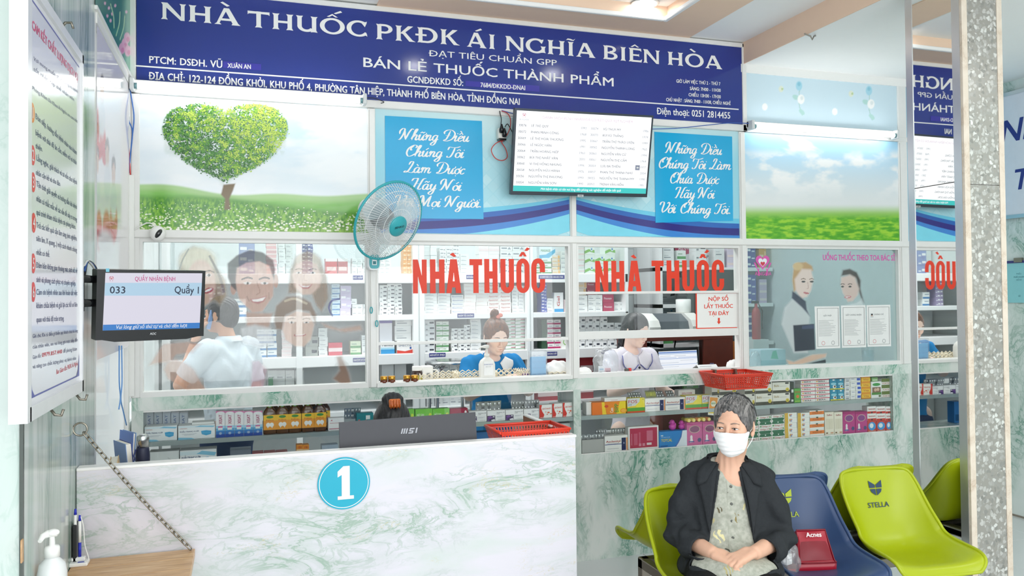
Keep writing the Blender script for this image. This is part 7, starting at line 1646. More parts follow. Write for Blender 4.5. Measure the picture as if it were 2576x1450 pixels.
# pump dispenser between the trays
p = PY(*ZC(1120,1250),.07); dx = p.x; zd = ZT
zt = PY(*ZC(1130,1000),.07).z
dp = thing('soap_dispenser','white pump bottle in front of the attendant in blue','bottle',(dx,.07,zd))
def rr2(w,d,z,k=24): return [(dx + w * math.copysign(abs(math.cos(a)) ** .5,math.cos(a)),.066 + d * math.copysign(abs(math.sin(a)) ** .5,math.sin(a)),zd + z) for a in [2 * PI * i / k for i in range(k)]]
Hb = zt - zd; WB = mat('efeee8',.35,0,.4,.02)
b = MB(); b.grid([rr2(.041,.027,0),rr2(.044,.029,.004),rr2(.044,.029,Hb * .46),rr2(.036,.025,Hb * .57),rr2(.016,.014,Hb * .66),rr2(.013,.013,Hb * .67)],WB,closed=True,cap=True); b.build('bottle',dp)
b = MB(); b.lathe([(.015,Hb * .67),(.015,Hb * .76),(.006,Hb * .77),(.006,Hb * .92)],(dx,.066,zd),WB,18); b.build('collar',dp)
b = MB(); b.tube([(dx + .012,.066,zd + Hb * .97),(dx - .01,.066,zd + Hb * .97),(dx - .035,.06,zd + Hb * .965),(dx - .046,.058,zd + Hb * .9)],[.009,.01,.005,.004],WB,10); b.build('pump_head',dp)
b = MB(); Fd = Frame((dx,.036,zd + Hb * .16),(1,0,0),(0,0,1)); fquad(b,Fd,-.026,0,.026,.075,.0014,mat('f4f4f2',.4)); ctext(b,Fd,'DUNG DỊCH',0,.056,.006,.002,mat('4a5fa8',.4),.01); ctext(b,Fd,'RỬA TAY',0,.044,.005,.002,mat('8a9099',.4)); b.build('label',dp)
# blue mask pack in clear plastic
mp_ = thing('mask_pack','pack of blue face masks standing in clear plastic on the counter','mask pack',(cx_(ZC,1563,.09),.09,ZT))
xa,xb = cx_(ZC,1497,.09),cx_(ZC,1632,.09); zt = PY(*ZC(1563,1095),.09).z
for k in range(5): onebox('mask',mp_,mat('5aa9dc' if k % 2 else '6ab5e3',.6),xa + .003,xb - .003,.075 + k * .006,.08 + k * .006,ZT + .002,zt - k * .001,bev=.002)
b = MB(); F_ = Frame((xa,.0745,ZT),(1,0,0),(0,0,1))
for i in range(3):
 for j in range(4): ctext(b,F_,'mask',.02 + i * .03,.02 + j * .035,.005,.0004,mat('3a6fb0',.5),.01,.4)
b.build('print',mp_)
onebox('clear_wrap',mp_,glass_mat('clear_plastic',(.93,.95,.96),.12,.12,.12),xa - .004,xb + .004,.068,.115,ZT,zt + .035,bev=.006)
# white plastic bags, cotton
def crumple(name,label,cat,c,s,m,seed,sub=4,amp=.35,parts=()):
 rg = np.random.default_rng(seed); b = MB(); bm_ = b.bm
 bmesh.ops.create_icosphere(bm_,subdivisions=sub,radius=1); ph = rg.uniform(0,6.28,(10,1)); fr = rg.normal(0,2.4,(10,3))
 for v in bm_.verts:
  q = np.array(v.co); f = 1 + amp * np.mean(np.abs(np.sin(fr @ q + ph[:,0]))) * 1.2 - amp * .6 + .06 * math.sin(9 * q[0] + 7 * q[2] + seed)
  z = max(q[2] * f,-.62); v.co = (c[0] + q[0] * f * s[0],c[1] + q[1] * f * s[1],c[2] + (z + .62) / 1.55 * s[2])
 i = b.mi(m)
 for f in bm_.faces: f.smooth = True; f.material_index = i
 return tag(center(b.build(name)),label,cat)
COT = mat('f4f4f2',.8,0,.2,.03)
crumple('white_bag','crumpled white cloth bundle beside the blue mask pack','bundle',(cx_(ZC,1730,.12),.12,ZT),(.075,.04,.085),COT,3)
lace_tray('cream lace edged tray under the white cloth bundle',cx_(ZC,1640,.1),cx_(ZC,1795,.1),.066,.075,ZT,.03)
CLP = glass_mat('clear_bag',(.93,.94,.95),.16,.1,.16)
cb2 = crumple('clear_bag','clear plastic bag of medicine packets left of the second attendant','bag',(cx_(ZD,285,.12),.12,ZT),(.075,.04,.15),CLP,8,amp=.5)
medbox('small white packet inside the clear bag',cx_(ZD,205,.12) + .01,cx_(ZD,262,.12),.1,.012,ZT + .003,ZT + .05,'e9eef2',[('r',.1,.5,.9,.7,'9fc3dc'),('r',.1,.2,.6,.3,'8f98a3')])
medbox('small pink packet inside the clear bag',cx_(ZD,285,.12),cx_(ZD,330,.12),.115,.012,ZT + .003,ZT + .035,'d9a5b0',[('r',.1,.3,.9,.5,'8a4a6a')])
crumple('white_cord_heap','tangled white cords heaped at the left of the payment counter','cord',(cx_(ZD,100,.1),.1,ZT),(.045,.03,.045),COT,5,3)
crumple('white_cord_heap','white plastic heap at the right end of the payment counter','cord',(cx_(ZD,1400,.1),.1,ZT),(.045,.03,.055),COT,6,3)
st_ = thing('ink_stamp','red and grey self-inking stamp on the payment counter','stamp',(cx_(ZD,480,.06),.06,ZT))
x = cx_(ZD,480,.06); b = MB(); b.box(x - .018,x + .004,.05,.07,ZT,ZT + .034,mat('5a5650',.4),bev=.003); b.build('base',st_)
b = MB(); b.box(x + .0045,x + .022,.05,.07,ZT,ZT + .036,mat('c9352c',.35),bev=.003); b.build('cap',st_)
# brown medicine bottle and white tub beside the jars
bb = thing('pill_bottle','brown pill bottle with white lid behind the gold capped jars','bottle',(cx_(ZC,515,.16),.16,ZT)); x = cx_(ZC,515,.16)
b = MB(); b.lathe([(.028,0),(.03,.004),(.03,.05),(.024,.06)],(x,.16,ZT),mat('3a2016',.15,0,.6),20); b.build('bottle',bb)
b = MB(); b.lathe([(.0302,.012),(.0302,.036)],(x,.16,ZT),mat('c9c04a',.4),20,cap=False); b.build('label',bb)
b = MB(); b.lathe([(.027,.06),(.0275,.062),(.0275,.082),(.025,.084)],(x,.16,ZT),WHITE,20); b.build('lid',bb)
wt = thing('white_device','small white plastic device with grey label beside the brown pill bottle','device',(cx_(ZC,605,.17),.17,ZT)); x = cx_(ZC,605,.17)
b = MB(); b.box(x - .038,x + .03,.15,.2,ZT,ZT + .085,WHITE,bev=.012,seg=3); b.build('body',wt); b = MB(); b.box(x - .008,x + .012,.1485,.15,ZT + .02,ZT + .045,mat('9a9c9c',.4)); b.build('label',wt)
b = MB(); b.tube([tuple(q) for q in catmull([(x + .03,.17,ZT + .06),(x + .055,.17,ZT + .055),(x + .06,.17,ZT + .02),(x + .05,.17,ZT + .004)],5)],.004,WHITE,6); b.build('cable',wt)
# steel stool
sl = thing('steel_stool','round steel stool standing behind the inner counter','stool',(cx_(ZC,800,1.0),1.0,0)); x = cx_(ZC,800,1.0); zt = PY(*ZC(800,1130),1.0).z
b = MB(); b.lathe([(.16,zt - .02),(.165,zt - .012),(.16,zt),(.13,zt + .004),(.001,zt + .004)],(x,1.0,0),CHROME,36); b.build('seat',sl)
for k in range(4):
 a = PI / 4 + k * PI / 2; dx_,dy_ = math.cos(a),math.sin(a); b = MB(); b.tube([tuple(q) for q in catmull([(x + .06 * dx_,1 + .06 * dy_,zt - .02),(x + .11 * dx_,1 + .11 * dy_,zt - .05),(x + .15 * dx_,1 + .15 * dy_,zt - .14),(x + .2 * dx_,1 + .2 * dy_,0)],6)],.011,CHROME,10); b.build('leg',sl)
# payment room: printer, posters, desk hutch, monitor, calendar
hx0,hx1 = PY(*ZD(620,930),1.05).x,PY(*ZD(1395,930),1.05).x; hz = PY(*ZD(1000,920),1.05).z
CAB = mat('6b2a1c',.35,0,.4,.15,30)
ht = thing('desk_hutch','dark reddish brown desk hutch behind the payment counter','cabinet',((hx0 + hx1) / 2,1.2,0))
onebox('top_board',ht,CAB,hx0,hx1,1.05,1.5,hz - .03,hz,bev=.002)
onebox('side_panel',ht,CAB,hx0,hx0 + .025,1.05,1.5,.0,hz - .03)
a,q = PY(*ZD(1140,1000),1.05).x,PY(*ZD(1375,1000),1.05).x; onebox('door',ht,CAB,a,q,1.05,1.07,.72,hz - .03); onebox('side_panel',ht,CAB,q,q + .02,1.05,1.5,0,hz - .03)
onebox('desk_board',ht,CAB,hx0,hx1 + .14,.85,1.5,.72,.745)
b = MB()
for xk in (690,900):
 xx = PY(*ZD(xk,950),1.45).x; b.tube([(xx,1.45,hz - .03),(xx - .02,1.44,hz - .1),(xx - .01,1.44,hz - .25),(xx + .02,1.44,.75)],.006,DK,6)
b.build('cable',ht)
pr_ = thing('printer','grey and white printer on top of the brown hutch','printer',(PY(*ZD(900,800),1.15).x,1.2,hz))
xa,xb = PY(*ZD(655,800),1.1).x,PY(*ZD(1120,800),1.1).x; zt = PY(*ZD(900,722),1.1).z; zm = hz + .0005
PRW = mat('e3e2dd',.4); PRD = mat('5f666c',.4)
for s_,x0,x1 in ((0,xa,xa + .09),(1,xb - .09,xb)):
 b = MB(); P = [(1.08,zm),(1.46,zm),(1.46,zt),(1.2,zt),(1.1,zt - .05),(1.07,zm + .07)]; b.grid([[(x0,y,z) for y,z in P],[(x1,y,z) for y,z in P]],PRW,closed=True,cap=True,smooth=False); b.build('side_cover',pr_)
b = MB(); P = [(1.1,zm + .005),(1.44,zm + .005),(1.44,zt - .005),(1.24,zt - .005),(1.14,zt - .06),(1.12,zm + .05)]; b.grid([[(xa + .09,y,z) for y,z in P],[(xb - .09,y,z) for y,z in P]],PRD,closed=True,cap=True,smooth=False); b.build('body',pr_)
b = MB(); b.face([(xa + .1,1.139,zt - .062),(xb - .1,1.139,zt - .062),(xb - .1,1.236,zt - .008),(xa + .1,1.236,zt - .008)],mat('7b8288',.15)); b.box(xa + .1,xb - .1,1.09,1.12,zm + .02,zm + .035,mat('3f4448',.4)); b.build('lid',pr_)
pt = MB(); x = PY(*ZD(975,690),1.3).x; pt.lathe([(.055,0),(.058,.004),(.058,.1),(.05,.104),(.02,.104)],(x,1.32,zt + .0006),WHITE,24); tag(center(pt.build('paper_roll')),'white paper roll standing on the printer','roll')
for i,(a,q) in enumerate(((745,892),(912,1068))):
 yp = 2.088; p0,p1 = PY(*ZD(a,720),yp),PY(*ZD(q,548),yp); F_ = Frame((p0.x,yp,p0.z),(1,0,0),(0,0,1)); w_,h_ = p1.x - p0.x,p1.z - p0.z
 t = thing('wall_leaflet',f'white and pale blue leaflet on the tiled wall, {("left", "right")[i]} of the pair above the printer','poster',tuple(F_.pt(w_ / 2,0)))
 b = MB(); fslab(b,F_,0,0,w_,h_,0,.002,mat('eef2f3',.5)); b.build('sheet',t)
 b = MB(); decal(Frame(F_.pt(0,0,.002),F_.U,F_.V),w_,h_,[('r',0,0,1,.5,'cfe6f0'),('p',[(.7,.86),(.96,.9),(.98,1),(.74,.98)],'39434c'),('r',.06,.8,.5,.84,'9aa5ad'),*[('r',.06,.76 - k * .045,.94,.775 - k * .045,'b9c0c5') for k in range(5)],('t','BẠN CÓ THỂ LÀM GÌ?',.06,.7,.42,.05,'4a7f9c'),*[('e',.06,.33 - k * .1,.02,.015,'5ab0d9') for k in range(3)],*[('r',.12,.32 - k * .1,.6,.34 - k * .1,'9fb5c0') for k in range(3)],('e',.8,.3,.06,.04,'3a4a52'),('e',.88,.22,.05,.03,'3a4a52'),('e',.76,.12,.05,.05,'5ab0d9')],b); b.build('print',t)
yp = 2.085; p = PY(*ZD(1210,305),yp); ck = thing('wall_clock','round grey wall clock on the tiles behind the red letters','clock',(p.x,yp,p.z - .1))
b = MB(); b.lathe([(.1,0),(.1,.02),(.088,.024)],(p.x,yp + .01,p.z),mat('8a8f95',.4),32,axis=(0,-1,0)); b.build('case',ck)
b = MB(); Fk = Frame((p.x,yp - .0145,p.z),(1,0,0),(0,0,1)); disc(b,Fk,0,0,.088,.088,.0,mat('eef0f0',.4)); b.build('face',ck)
b = MB(); fpoly(b,Fk,[(-.004,0),(.004,0),(.003,.05),(-.003,.05)],.001,DK); fpoly(b,Fk,[(0,-.004),(.06,.03),(.058,.036),(0,.004)],.0014,DK); b.build('hands',ck)
# pennant on the wall
yp = 1.9; pn = MB(); q = [PY(*ZD(x,y),yp) for x,y in ((885,135),(1050,130),(1048,195),(905,225))]; pn.face(q,mat('b5486a',.5)); pn.face([v + Vector((0,.004,0)) for v in reversed(q)],mat('b5486a',.5))
F_ = Frame(q[3] + Vector((.0,-.002,.02)),(q[2] - q[3]).normalized(),(0,0,1)); ftext(pn,F_,'AINGHIA',.02,.2,.02,.05,.001,mat('e6c9d5',.4),.02)
tag(center(pn.build('wall_pennant')),'dark pink pennant hanging high behind the second red lettering','pennant')
pl = MB(); a,q = PY(*ZD(890,300),1.95),PY(*ZD(945,300),1.95); pl.box(a.x,q.x,1.95,2.0,PY(*ZD(915,410),1.95).z,PY(*ZD(915,140),1.95).z,mat('6a4f4a',.5)); tag(center(pl.build('wall_strip')),'dark brown vertical strip on the tiled wall under the pennant','strip')
# payment monitor, calendar
ym = .5; Fp = Frame(PY(*ZD(738,1228),ym),(math.cos(.1),-math.sin(.1) * -1,0),(0,.12,1)); a0,c0 = Fp.px(*ZD(738,1228)); a1,c1 = Fp.px(*ZD(1090,1015))
mn = thing('payment_monitor','black framed computer monitor facing the payment window','monitor',tuple(Fp.pt((a0 + a1) / 2,c0)))
b = MB(); fslab(b,Fp,a0,c0 - .1,a1,c1,-.03,0,DK); b.build('casing',mn)
b = MB(); fquad(b,Fp,a0 + .02,c0 - .08,a1 - .014,c1 - .018,.0008,SCR('e9edf3',.95)); s_ = b.build('screen',mn)
b = MB(); w_,h_ = a1 - a0 - .034,c1 - .018 - c0
for q in ((0,.9,1,.96,'5a7fc0'),(0,.84,1,.88,'9fb8dc'),(0,.6,1,.62,'6a8fd0'),(0,.66,.45,.68,'8fabd8'),(.5,.66,1,.68,'8fabd8'),(.03,.74,.3,.76,'b9c0cc'),(.4,.74,.7,.76,'b9c0cc'),(0,.3,1,.32,'8fabd8'),(.03,.4,.5,.42,'b9c0cc'),(.03,.2,.5,.215,'b9c0cc'),(.55,.5,.9,.515,'b9c0cc'),(.45,.03,.6,.06,'7fc3dc')): fquad(b,Fp,a0 + .02 + q[0] * w_,c0 + q[1] * h_,a0 + .02 + q[2] * w_,c0 + q[3] * h_,.0014,SCR(q[4],.9))
o = b.build('window_print',s_); o['kind'] = 'stuff'
q = Fp.pt((a0 + a1) / 2,c0 - .05,-.03); b = MB(); b.box(q.x - .04,q.x + .04,q.y,q.y + .03,.746,q.z,DK); b.box(q.x - .12,q.x + .12,q.y - .03,q.y + .15,.73,.746,DK); b.build('stand',mn)
onebox('cabinet',mn,CAB,q.x - .13,q.x + .13,q.y - .04,q.y + .2,.0,.729)
cl_ = thing('desk_calendar','white tent desk calendar beside the payment monitor','calendar',(cx_(ZD,1185,.18),.18,ZT))
a,q = PY(*ZD(1100,1225),.18),PY(*ZD(1270,1165),.18)
b = MB(); b.face([(a.x,.18,ZT),(q.x,.18,ZT),(q.x,.21,q.z),(a.x,.21,q.z)],mat('eceeee',.5)); b.face([(a.x,.26,ZT),(q.x,.26,ZT),(q.x,.21,q.z),(a.x,.21,q.z)][::-1],mat('dcdede',.5)); b.build('card',cl_)
b = MB(); F_ = Frame((a.x,.1795,ZT),(1,0,0),(0,.03,q.z - ZT)); w_ = q.x - a.x; ftext(b,F_,'2024',w_ * .7,w_ * .9,.04,.008,.001,mat('5a7fb0',.5)); fquad(b,F_,w_ * .07,.05,w_ * .13,.06,.001,mat('8a9a8a',.5)); fquad(b,F_,w_ * .1,.02,w_ * .7,.024,.001,mat('b5babd',.5)); b.build('print',cl_)
for i,(x,c_) in enumerate(((1390,'c8702c'),(1415,'b5602a'))):
 p = PY(*ZD(x,1040),1.2); medbox(f'orange carton on the side of the hutch, {("first", "second")[i]} from the brown door',p.x - .03,p.x + .03,1.2 + i * .07,.06,.7455,hz - .06,c_,[('r',.1,.3,.9,.5,'8a3f1c')])
# paper tray, basket and bottle in the right window
x0 = cx_(K4,200,.2); pb = MB()
tb_ = medbox('pale blue tissue box in the corner of the tinted window',PY(*K4(205,1250),.1).x,PY(*K4(445,1250),.1).x,.1,.12,ZT,PY(*K4(320,1145),.1).z,'cfe0ea',[('r',0,0,1,.4,'b0d3e0'),('p',[(.4,.5),(.7,.45),(.62,.95),(.48,.9)],'7fc9b0')])
crumple('green_bag','small clear bag with green print left of the tissue box','bag',(PY(*K4(150,1250),.12).x,.12,ZT),(.035,.03,.1),CLP,12,3)
q = PY(*K4(1235,1280),.15); wg = thing('water_glass','clear plastic beaker of water in the tinted window','glass',(q.x,.15,ZT))
b = MB(); b.lathe([(.036,.0),(.04,.12),(.041,.125)],(q.x,.15,ZT),CLP,20,cap=False); b.lathe([(.036,.001),(.001,.001)],(q.x,.15,ZT),CLP,20,cap=False); b.build('beaker',wg)
b = MB(); b.lathe([(.035,.002),(.037,.08),(.001,.08)],(q.x,.15,ZT),glass_mat('water',(.85,.92,.95),.1,0,.1),20); b.build('water',wg)
# ================================================================== PEOPLE (bodies grown as implicit surfaces)
def A3(p): return np.array(p,float)
class Field:
 """smooth union of rounded limbs and ellipsoids, meshed by surface nets"""
 def __init__(s): s.ops = []
 def limb(s,a,b,ra,rb,k=.02): s.ops.append(('l',A3(a),A3(b),ra,rb,k)); return s
 def chain(s,pts,rs,k=.02):
  for i in range(len(pts) - 1): s.limb(pts[i],pts[i + 1],rs[i],rs[i + 1],k)
  return s
 def ell(s,c,r,k=.02,rot=None): s.ops.append(('e',A3(c),A3(r),rot,k)); return s
 def sub(s,c,r,k=.01,rot=None): s.ops.append(('s',A3(c),A3(r),rot,k)); return s
 def fn(s,f): s.ops.append(('f',f)); return s
 @staticmethod
 def _ell(P,c,r,rot):
  d = P - c
  if rot is not None: d = d @ rot
  k0 = np.sqrt(((d / r) ** 2).sum(-1)); k1 = np.sqrt(((d / (r * r)) ** 2).sum(-1)) + 1e-9
  return k0 * (k0 - 1) / k1
 def __call__(s,P):
  f = np.full(P.shape[:-1],1e3)
  for o in s.ops:
   if o[0] == 'f': f = o[1](P,f); continue
   if o[0] == 'l':
    a,b,ra,rb,k = o[1:]; ab = b - a; t = np.clip(((P - a) @ ab) / (ab @ ab + 1e-12),0,1)
    d = np.sqrt(((P - a - t[...,None] * ab) ** 2).sum(-1)) - (ra + (rb - ra) * t)
   else:
    d = s._ell(P,o[1],o[2],o[3]); k = o[4]
   if o[0] == 's':
    h = np.clip(.5 - .5 * (f + d) / k,0,1); f = f * (1 - h) + (-d) * h + k * h * (1 - h); continue
   h = np.clip(.5 + .5 * (f - d) / k,0,1); f = f * (1 - h) + d * h - k * h * (1 - h)
  return f
def nets(f,lo,hi,st):
 """surface nets: returns vertices and quads of f = 0 inside the box lo..hi"""
 lo,hi = A3(lo),A3(hi); n = np.maximum(4,np.ceil((hi - lo) / st).astype(int)); ax = [lo[i] + st * np.arange(n[i]) for i in range(3)]
 k = 4; m = [np.arange(0,n[i] + k,k) for i in range(3)]; C = f(np.stack(np.meshgrid(*[lo[i] + st * m[i] for i in range(3)],indexing='ij'),-1))
 near = np.abs(C) < st * k * 2.0; big = near.copy()
 for a in range(3): big |= np.roll(near,1,a) | np.roll(near,-1,a)
 idx = [np.minimum((np.arange(n[i]) + k // 2) // k,len(m[i]) - 1) for i in range(3)]
 v = C[np.ix_(*idx)].copy(); J = np.argwhere(big[np.ix_(*idx)])
 for i in range(0,len(J),200000):
  q = J[i:i + 200000]; v[q[:,0],q[:,1],q[:,2]] = f(lo + st * q)
 for a in range(3):
  sl = [slice(None)] * 3; sl[a] = 0; v[tuple(sl)] = np.maximum(v[tuple(sl)],.001); sl[a] = -1; v[tuple(sl)] = np.maximum(v[tuple(sl)],.001)
 ng = v < 0; c = np.zeros(np.array(v.shape) - 1,int)
 for dx in (0,1):
  for dy in (0,1):
   for dz in (0,1): c += ng[dx:n[0] - 1 + dx,dy:n[1] - 1 + dy,dz:n[2] - 1 + dz]
 cell = (c > 0) & (c < 8); I = np.argwhere(cell); ids = -np.ones(cell.shape,int); ids[cell] = np.arange(len(I))
 acc = np.zeros((len(I),3)); cnt = np.zeros(len(I))
 cor = [(a,b,d) for a in (0,1) for b in (0,1) for d in (0,1)]
 for p in cor:
  for a in range(3):
   if p[a]: continue
   q = list(p); q[a] = 1
   v0 = v[I[:,0] + p[0],I[:,1] + p[1],I[:,2] + p[2]]; v1 = v[I[:,0] + q[0],I[:,1] + q[1],I[:,2] + q[2]]
   m = (v0 < 0) != (v1 < 0); t = np.where(m,v0 / np.where(m,v0 - v1,1),0); pt = np.tile(A3(p),(len(I),1)); pt[:,a] = t
   acc[m] += pt[m]; cnt[m] += 1
 V = lo + st * (I + acc / np.maximum(cnt,1)[:,None]); Q = []
 for a in range(3):
  b,d = (a + 1) % 3,(a + 2) % 3; sl0 = [slice(1,-1)] * 3; sl0[a] = slice(0,-1); sl1 = [slice(1,-1)] * 3; sl1[a] = slice(1,None)
  s0,s1 = ng[tuple(sl0)],ng[tuple(sl1)]
  for sgn,m in ((1,s0 & ~s1),(-1,~s0 & s1)):
   J = np.argwhere(m)
   if not len(J): continue
   J = J + 1; J[:,a] -= 1
   def cid(ob,od): K = J.copy(); K[:,b] += ob; K[:,d] += od; return ids[K[:,0],K[:,1],K[:,2]]
   q = np.stack([cid(-1,-1),cid(0,-1),cid(0,0),cid(-1,0)],-1); Q.append(q if sgn > 0 else q[:,::-1])
 Q = np.concatenate(Q) if Q else np.zeros((0,4),int); return V,Q[(Q >= 0).all(1)]
def mesh_of(name,parts,mt,parent,xf=None):
 """parts: list of (V, Q[, xform]); one mesh object, smooth"""
 Vs,Qs,o = [],[],0
 for p in parts:
  V,Q = p[0],p[1]
  if len(p) > 2 and p[2] is not None: V = V @ np.array(p[2].to_3x3()).T + np.array(p[2].translation)
  Vs.append(V); Qs.append(Q + o); o += len(V)
 V = np.concatenate(Vs); Q = np.concatenate(Qs)
 if xf is not None: V = V @ np.array(xf.to_3x3()).T + np.array(xf.translation)
 V = V - np.array(parent_world(parent)); me = bpy.data.meshes.new(name); nf = len(Q)
 me.vertices.add(len(V)); me.vertices.foreach_set('co',V.reshape(-1)); me.loops.add(nf * 4); me.loops.foreach_set('vertex_index',Q.reshape(-1)); me.polygons.add(nf); me.polygons.foreach_set('loop_start',np.arange(nf) * 4)
 me.polygons.foreach_set('use_smooth',np.ones(nf,bool)); me.update(calc_edges=True); me.validate(); me.materials.append(mt)
 ob = bpy.data.objects.new(name,me); COL.objects.link(ob); ob.parent = parent; return ob
def skin(c,wr=.0): return mat(c,.5,0,.35,.06,30,bump=.12 + wr,sss=.12)
def hair_mat(c1,c2,key):
 if key in _MC: return _MC[key]
 m = bpy.data.materials.new('hair'); m.use_nodes = True; n,l = nodes(m); b = n['Principled BSDF']; tc = n.new('ShaderNodeTexCoord'); mp = n.new('ShaderNodeMapping'); mp.inputs['Scale'].default_value = (95,16,30)
 z = n.new('ShaderNodeTexNoise'); z.inputs['Scale'].default_value = 2.2; z.inputs['Detail'].default_value = 4; z.inputs['Distortion'].default_value = .4; l.new(tc.outputs['Object'],mp.inputs[0]); l.new(mp.outputs[0],z.inputs['Vector'])
 r = ramp(n,[(.38,c1),(.66,c2)]); l.new(z.outputs['Fac'],r.inputs[0]); l.new(r.outputs[0],b.inputs['Base Color']); b.inputs['Roughness'].default_value = .38
 bp = n.new('ShaderNodeBump'); bp.inputs['Strength'].default_value = .5; bp.inputs['Distance'].default_value = .004; l.new(z.outputs['Fac'],bp.inputs['Height']); l.new(bp.outputs[0],b.inputs['Normal']); _MC[key] = m; return m
def cloth(c,noise=.05,bump=.15,key=''): return mat(c,.85,0,.15,noise,60,bump=bump,key=key)

def head_field(old=False,wide=1.,soft=False):
 F = Field()
 F.ell((0,.012,.032),(.071 * wide,.09,.082),.02).ell((0,-.03,-.028),(.057 * wide,.056,.078),.03).ell((0,-.036,-.076),(.042 * wide,.042,.034),.03).ell((0,-.07,-.094),(.018,.016,.014),.02)
 for s in (-1,1): F.ell((s * .036,-.058,-.026),(.024,.022,.022),.02)
 F.limb((-.032,-.08,.02),(.032,-.08,.02),.0095,.0095,.018)
 for s in (-1,1): F.sub((s * .03,-.1,.002),(.018,.015,.0125),.016)
 for s in (-1,1): F.ell((s * .03,-.0765,.001),(.0165,.0125,.0105),.006)
 F.limb((0,-.086,.012),(0,-.102,-.028),.0062,.0092,.012).ell((0,-.104,-.033),(.0095,.009,.008),.008)
 for s in (-1,1): F.ell((s * .0125,-.093,-.036),(.0068,.008,.0062),.007)
 F.ell((0,-.083,-.06),(.024,.014,.018),.014).ell((0,-.0935,-.0575),(.017,.0055,.0042),.005).ell((0,-.092,-.0665),(.0145,.006,.005),.005)
 F.sub((0,-.0995,-.0618),(.018,.004,.0011),.003)
 for s in (-1,1):
  a = .35 * s; R = np.array([[math.cos(a),-math.sin(a),0],[math.sin(a),math.cos(a),0],[0,0,1]])
  F.ell((s * .076 * wide,.012,-.008),(.0065,.017,.031),.006,R).ell((s * .073 * wide,.004,-.034),(.006,.009,.012),.008)
 if old:
  for s in (-1,1):
   F.ell((s * .03,-.0815,-.013),(.015,.006,.006),.006); F.ell((s * .03,-.0835,.0095),(.017,.006,.0055),.006); F.sub((s * .027,-.094,-.044),(.004,.006,.02),.008)
  F.fn(lambda P,f: f + .0006 * np.sin(P[...,2] * 420) * np.exp(-((P[...,2] - .05) / .022) ** 2) * (P[...,1] < -.04))
 return F
def neck(F,a,b,ra=.048,rb=.054,k=.03): F.limb(a,b,ra,rb,k); return F
def xform(p,yaw=0,pitch=0,roll=0): return Matrix.Translation(Vector(p)) @ Matrix.Rotation(yaw,4,'Z') @ Matrix.Rotation(pitch,4,'X') @ Matrix.Rotation(roll,4,'Y')
def face_parts(parent,X,lip='b5655f',brow='3a2c26',eye=.0052,look=0.,lid=.0,mask=False,age=False):
 """eyes, brows and lips of a head whose own frame is X"""
 T = lambda p: X @ Vector(p)
 for s in (-1,1):
  b = MB(); c = Vector((s * .03,-.0865,.0005)); P = []
  b.ball((0,0,0),1,mat('efe9e6',.25),14,8,(.0125,.004,eye)); bmesh.ops.transform(b.bm,matrix=X @ Matrix.Translation(c),verts=b.bm.verts)
  n0 = len(b.bm.verts); b.ball((0,0,0),1,mat('241a16',.1,0,.7),12,8,(.0052,.0022,eye * .95)); b.bm.verts.ensure_lookup_table(); bmesh.ops.transform(b.bm,matrix=X @ Matrix.Translation(c + Vector((look,-.0026,-.0005))),verts=b.bm.verts[n0:])
  b.tube([T((s * .0165,-.087,.0015)),T((s * .024,-.0915,eye + .0012)),T((s * .033,-.0912,eye + .0012)),T((s * .0435,-.085,.001))],.0011,mat('2a201c',.5),5)
  b.build('eye',parent)
  b = MB(); z = .0205; b.tube([T((s * .014,-.0925,z)),T((s * .026,-.0925,z + .0035)),T((s * .036,-.088,z + .003)),T((s * .046,-.079,z - .002))],[.0016,.0022,.0018,.0008],mat(brow,.7),6); b.build('eyebrow',parent)
 if not mask:
  b = MB(); n0 = 0
  for y_,z_,r_ in ((-.0935,-.0575,(.0172,.0060,.0045)),(-.092,-.0667,(.0148,.0066,.0054))): b.ball((0,y_,z_),1,mat(lip,.4),14,8,r_)
  bmesh.ops.transform(b.bm,matrix=X,verts=b.bm.verts); b.build('lips',parent)
def hand_field(F,w,d,n,s,curl=(.25,.35,.25),L=1.,thumb=.6,spread=.06,k=.008):
 """hand from wrist w; d along the fingers, n out of the back of the hand, s towards the thumb"""
 w,d,n,s = A3(w),A3(d),A3(n),A3(s); d /= np.linalg.norm(d); n = n - d * (n @ d); n /= np.linalg.norm(n); s = np.cross(d,n) * np.sign(np.cross(d,n) @ s)
 offs = (.0255,.0085,-.0085,-.0245)
 for o in offs: F.limb(w + s * o * .62 * L + d * .008,w + d * .08 * L + s * o * L,.0125 * L,.0098 * L,.012)
 for o,ln,i in zip(offs,(.066,.073,.067,.052),range(4)):
  p = w + d * .08 * L + s * o * L; a = 0; dd = d + s * spread * (1.5 - i); dd /= np.linalg.norm(dd); r = .0088 * L * (1 if i < 3 else .88)
  for j,(fr,c) in enumerate(zip((.46,.3,.24),curl)):
   a += c; q = p + (dd * math.cos(a) - n * math.sin(a)) * ln * L * fr; F.limb(p,q,r * (1 - .09 * j),r * (.93 - .1 * j),k * .6); p = q
 p = w + d * .018 * L + s * .022 * L; q = p + (d * .62 + s * thumb - n * .25) * .042 * L; F.limb(p,q,.0135 * L,.0105 * L,.012); e = q + (d * .85 + s * .25 - n * .25) * .034 * L; F.limb(q,e,.0102 * L,.0088 * L,.005)
 return F
def front_y(F,x,z,y0=-.5,y1=.2):
 """first hit of the field when coming from the front (-y)"""
 ys = np.linspace(y0,y1,260); P = np.stack([np.full(260,x),ys,np.full(260,z)],-1); v = F(P); i = int(np.argmax(v < 0)); return ys[i] if (v < 0).any() else None
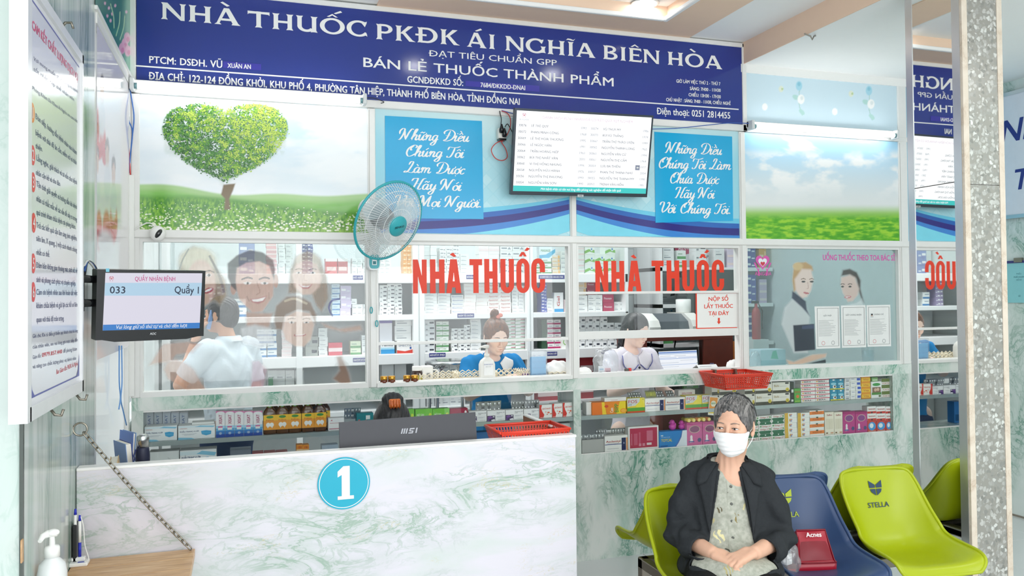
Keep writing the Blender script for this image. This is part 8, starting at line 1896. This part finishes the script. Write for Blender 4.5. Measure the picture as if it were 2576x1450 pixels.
def patch(name,F,parent,X,rows,mt,off=.004,thick=.0):
 """cloth piece laid on the field: rows of (x, z) points projected from the front"""
 b = MB(); G = []
 for r in rows:
  q = []
  for x,z in r:
   y = front_y(F,x,z); y = -.1 if y is None else y; q.append(X @ Vector((x,y - off,z)))
  G.append(q)
 b.grid(G,mt); o = b.build(name,parent)
 if thick:
  m = o.modifiers.new('thickness','SOLIDIFY'); m.thickness = thick; m.offset = 0
 return o
def lerp_rows(A,B,n,m):
 A = catmull(A,6); B = catmull(B,6); ia = np.linspace(0,len(A) - 1,n); f = lambda L,t: (np.array(L[int(t)]) * (1 - t % 1) + np.array(L[min(int(t) + 1,len(L) - 1)]) * (t % 1))
 return [[tuple(f(A,t) * (1 - g) + f(B,t * (len(B) - 1) / (len(A) - 1)) * g) for t in ia] for g in np.linspace(0,1,m)]

# ------------------------------------------------------------------ seated elderly woman
P0 = Vector((1.735,-1.60,0)); TH = math.radians(-27); XB = xform(P0,TH)
wo = thing('person','elderly woman in a white mask and black jacket seated with clasped hands','person',tuple(P0))
SK = skin('e0b298',.1)
HX = XB @ xform((.02,-.05,1.015),math.radians(-22),math.radians(3)) @ Matrix.Scale(.9,4)
HF = head_field(True)
HN = HX.inverted() @ XB
def loc(p): return tuple(HN @ Vector(p))
BF = head_field(True); BF.limb((0,.02,-.075),loc((0,-.0,.84)),.05,.056,.035); BF.ell(loc((0,.02,.79)),(.12,.085,.075),.05); BF.fn(lambda P,f: f + .0012 * np.sin(P[...,0] * 260) * np.exp(-((P[...,2] + .15) / .05) ** 2))
V,Q = nets(BF,(-.17,-.14,-.27),(.17,.13,.14),.0026)
sh = {-1: (-.15,.005,.81),1: (.15,.005,.81)}; el = {-1: (-.186,-.015,.595),1: (.19,-.02,.595)}; wr = {-1: (-.075,-.175,.578),1: (.072,-.185,.588)}
AF = Field()
for s in (-1,1): AF.limb(el[s],wr[s],.036,.025,.01)
hand_field(AF,(-.068,-.188,.578),(.8,-.55,-.14),(-.08,-.25,.96),(.4,.8,.1),(.2,.3,.2),.95,.35)
hand_field(AF,(.062,-.196,.592),(-.82,-.5,-.2),(-.12,-.3,.95),(-.4,.8,.1),(.35,.55,.3),.95,.3,.1)
V2,Q2 = nets(AF,(-.26,-.34,.5),(.26,.02,.66),.0024)
LF = Field()
for s in (-1,1): LF.limb((s * .1,-.40,.40),(s * .1,-.40,.08),.045,.034).limb((s * .1,-.40,.055),(s * .1,-.52,.03),.034,.026)
V3,Q3 = nets(LF,(-.17,-.57,0),(.17,-.33,.46),.006)
mesh_of('body',[(V,Q,HX),(V2,Q2,XB),(V3,Q3,XB)],SK,wo)
face_parts(wo,HX,brow='8a7a70',eye=.0036,look=-.002,mask=True)
# hair swept back, greying
HR = Field(); HR.ell((0,.016,.036),(.079,.098,.086),.02).ell((0,.085,-.03),(.05,.03,.05),.04)
for s in (-1,1): HR.ell((s * .062,.01,.012),(.018,.05,.045),.02)
HR.sub((.004,-.118,-.002),(.064,.078,.088),.014); HR.sub((0,-.07,-.075),(.12,.085,.066),.012)
for s in (-1,1): HR.sub((s * .085,.01,-.02),(.022,.02,.036),.01)
HR.fn(lambda P,f: f + .0014 * np.sin(P[...,0] * 330 + 6 * np.sin(P[...,1] * 40)) * (P[...,1] < .05))
V,Q = nets(HR,(-.1,-.12,-.1),(.1,.14,.14),.0026); hr = mesh_of('hair',[(V,Q,HX)],hair_mat('3a3939','777472','greyhair'),wo)
b = MB(); rg = np.random.default_rng(4)
for i in range(110):
 x = rg.uniform(-.07,.07); y0 = front_y(HR,x,.062 - abs(x) * .3)
 if y0 is None: continue
 pts = [(x,y0 - .001,.062 - abs(x) * .3)]
 for t in np.linspace(.15,1,6): pts.append((x * (1 + .22 * t),-.06 + .13 * t,.07 + .05 * math.sin(PI * t * .8) - .012 * t - abs(x) * .28))
 q = []
 for p in pts:
  p = A3(p); 
  for _ in range(3):
   v = HR(p[None])[0]; e = .002; g = np.array([HR((p + np.eye(3)[k] * e)[None])[0] - v for k in range(3)]) / e; p = p - g * (v - .0012) / (g @ g + 1e-6)
  q.append(HX @ Vector(p))
 b.tube(q,.00055,mat(random.choice(('a19e9b','858280','b5b2af','3a3939')),.45),4,cap=False)
o = b.build('hair_strands',wo); o['kind'] = 'stuff'
b = MB(); pts = []
for t in np.linspace(.02,.98,26):
 a = PI * t; p = A3((.088 * math.cos(a),.02 + .018 * math.sin(a),.03 + .098 * math.sin(a)))
 for _ in range(3):
  v = HR(p[None])[0]; e = .002; g = np.array([HR((p + np.eye(3)[k] * e)[None])[0] - v for k in range(3)]) / e; p = p - g * (v - .003) / (g @ g + 1e-6)
 pts.append(p)
up_ = [HX @ Vector(p) for p in pts]; b.grid([[u + (HX.to_3x3() @ Vector((0,d,0))) + (HX.to_3x3() @ Vector(A3(p) / np.linalg.norm(p))) * h for u,p in zip(up_,pts)] for d,h in ((-.009,-.002),(-.008,.003),(0,.005),(.008,.003),(.009,-.002))],mat('0d0d0f',.08,0,.8)); b.build('headband',wo)
# face mask: shell over the lower face
MK = Field(); MK.ops = list(HF.ops)[:9] + [('e',A3((0,-.083,-.045)),A3((.036,.03,.045)),None,.03)]
def mkf(P,f):
 g = f - .0065 + .0009 * np.sin((P[...,2] + .02) * 330) * (np.abs(P[...,0]) < .05)
 g = np.maximum(g,-(f - .001)); top = -.011 - .10 * np.abs(P[...,0]) * (np.abs(P[...,0]) < .5); g = np.maximum(g,P[...,2] - top); g = np.maximum(g,-.122 - P[...,2]); g = np.maximum(g,P[...,1] + .018 - .15 * (P[...,2] + .11)); return g
MK.fn(mkf); V,Q = nets(MK,(-.1,-.14,-.13),(.1,.02,.01),.0022); mesh_of('face_mask',[(V,Q,HX)],mat('f3f3f3',.75,0,.2,.02,60,bump=.08),wo)
for s in (-1,1):
 b = MB(); b.tube([HX @ Vector(p) for p in ((s * .063,-.03,-.03),(s * .074,-.006,-.012),(s * .079,.012,.012),(s * .08,.022,-.005),(s * .078,.014,-.035),(s * .072,-.004,-.06),(s * .058,-.028,-.088))],.0016,WHITE,6); b.build('ear_loop',wo)
# clothes
TO = Field(); TO.ell((0,.012,.70),(.15,.098,.145),.05).ell((0,-.005,.55),(.155,.118,.125),.06).limb((-.095,.012,.812),(.095,.012,.812),.046,.046,.05).ell((0,.015,.845),(.075,.06,.04),.04).ell((0,-.17,.525),(.15,.12,.052),.06)
SHF = Field(); SHF.ops = list(TO.ops); SHF.sub((0,-.06,.902),(.056,.12,.062),.01); SHF.fn(lambda P,f: np.maximum(f + .0022 * np.sin(P[...,2] * 70 + 9 * P[...,0] + 2 * np.sin(P[...,0] * 50)),.452 - P[...,2]))
V,Q = nets(SHF,(-.2,-.32,.44),(.2,.15,.9),.0045)
SM = bpy.data.materials.new('floral_cloth'); SM.use_nodes = True
n,l = nodes(SM); bs = n['Principled BSDF']; tc = n.new('ShaderNodeTexCoord'); z1 = n.new('ShaderNodeTexNoise'); z1.inputs['Scale'].default_value = 9; z1.inputs['Detail'].default_value = 2; vo = n.new('ShaderNodeTexVoronoi'); vo.inputs['Scale'].default_value = 15; wv = n.new('ShaderNodeTexWave'); wv.inputs['Scale'].default_value = 22; wv.inputs['Distortion'].default_value = 9; z2 = n.new('ShaderNodeTexNoise'); z2.inputs['Scale'].default_value = 70
for q in (z1,vo,wv,z2): l.new(tc.outputs['Object'],q.inputs['Vector'])
r1 = ramp(n,[(.35,'a0a396'),(.65,'b7b9ad')]); l.new(z2.outputs['Fac'],r1.inputs[0])
def mth(op,a,c=None,vb=None):
 x = n.new('ShaderNodeMath'); x.operation = op; l.new(a,x.inputs[0])
 if c is not None: l.new(c,x.inputs[1])
 if vb is not None: x.inputs[1].default_value = vb
 return x.outputs[0]
fl_ = mth('MULTIPLY',mth('LESS_THAN',vo.outputs['Distance'],vb=.36),mth('GREATER_THAN',wv.outputs['Fac'],vb=.56)); fl_ = mth('MULTIPLY',fl_,mth('GREATER_THAN',z1.outputs['Fac'],vb=.55))
r2 = ramp(n,[(.3,'4a463c'),(.55,'8f7f4a'),(.8,'e0d9a8')]); l.new(vo.outputs['Color'],r2.inputs[0]); mx2 = n.new('ShaderNodeMix'); mx2.data_type = 'RGBA'; l.new(fl_,mx2.inputs[0]); l.new(r1.outputs[0],mx2.inputs[6]); l.new(r2.outputs[0],mx2.inputs[7]); l.new(mx2.outputs[2],bs.inputs['Base Color']); bs.inputs['Roughness'].default_value = .75
mesh_of('shirt',[(V,Q,XB)],SM,wo)
for z in (.79,.73,.67,.615,.565):
 y = front_y(SHF,.004,z)
 if y is None: continue
 b = MB(); b.lathe([(.0055,0),(.0055,.0015),(.004,.0026),(.001,.0022)],XB @ Vector((.004,y - .0005,z)),mat('5f625c',.3),12,axis=XB.to_3x3() @ Vector((0,-1,0))); b.build('button',wo)
patch('shirt_placket',SHF,wo,XB,lerp_rows([(-.012,.815),(-.012,.7),(-.012,.55)],[(-.009,.815),(-.009,.7),(-.009,.55)],14,2),mat('a3a699',.8),.0012)
JK = Field(); JK.ell((0,.014,.70),(.158,.11,.15),.05).ell((0,.0,.55),(.17,.126,.135),.06).limb((-.098,.014,.818),(.098,.014,.818),.05,.05,.05).ell((0,.03,.85),(.08,.062,.038),.04).ell((0,-.03,.48),(.19,.14,.07),.05)
for s in (-1,1):
 JK.chain([(s * .128,.01,.793),(s * .168,.0,.70),el[s],(s * (.14 if s < 0 else .145),-.10,.583),(s * .112,-.145,.579)],[.05,.048,.044,.043,.043],.03)
def jk(P,f):
 x,y,z = P[...,0],P[...,1],P[...,2]
 g = f + .0045 * np.sin(58 * z + 42 * np.abs(x) + 20 * y + 1.5 * np.sin(30 * z)) * np.clip((np.abs(x) - .1) * 14,0,1) + .002 * np.sin(90 * x + 60 * z + 3 * np.sin(40 * y))
 to = TO(P); g = np.maximum(np.minimum(g,to - .0075),-(to - .0015))
 wd = .030 + (.855 - z) * .19; wd = np.where(z < .62,.075 + (.62 - z) * .10,wd)
 body = np.maximum(np.abs(x) - wd,y + .02); g = np.maximum(g,-body * 1.)
 g = np.maximum(g,-Field._ell(P,A3((0,-.03,.9)),A3((.068,.085,.07)),None)); g = np.maximum(g,.44 - z)
 for s in (-1,1):          # open cuffs
  a,b_ = A3((s * .118,-.138,.579)),A3(wr[s]) + A3((s * -.03,-.05,0)); ab = b_ - a; t = ((P - a) @ ab) / np.sqrt(ab @ ab); rr = np.sqrt(np.maximum(((P - a) ** 2).sum(-1) - t * t,0)); g = np.maximum(g,-np.maximum(rr - .0355,-t - .05))
  g = np.maximum(g,np.minimum(t,.075 - rr))
 return g
JK.fn(jk); V,Q = nets(JK,(-.3,-.26,.42),(.3,.18,.91),.0038); JM = cloth('303336',.12,.3); mesh_of('jacket',[(V,Q,XB)],JM,wo)
JS = Field(); JS.ops = JK.ops[:-1]
for s in (-1,1):
 A_ = [(s * .036,.868),(s * .052,.80),(s * .066,.72),(s * .077,.625)]; B_ = [(s * .088,.852),(s * .112,.795),(s * .098,.735),(s * .079,.632)]
 patch('lapel',JS,wo,XB,lerp_rows(A_,B_,14,5),JM,.0105,.004)
 patch('collar',JS,wo,XB,lerp_rows([(s * .04,.872),(s * .06,.845),(s * .088,.80)],[(s * .078,.874),(s * .112,.84),(s * .118,.79)],10,4),JM,.0155,.004)
b = MB(); pc = lerp_rows([(-.155,.565),(-.085,.558)],[(-.155,.556),(-.085,.549)],6,2); patch('pocket_flap',JS,wo,XB,pc,JM,.009,.003)
# collar round the back of the neck
b = MB(); b.grid([[XB @ Vector((r * math.cos(t),.012 + r * .95 * math.sin(t),h)) for t in np.linspace(-.25,PI + .25,20)] for r,h in ((.07,.872),(.074,.888),(.084,.866),(.092,.845))],JM); b.build('collar',wo)
TR = Field()
for s in (-1,1): TR.limb((s * .08,.0,.475),(s * .11,-.40,.465),.088,.064,.03).limb((s * .11,-.40,.46),(s * .105,-.40,.1),.062,.055,.02)
TR.ell((0,.03,.49),(.16,.12,.075),.04); TR.fn(lambda P,f: np.maximum(f + .002 * np.sin(P[...,1] * 80 + P[...,0] * 30),.085 - P[...,2])); V,Q = nets(TR,(-.22,-.5,.08),(.22,.18,.58),.008); mesh_of('trousers',[(V,Q,XB)],cloth('1d1e20',.1,.2),wo)
for s in (-1,1):
 b = MB(); c = XB @ Vector((s * .1,-.47,.012)); b.ball(c,1,mat('3a2c24',.6),14,8,(.042,.1,.012)); b.build('sandal',wo)

# ------------------------------------------------------------------ attendants behind the counter
def attendant(label,P0,yaw,zs,head,hyaw,hpitch,skinc,shirtc,hairc,arms,hair_fn,collar=None,wide=1.,lip='b5655f',sleeve=.55,legs=True,hand_kw=None,build=1.,headless=False):
 """P0 hip position on the floor, zs shoulder height, arms = {side: (elbow, wrist, finger dir, back-of-hand normal, thumb dir)} in the body frame"""
 t = thing('person',label,'person',tuple(P0)); X = xform(P0,yaw); k = build
 Hx = X @ xform(head,hyaw,hpitch) @ Matrix.Scale(.9,4); inv = Hx.inverted() @ X; L = lambda p: tuple(inv @ Vector(p))
 F = head_field(wide=wide); F.limb((0,.022,-.07),L((0,.012,zs + .035)),.045,.05,.03); F.ell(L((0,.005,zs - .01)),(.1,.05,.045),.04)
 V,Q = nets(F,(-.16,-.14,-.26),(.16,.13,.14),.003); parts = [(V,Q,Hx)]
 AF = Field()
 for s,(e_,w_,d,n_,th) in arms.items():
  S_ = A3((s * .15 * k,.01,zs - .01)); AF.chain([S_,e_,w_],[.042,.034,.024],.012); hand_field(AF,w_,d,n_,th,**(hand_kw or {}))
 P_ = np.concatenate([[A3(a[0]),A3(a[1])] for a in arms.values()] + [[A3((-.2,.05,zs)),A3((.2,-.05,zs))]]); lo,hi = P_.min(0) - .15,P_.max(0) + .15
 V2,Q2 = nets(AF,lo,hi,.0032); parts.append((V2,Q2,X)); hz = zs - .48
 LF = Field()
 for s in (-1,1): LF.limb((s * .09,.0,hz),(s * .09,-.05,.1 if hz < .5 else .1),.07,.045).limb((s * .09,-.05,.05),(s * .09,-.15,.03),.035,.028)
 V3,Q3 = nets(LF,(-.2,-.22,.0),(.2,.1,hz + .08),.009); parts.append((V3,Q3,X)); mesh_of('body',parts,skin(skinc),t)
 T = Field(); T.ell((0,.015,zs - .13),(.145 * k,.098 * k,.15),.05).ell((0,.01,zs - .33),(.14 * k,.105 * k,.17),.06).limb((-.11 * k,.015,zs - .005),(.11 * k,.015,zs - .005),.05,.05,.05).ell((0,.02,zs + .03),(.07,.058,.035),.04).ell((0,.02,hz),(.15,.11,.09),.05)
 for s,a in arms.items():
  S_ = A3((s * .145 * k,.01,zs - .015)); e_ = A3(a[0]); T.limb(S_,S_ + (e_ - S_) * sleeve,.062,.06,.03)
 def cut(P,f):
  g = f + .0025 * np.sin(60 * P[...,2] + 25 * P[...,0] + 3 * np.sin(40 * P[...,0])); g = np.maximum(g,-Field._ell(P,A3((0,-.02,zs + .07)),A3((.062,.085,.065)),None))
  for s,a in arms.items():
   S_ = A3((s * .145 * k,.01,zs - .015)); e_ = A3(a[0]); d = (e_ - S_) / np.linalg.norm(e_ - S_); g = np.where(s * P[...,0] > .1,np.maximum(g,(P - S_) @ d - np.linalg.norm(e_ - S_) * sleeve),g)
  return g
 T.fn(cut); V,Q = nets(T,(-.33,-.25,hz - .1),(.33,.2,zs + .08),.0055); mesh_of('tunic',[(V,Q,X)],cloth(shirtc,.05,.2),t)
 TR = Field(); TR.ell((0,.02,hz - .03),(.15,.12,.1),.04)
 for s in (-1,1): TR.limb((s * .09,.0,hz - .05),(s * .09,-.02,.12),.08,.06,.03)
 V,Q = nets(TR,(-.25,-.2,.1),(.25,.2,hz + .1),.01); mesh_of('trousers',[(V,Q,X)],cloth('3a4a6a',.05,.2),t)
 if not headless: face_parts(t,Hx,lip,eye=.0034,brow='3a2a22')
 hair_fn(t,Hx)
 TB = Field(); TB.ops = T.ops[:-1]
 if collar:
  for s in (-1,1): patch('collar',TB,t,X,lerp_rows(*[[(s * x,zs + z) for x,z in q] for q in collar[1]],10,5),cloth(collar[0],.02,.1),.011,.004)
  b = MB(); b.grid([[X @ Vector((r * math.cos(a),.012 + r * .95 * math.sin(a),zs + h)) for a in np.linspace(-.3,PI + .3,16)] for r,h in ((.064,.045),(.068,.06),(.082,.03))],cloth(collar[0],.02,.1)); b.build('collar',t)
 return t,X,Hx,TB
def hair_cap(t,Hx,m,ponytail=None,bun=None,low=-.02,cutf=(.064,.078,.085),part=0,zc=-.012):
 H = Field(); H.ell((0,.016,.034),(.078,.099,.087),.02).ell((0,.06,-.02),(.066,.052,.07),.03)
 for s in (-1,1): H.ell((s * .062,.004,.01),(.02,.05,.055),.02)
 H.sub((part,-.112,zc),cutf,.012); H.sub((0,-.08,-.085),(.12,.095,.07),.012)
 if bun: H.ell(bun[0],bun[1],.012)
 if ponytail: H.chain(*ponytail,.02)
 H.fn(lambda P,f: f + .0013 * np.sin(P[...,0] * 300 + 5 * np.sin(P[...,2] * 40)))
 V,Q = nets(H,(-.12,-.12,-.3),(.12,.2,.2),.0032); return mesh_of('hair',[(V,Q,Hx)],m,t)
# attendant in blue
yb = .34; hp = PY(1244,846,yb); zsb = hp.z - .16; yaw = .38
bp_ = (hp.x - .0,yb + .05,0)
def hb(t,Hx):
 hair_cap(t,Hx,hair_mat('4a2d20','8a5a3c','brownhair'),bun=((-.01,.045,.135),(.03,.03,.038)))
 b = MB(); 
 for s in (-1,1): b.ball(Hx @ Vector((.012 + s * .008,.012,.135 + .006 * s)),1,mat('e58f80',.3),12,8,(.014,.008,.012),Matrix.Rotation(.6 * s,4,'Y'))
 b.build('hair_clip',t)
PB_ = [[(.02,.0),(.042,.018),(.066,.036)],[(.045,-.06),(.08,-.055),(.108,-.02),(.112,.012)]]
at1,X1,H1,T1_ = attendant('pharmacy attendant in a blue tunic with white collar, hair in a bun',bp_,yaw * .55,zsb,(0.0,-.05,zsb + .16),-.12,.32,'f2d2c2','2f86c4','',{
 -1: ((-.2,-.09,zsb - .17),(-.02,-.24,zsb - .075),(.8,-.4,.1),(-.1,-.4,.8),(.1,.3,.9)),1: ((.2,-.08,zsb - .17),(.13,-.23,zsb - .075),(-.5,-.7,.1),(.3,-.4,.8),(-.6,.2,.6))},hb,('eef0f0',PB_),lip='c27a74',hand_kw=dict(curl=(.5,.6,.4),L=.95))
q = X1 @ Vector((.075,-.285,zsb - .09)); o = medbox('small purple box held in the blue attendant\'s hands',q.x - .03,q.x + .03,q.y - .01,.022,q.z - .02,q.z + .045,'7a55b5',[('r',.1,.6,.8,.75,'d9c9f0'),('r',.1,.1,.9,.3,'e3a25a')],rot=.25)
# attendant in white
yw = .42; hp = PY(1597,832,yw); zsw = hp.z - .165
def hw(t,Hx):
 hair_cap(t,Hx,hair_mat('17171a','2f2f33','blackhair'),ponytail=([(0,.09,.0),(0,.105,-.08),(-.02,.08,-.2)],[.035,.032,.02]),part=.012,cutf=(.06,.075,.08))
at2,X2,H2,T2_ = attendant('second pharmacy attendant in a white blouse with rounded collar, looking down',(hp.x - .0,yw + .05,0),.2,zsw,(0,-.05,zsw + .17),.16,.36,'f3d5c6','e9e8f3','',{
 -1: ((-.2,-.06,zsw - .22),(-.06,-.27,zsw - .125),(.5,-.7,.2),(0,-.5,.8),(.6,.3,.3)),1: ((.2,-.05,zsw - .22),(.22,-.25,zsw - .28),(-.2,-.9,0),(0,-.2,1),(-.8,0,.2))},hw,('efeef6',[[(.006,.0),(.035,.018),(.062,.036)],[(.008,-.05),(.06,-.085),(.112,-.05),(.118,.012)]]),lip='b8585c',hand_kw=dict(curl=(.9,1.0,.6),L=.95),sleeve=.62)
PIPE = mat('4a55a8',.5)
for s in (-1,1):
 b = MB(); q = []
 for x,z in catmull([(s * .008,-.05),(s * .06,-.085),(s * .112,-.05),(s * .118,.012)],6):
  y = front_y(T2_,x,zsw + z); q.append(X2 @ Vector((x,(y if y is not None else -.05) - .014,zsw + z)))
 b.tube(q,.0022,PIPE,6); b.build('collar_piping',at2)
 # cuff piping
b = MB(); y = front_y(T2_,0,zsw - .07)
for dz in (0,.022): b.ball(X2 @ Vector((0,y - .006,zsw - .07 - dz)),.008,mat('23263a',.4),10,6,(1,.6,1))
b.build('collar_bow',at2)
b = MB(); b.tube([X2 @ Vector((.052 * math.sin(a),front_y(T2_,.052 * math.sin(a),zsw + .028 - .06 * math.cos(a)) or -.05,zsw + .028 - .06 * math.cos(a))) for a in np.linspace(-1.2,1.2,13)],.0012,mat('c9a24a',.25,.9),5); b.build('necklace',at2)
# man telephoning, seen from behind in the left window
ym_ = .62; hp = PY(556,792,ym_); zsm = hp.z - .18
def hm(t,Hx):
 hair_cap(t,Hx,hair_mat('15151a','2a2626','blackhair2'),cutf=(.06,.07,.085),zc=-.02)
man,X3,H3,T3_ = attendant('man in a pale striped shirt telephoning behind the left window',(hp.x + .03,ym_ + .02,0),-2.35,zsm,(0,-.045,zsm + .18),.25,.0,'d9a68a','d3dfe8','',{
 1: ((.24,-.1,zsm - .2),(.13,-.1,zsm + .045),(-.2,.2,.95),(.95,-.1,.2),(-.1,-.9,.2)),-1: ((-.2,.02,zsm - .26),(-.16,-.16,zsm - .42),(.1,-.8,-.4),(-.9,0,.2),(.2,-.4,.6))},hm,('dde6ee',[[(.012,.04),(.04,.01),(.07,.045)],[(.02,-.02),(.07,-.01),(.09,.03)]]),build=1.12,wide=1.05,sleeve=.8,hand_kw=dict(curl=(.7,.7,.4),L=1.05))
q = H3 @ Vector((.085,-.02,-.03)); b = MB(); b.box(-.006,.006,-.012,.012,-.055,.055,mat('7fa3d9',.3),bev=.003,mtx=Matrix.Translation(q) @ Matrix.Rotation(2.1,4,'Z') @ Matrix.Rotation(.25,4,'X')); tag(center(b.build('mobile_phone')),'blue mobile phone held to the ear of the man in the left window','phone')
b = MB(); e = X3 @ Vector((.135,-.1,zsm + .035)); b.tube([e + Vector((.03 * math.cos(a),.03 * math.sin(a),.012 * math.sin(a))) for a in np.linspace(0,2 * PI,21)[:-1]],.007,DK,6,closed=True); b.build('wrist_watch',man)
# receptionist behind the computer screen
yr = -.86; hp = PY(986,1070,yr); zsr = hp.z - .16
def hr_(t,Hx):
 hair_cap(t,Hx,hair_mat('121214','2b2b2f','blackhair3'),bun=((0,.045,.115),(.05,.04,.03)),cutf=(.05,.06,.075))
 b = MB(); c = Hx @ Vector((0,-.012,.135))
 b.box(-.024,.024,-.008,.012,-.016,.02,mat('d2702c',.15,0,.6,.35,90),bev=.006,seg=2,mtx=Matrix.Translation(c) @ Matrix.Rotation(-.3,4,'X'))
 for k in range(4): b.tube([c + Vector((-.018 + k * .012,-.008,.016)),c + Vector((-.018 + k * .012,-.016,.0)),c + Vector((-.018 + k * .012,-.01,-.018))],.003,mat('b5541f',.15,0,.6,.3,90),6)
 b.build('hair_claw',t)
rc,X4,H4,T4_ = attendant('receptionist hidden behind the computer screen, dark hair held by an orange claw',(hp.x,yr + .04,0),.0,zsr,(0,-.04,zsr + .16),.0,.55,'f0d0bf','2f86c4','',{
 -1: ((-.2,-.06,zsr - .22),(-.1,-.1,zsr - .16),(.2,-.9,0),(0,0,1),(.8,0,0)),1: ((.2,-.06,zsr - .22),(.1,-.1,zsr - .16),(-.2,-.9,0),(0,0,1),(-.8,0,0))},hr_)
# ------------------------------------------------------------------ bags on the blue seat
RB = mat('a3142c',.3,0,.5,.06,20,bump=.1); RBD = mat('7f1022',.4,0,.4,.1,300)
bx = Vector((2.15,-1.545,.406))
rb = thing('red_pouch','dark red vinyl pouch with white lettering on the blue seat','pouch',tuple(bx))
XR_ = xform(bx,-.25) @ Matrix.Scale(.84,4)
def prow(v,w,z,bul=0): return [XR_ @ Vector((x * w,v - bul * (1 - x * x),z)) for x in np.linspace(-1,1,11)]
b = MB(); b.grid([prow(-.062,.086,.0),prow(-.066,.09,.01),prow(-.066,.092,.045,.004),prow(-.052,.085,.052),prow(-.018,.074,.13,.012),prow(.0,.072,.17,.004),prow(.004,.07,.176),prow(.018,.072,.168),prow(.034,.078,.10,-.012),prow(.05,.088,.02),prow(.05,.086,.0)],RB); 
for s in (-1,1): b.grid([[XR_ @ Vector(p) for p in ((s * .086,-.062,0),(s * .092,-.066,.045),(s * .085,-.052,.052),(s * .074,-.018,.13),(s * .07,.004,.176))],[XR_ @ Vector(p) for p in ((s * .086,.05,0),(s * .088,.05,.02),(s * .084,.045,.06),(s * .078,.034,.1),(s * .072,.018,.168))]],RB)
b.grid([prow(-.062,.086,0),prow(.05,.086,0)],RB); b.build('body',rb)
Fr = Frame(XR_ @ Vector((0,-.036,.09)),XR_.to_3x3() @ Vector((1,0,0)),XR_.to_3x3() @ Vector((0,.034,.078)))
b = MB(); Pq = []; 
b.grid([[Fr.pt(x * w_,v,.0035 + .011 * (1 - x * x) * q_) for x in np.linspace(-1,1,9)] for v,w_,q_ in ((-.036,.066,.2),(-.01,.062,.9),(.02,.056,1),(.036,.05,.8))],RBD); b.build('mesh_panel',rb)
b = MB(); ctext(b,Fr,'Acnes',.002,.052,.017,.0145,LETW,.03); b.build('lettering',rb)
b = MB(); b.tube([XR_ @ Vector(p) for p in ((-.09,-.067,.045),(-.086,-.053,.053),(-.074,-.02,.132),(-.07,.003,.178),(.07,.003,.178),(.074,-.02,.132),(.086,-.053,.053),(.09,-.067,.045))],.0032,RBD,6); b.tube([XR_ @ Vector(p) for p in ((-.09,-.067,.045),(-.04,-.072,.047),(.04,-.072,.047),(.09,-.067,.045))],.003,RBD,6); b.build('piping',rb)
cq = Vector((2.01,-1.58,.406)); crumple('clear_bag','knotted clear plastic bag of small boxes between the woman and the red pouch','bag',cq,(.045,.04,.115),CLP,21,amp=.55)
b = MB(); b.tube([cq + Vector(p) for p in ((0,0,.1),(.004,-.002,.125),(.0,0,.15))],[.012,.008,.014],mat('e9ebec',.4,0,.5,.02,alpha=.75),8); b.tube([cq + Vector(p) for p in ((0,0,.13),(.02,-.01,.14),(.034,-.012,.13))],[.008,.008,.003],mat('e9ebec',.4,0,.5,.02,alpha=.75),8); b.tube([cq + Vector(p) for p in ((0,0,.13),(-.018,-.006,.145),(-.028,-.008,.158))],[.008,.008,.004],mat('e9ebec',.4,0,.5,.02,alpha=.75),8); tag(center(b.build('bag_knot')),'white knotted handles of the clear bag beside the seated woman','knot')
medbox('small white box inside the knotted clear bag',cq.x - .02,cq.x + .012,cq.y - .02,.03,cq.z + .045,cq.z + .085,'e3e2de',[('r',.1,.5,.8,.6,'a9abb0')],rot=.3); medbox('small brown box at the bottom of the knotted clear bag',cq.x - .012,cq.x + .024,cq.y - .02,.03,cq.z + .004,cq.z + .044,'7a4a3c',[('r',.1,.3,.9,.6,'b5504a')],rot=-.2)
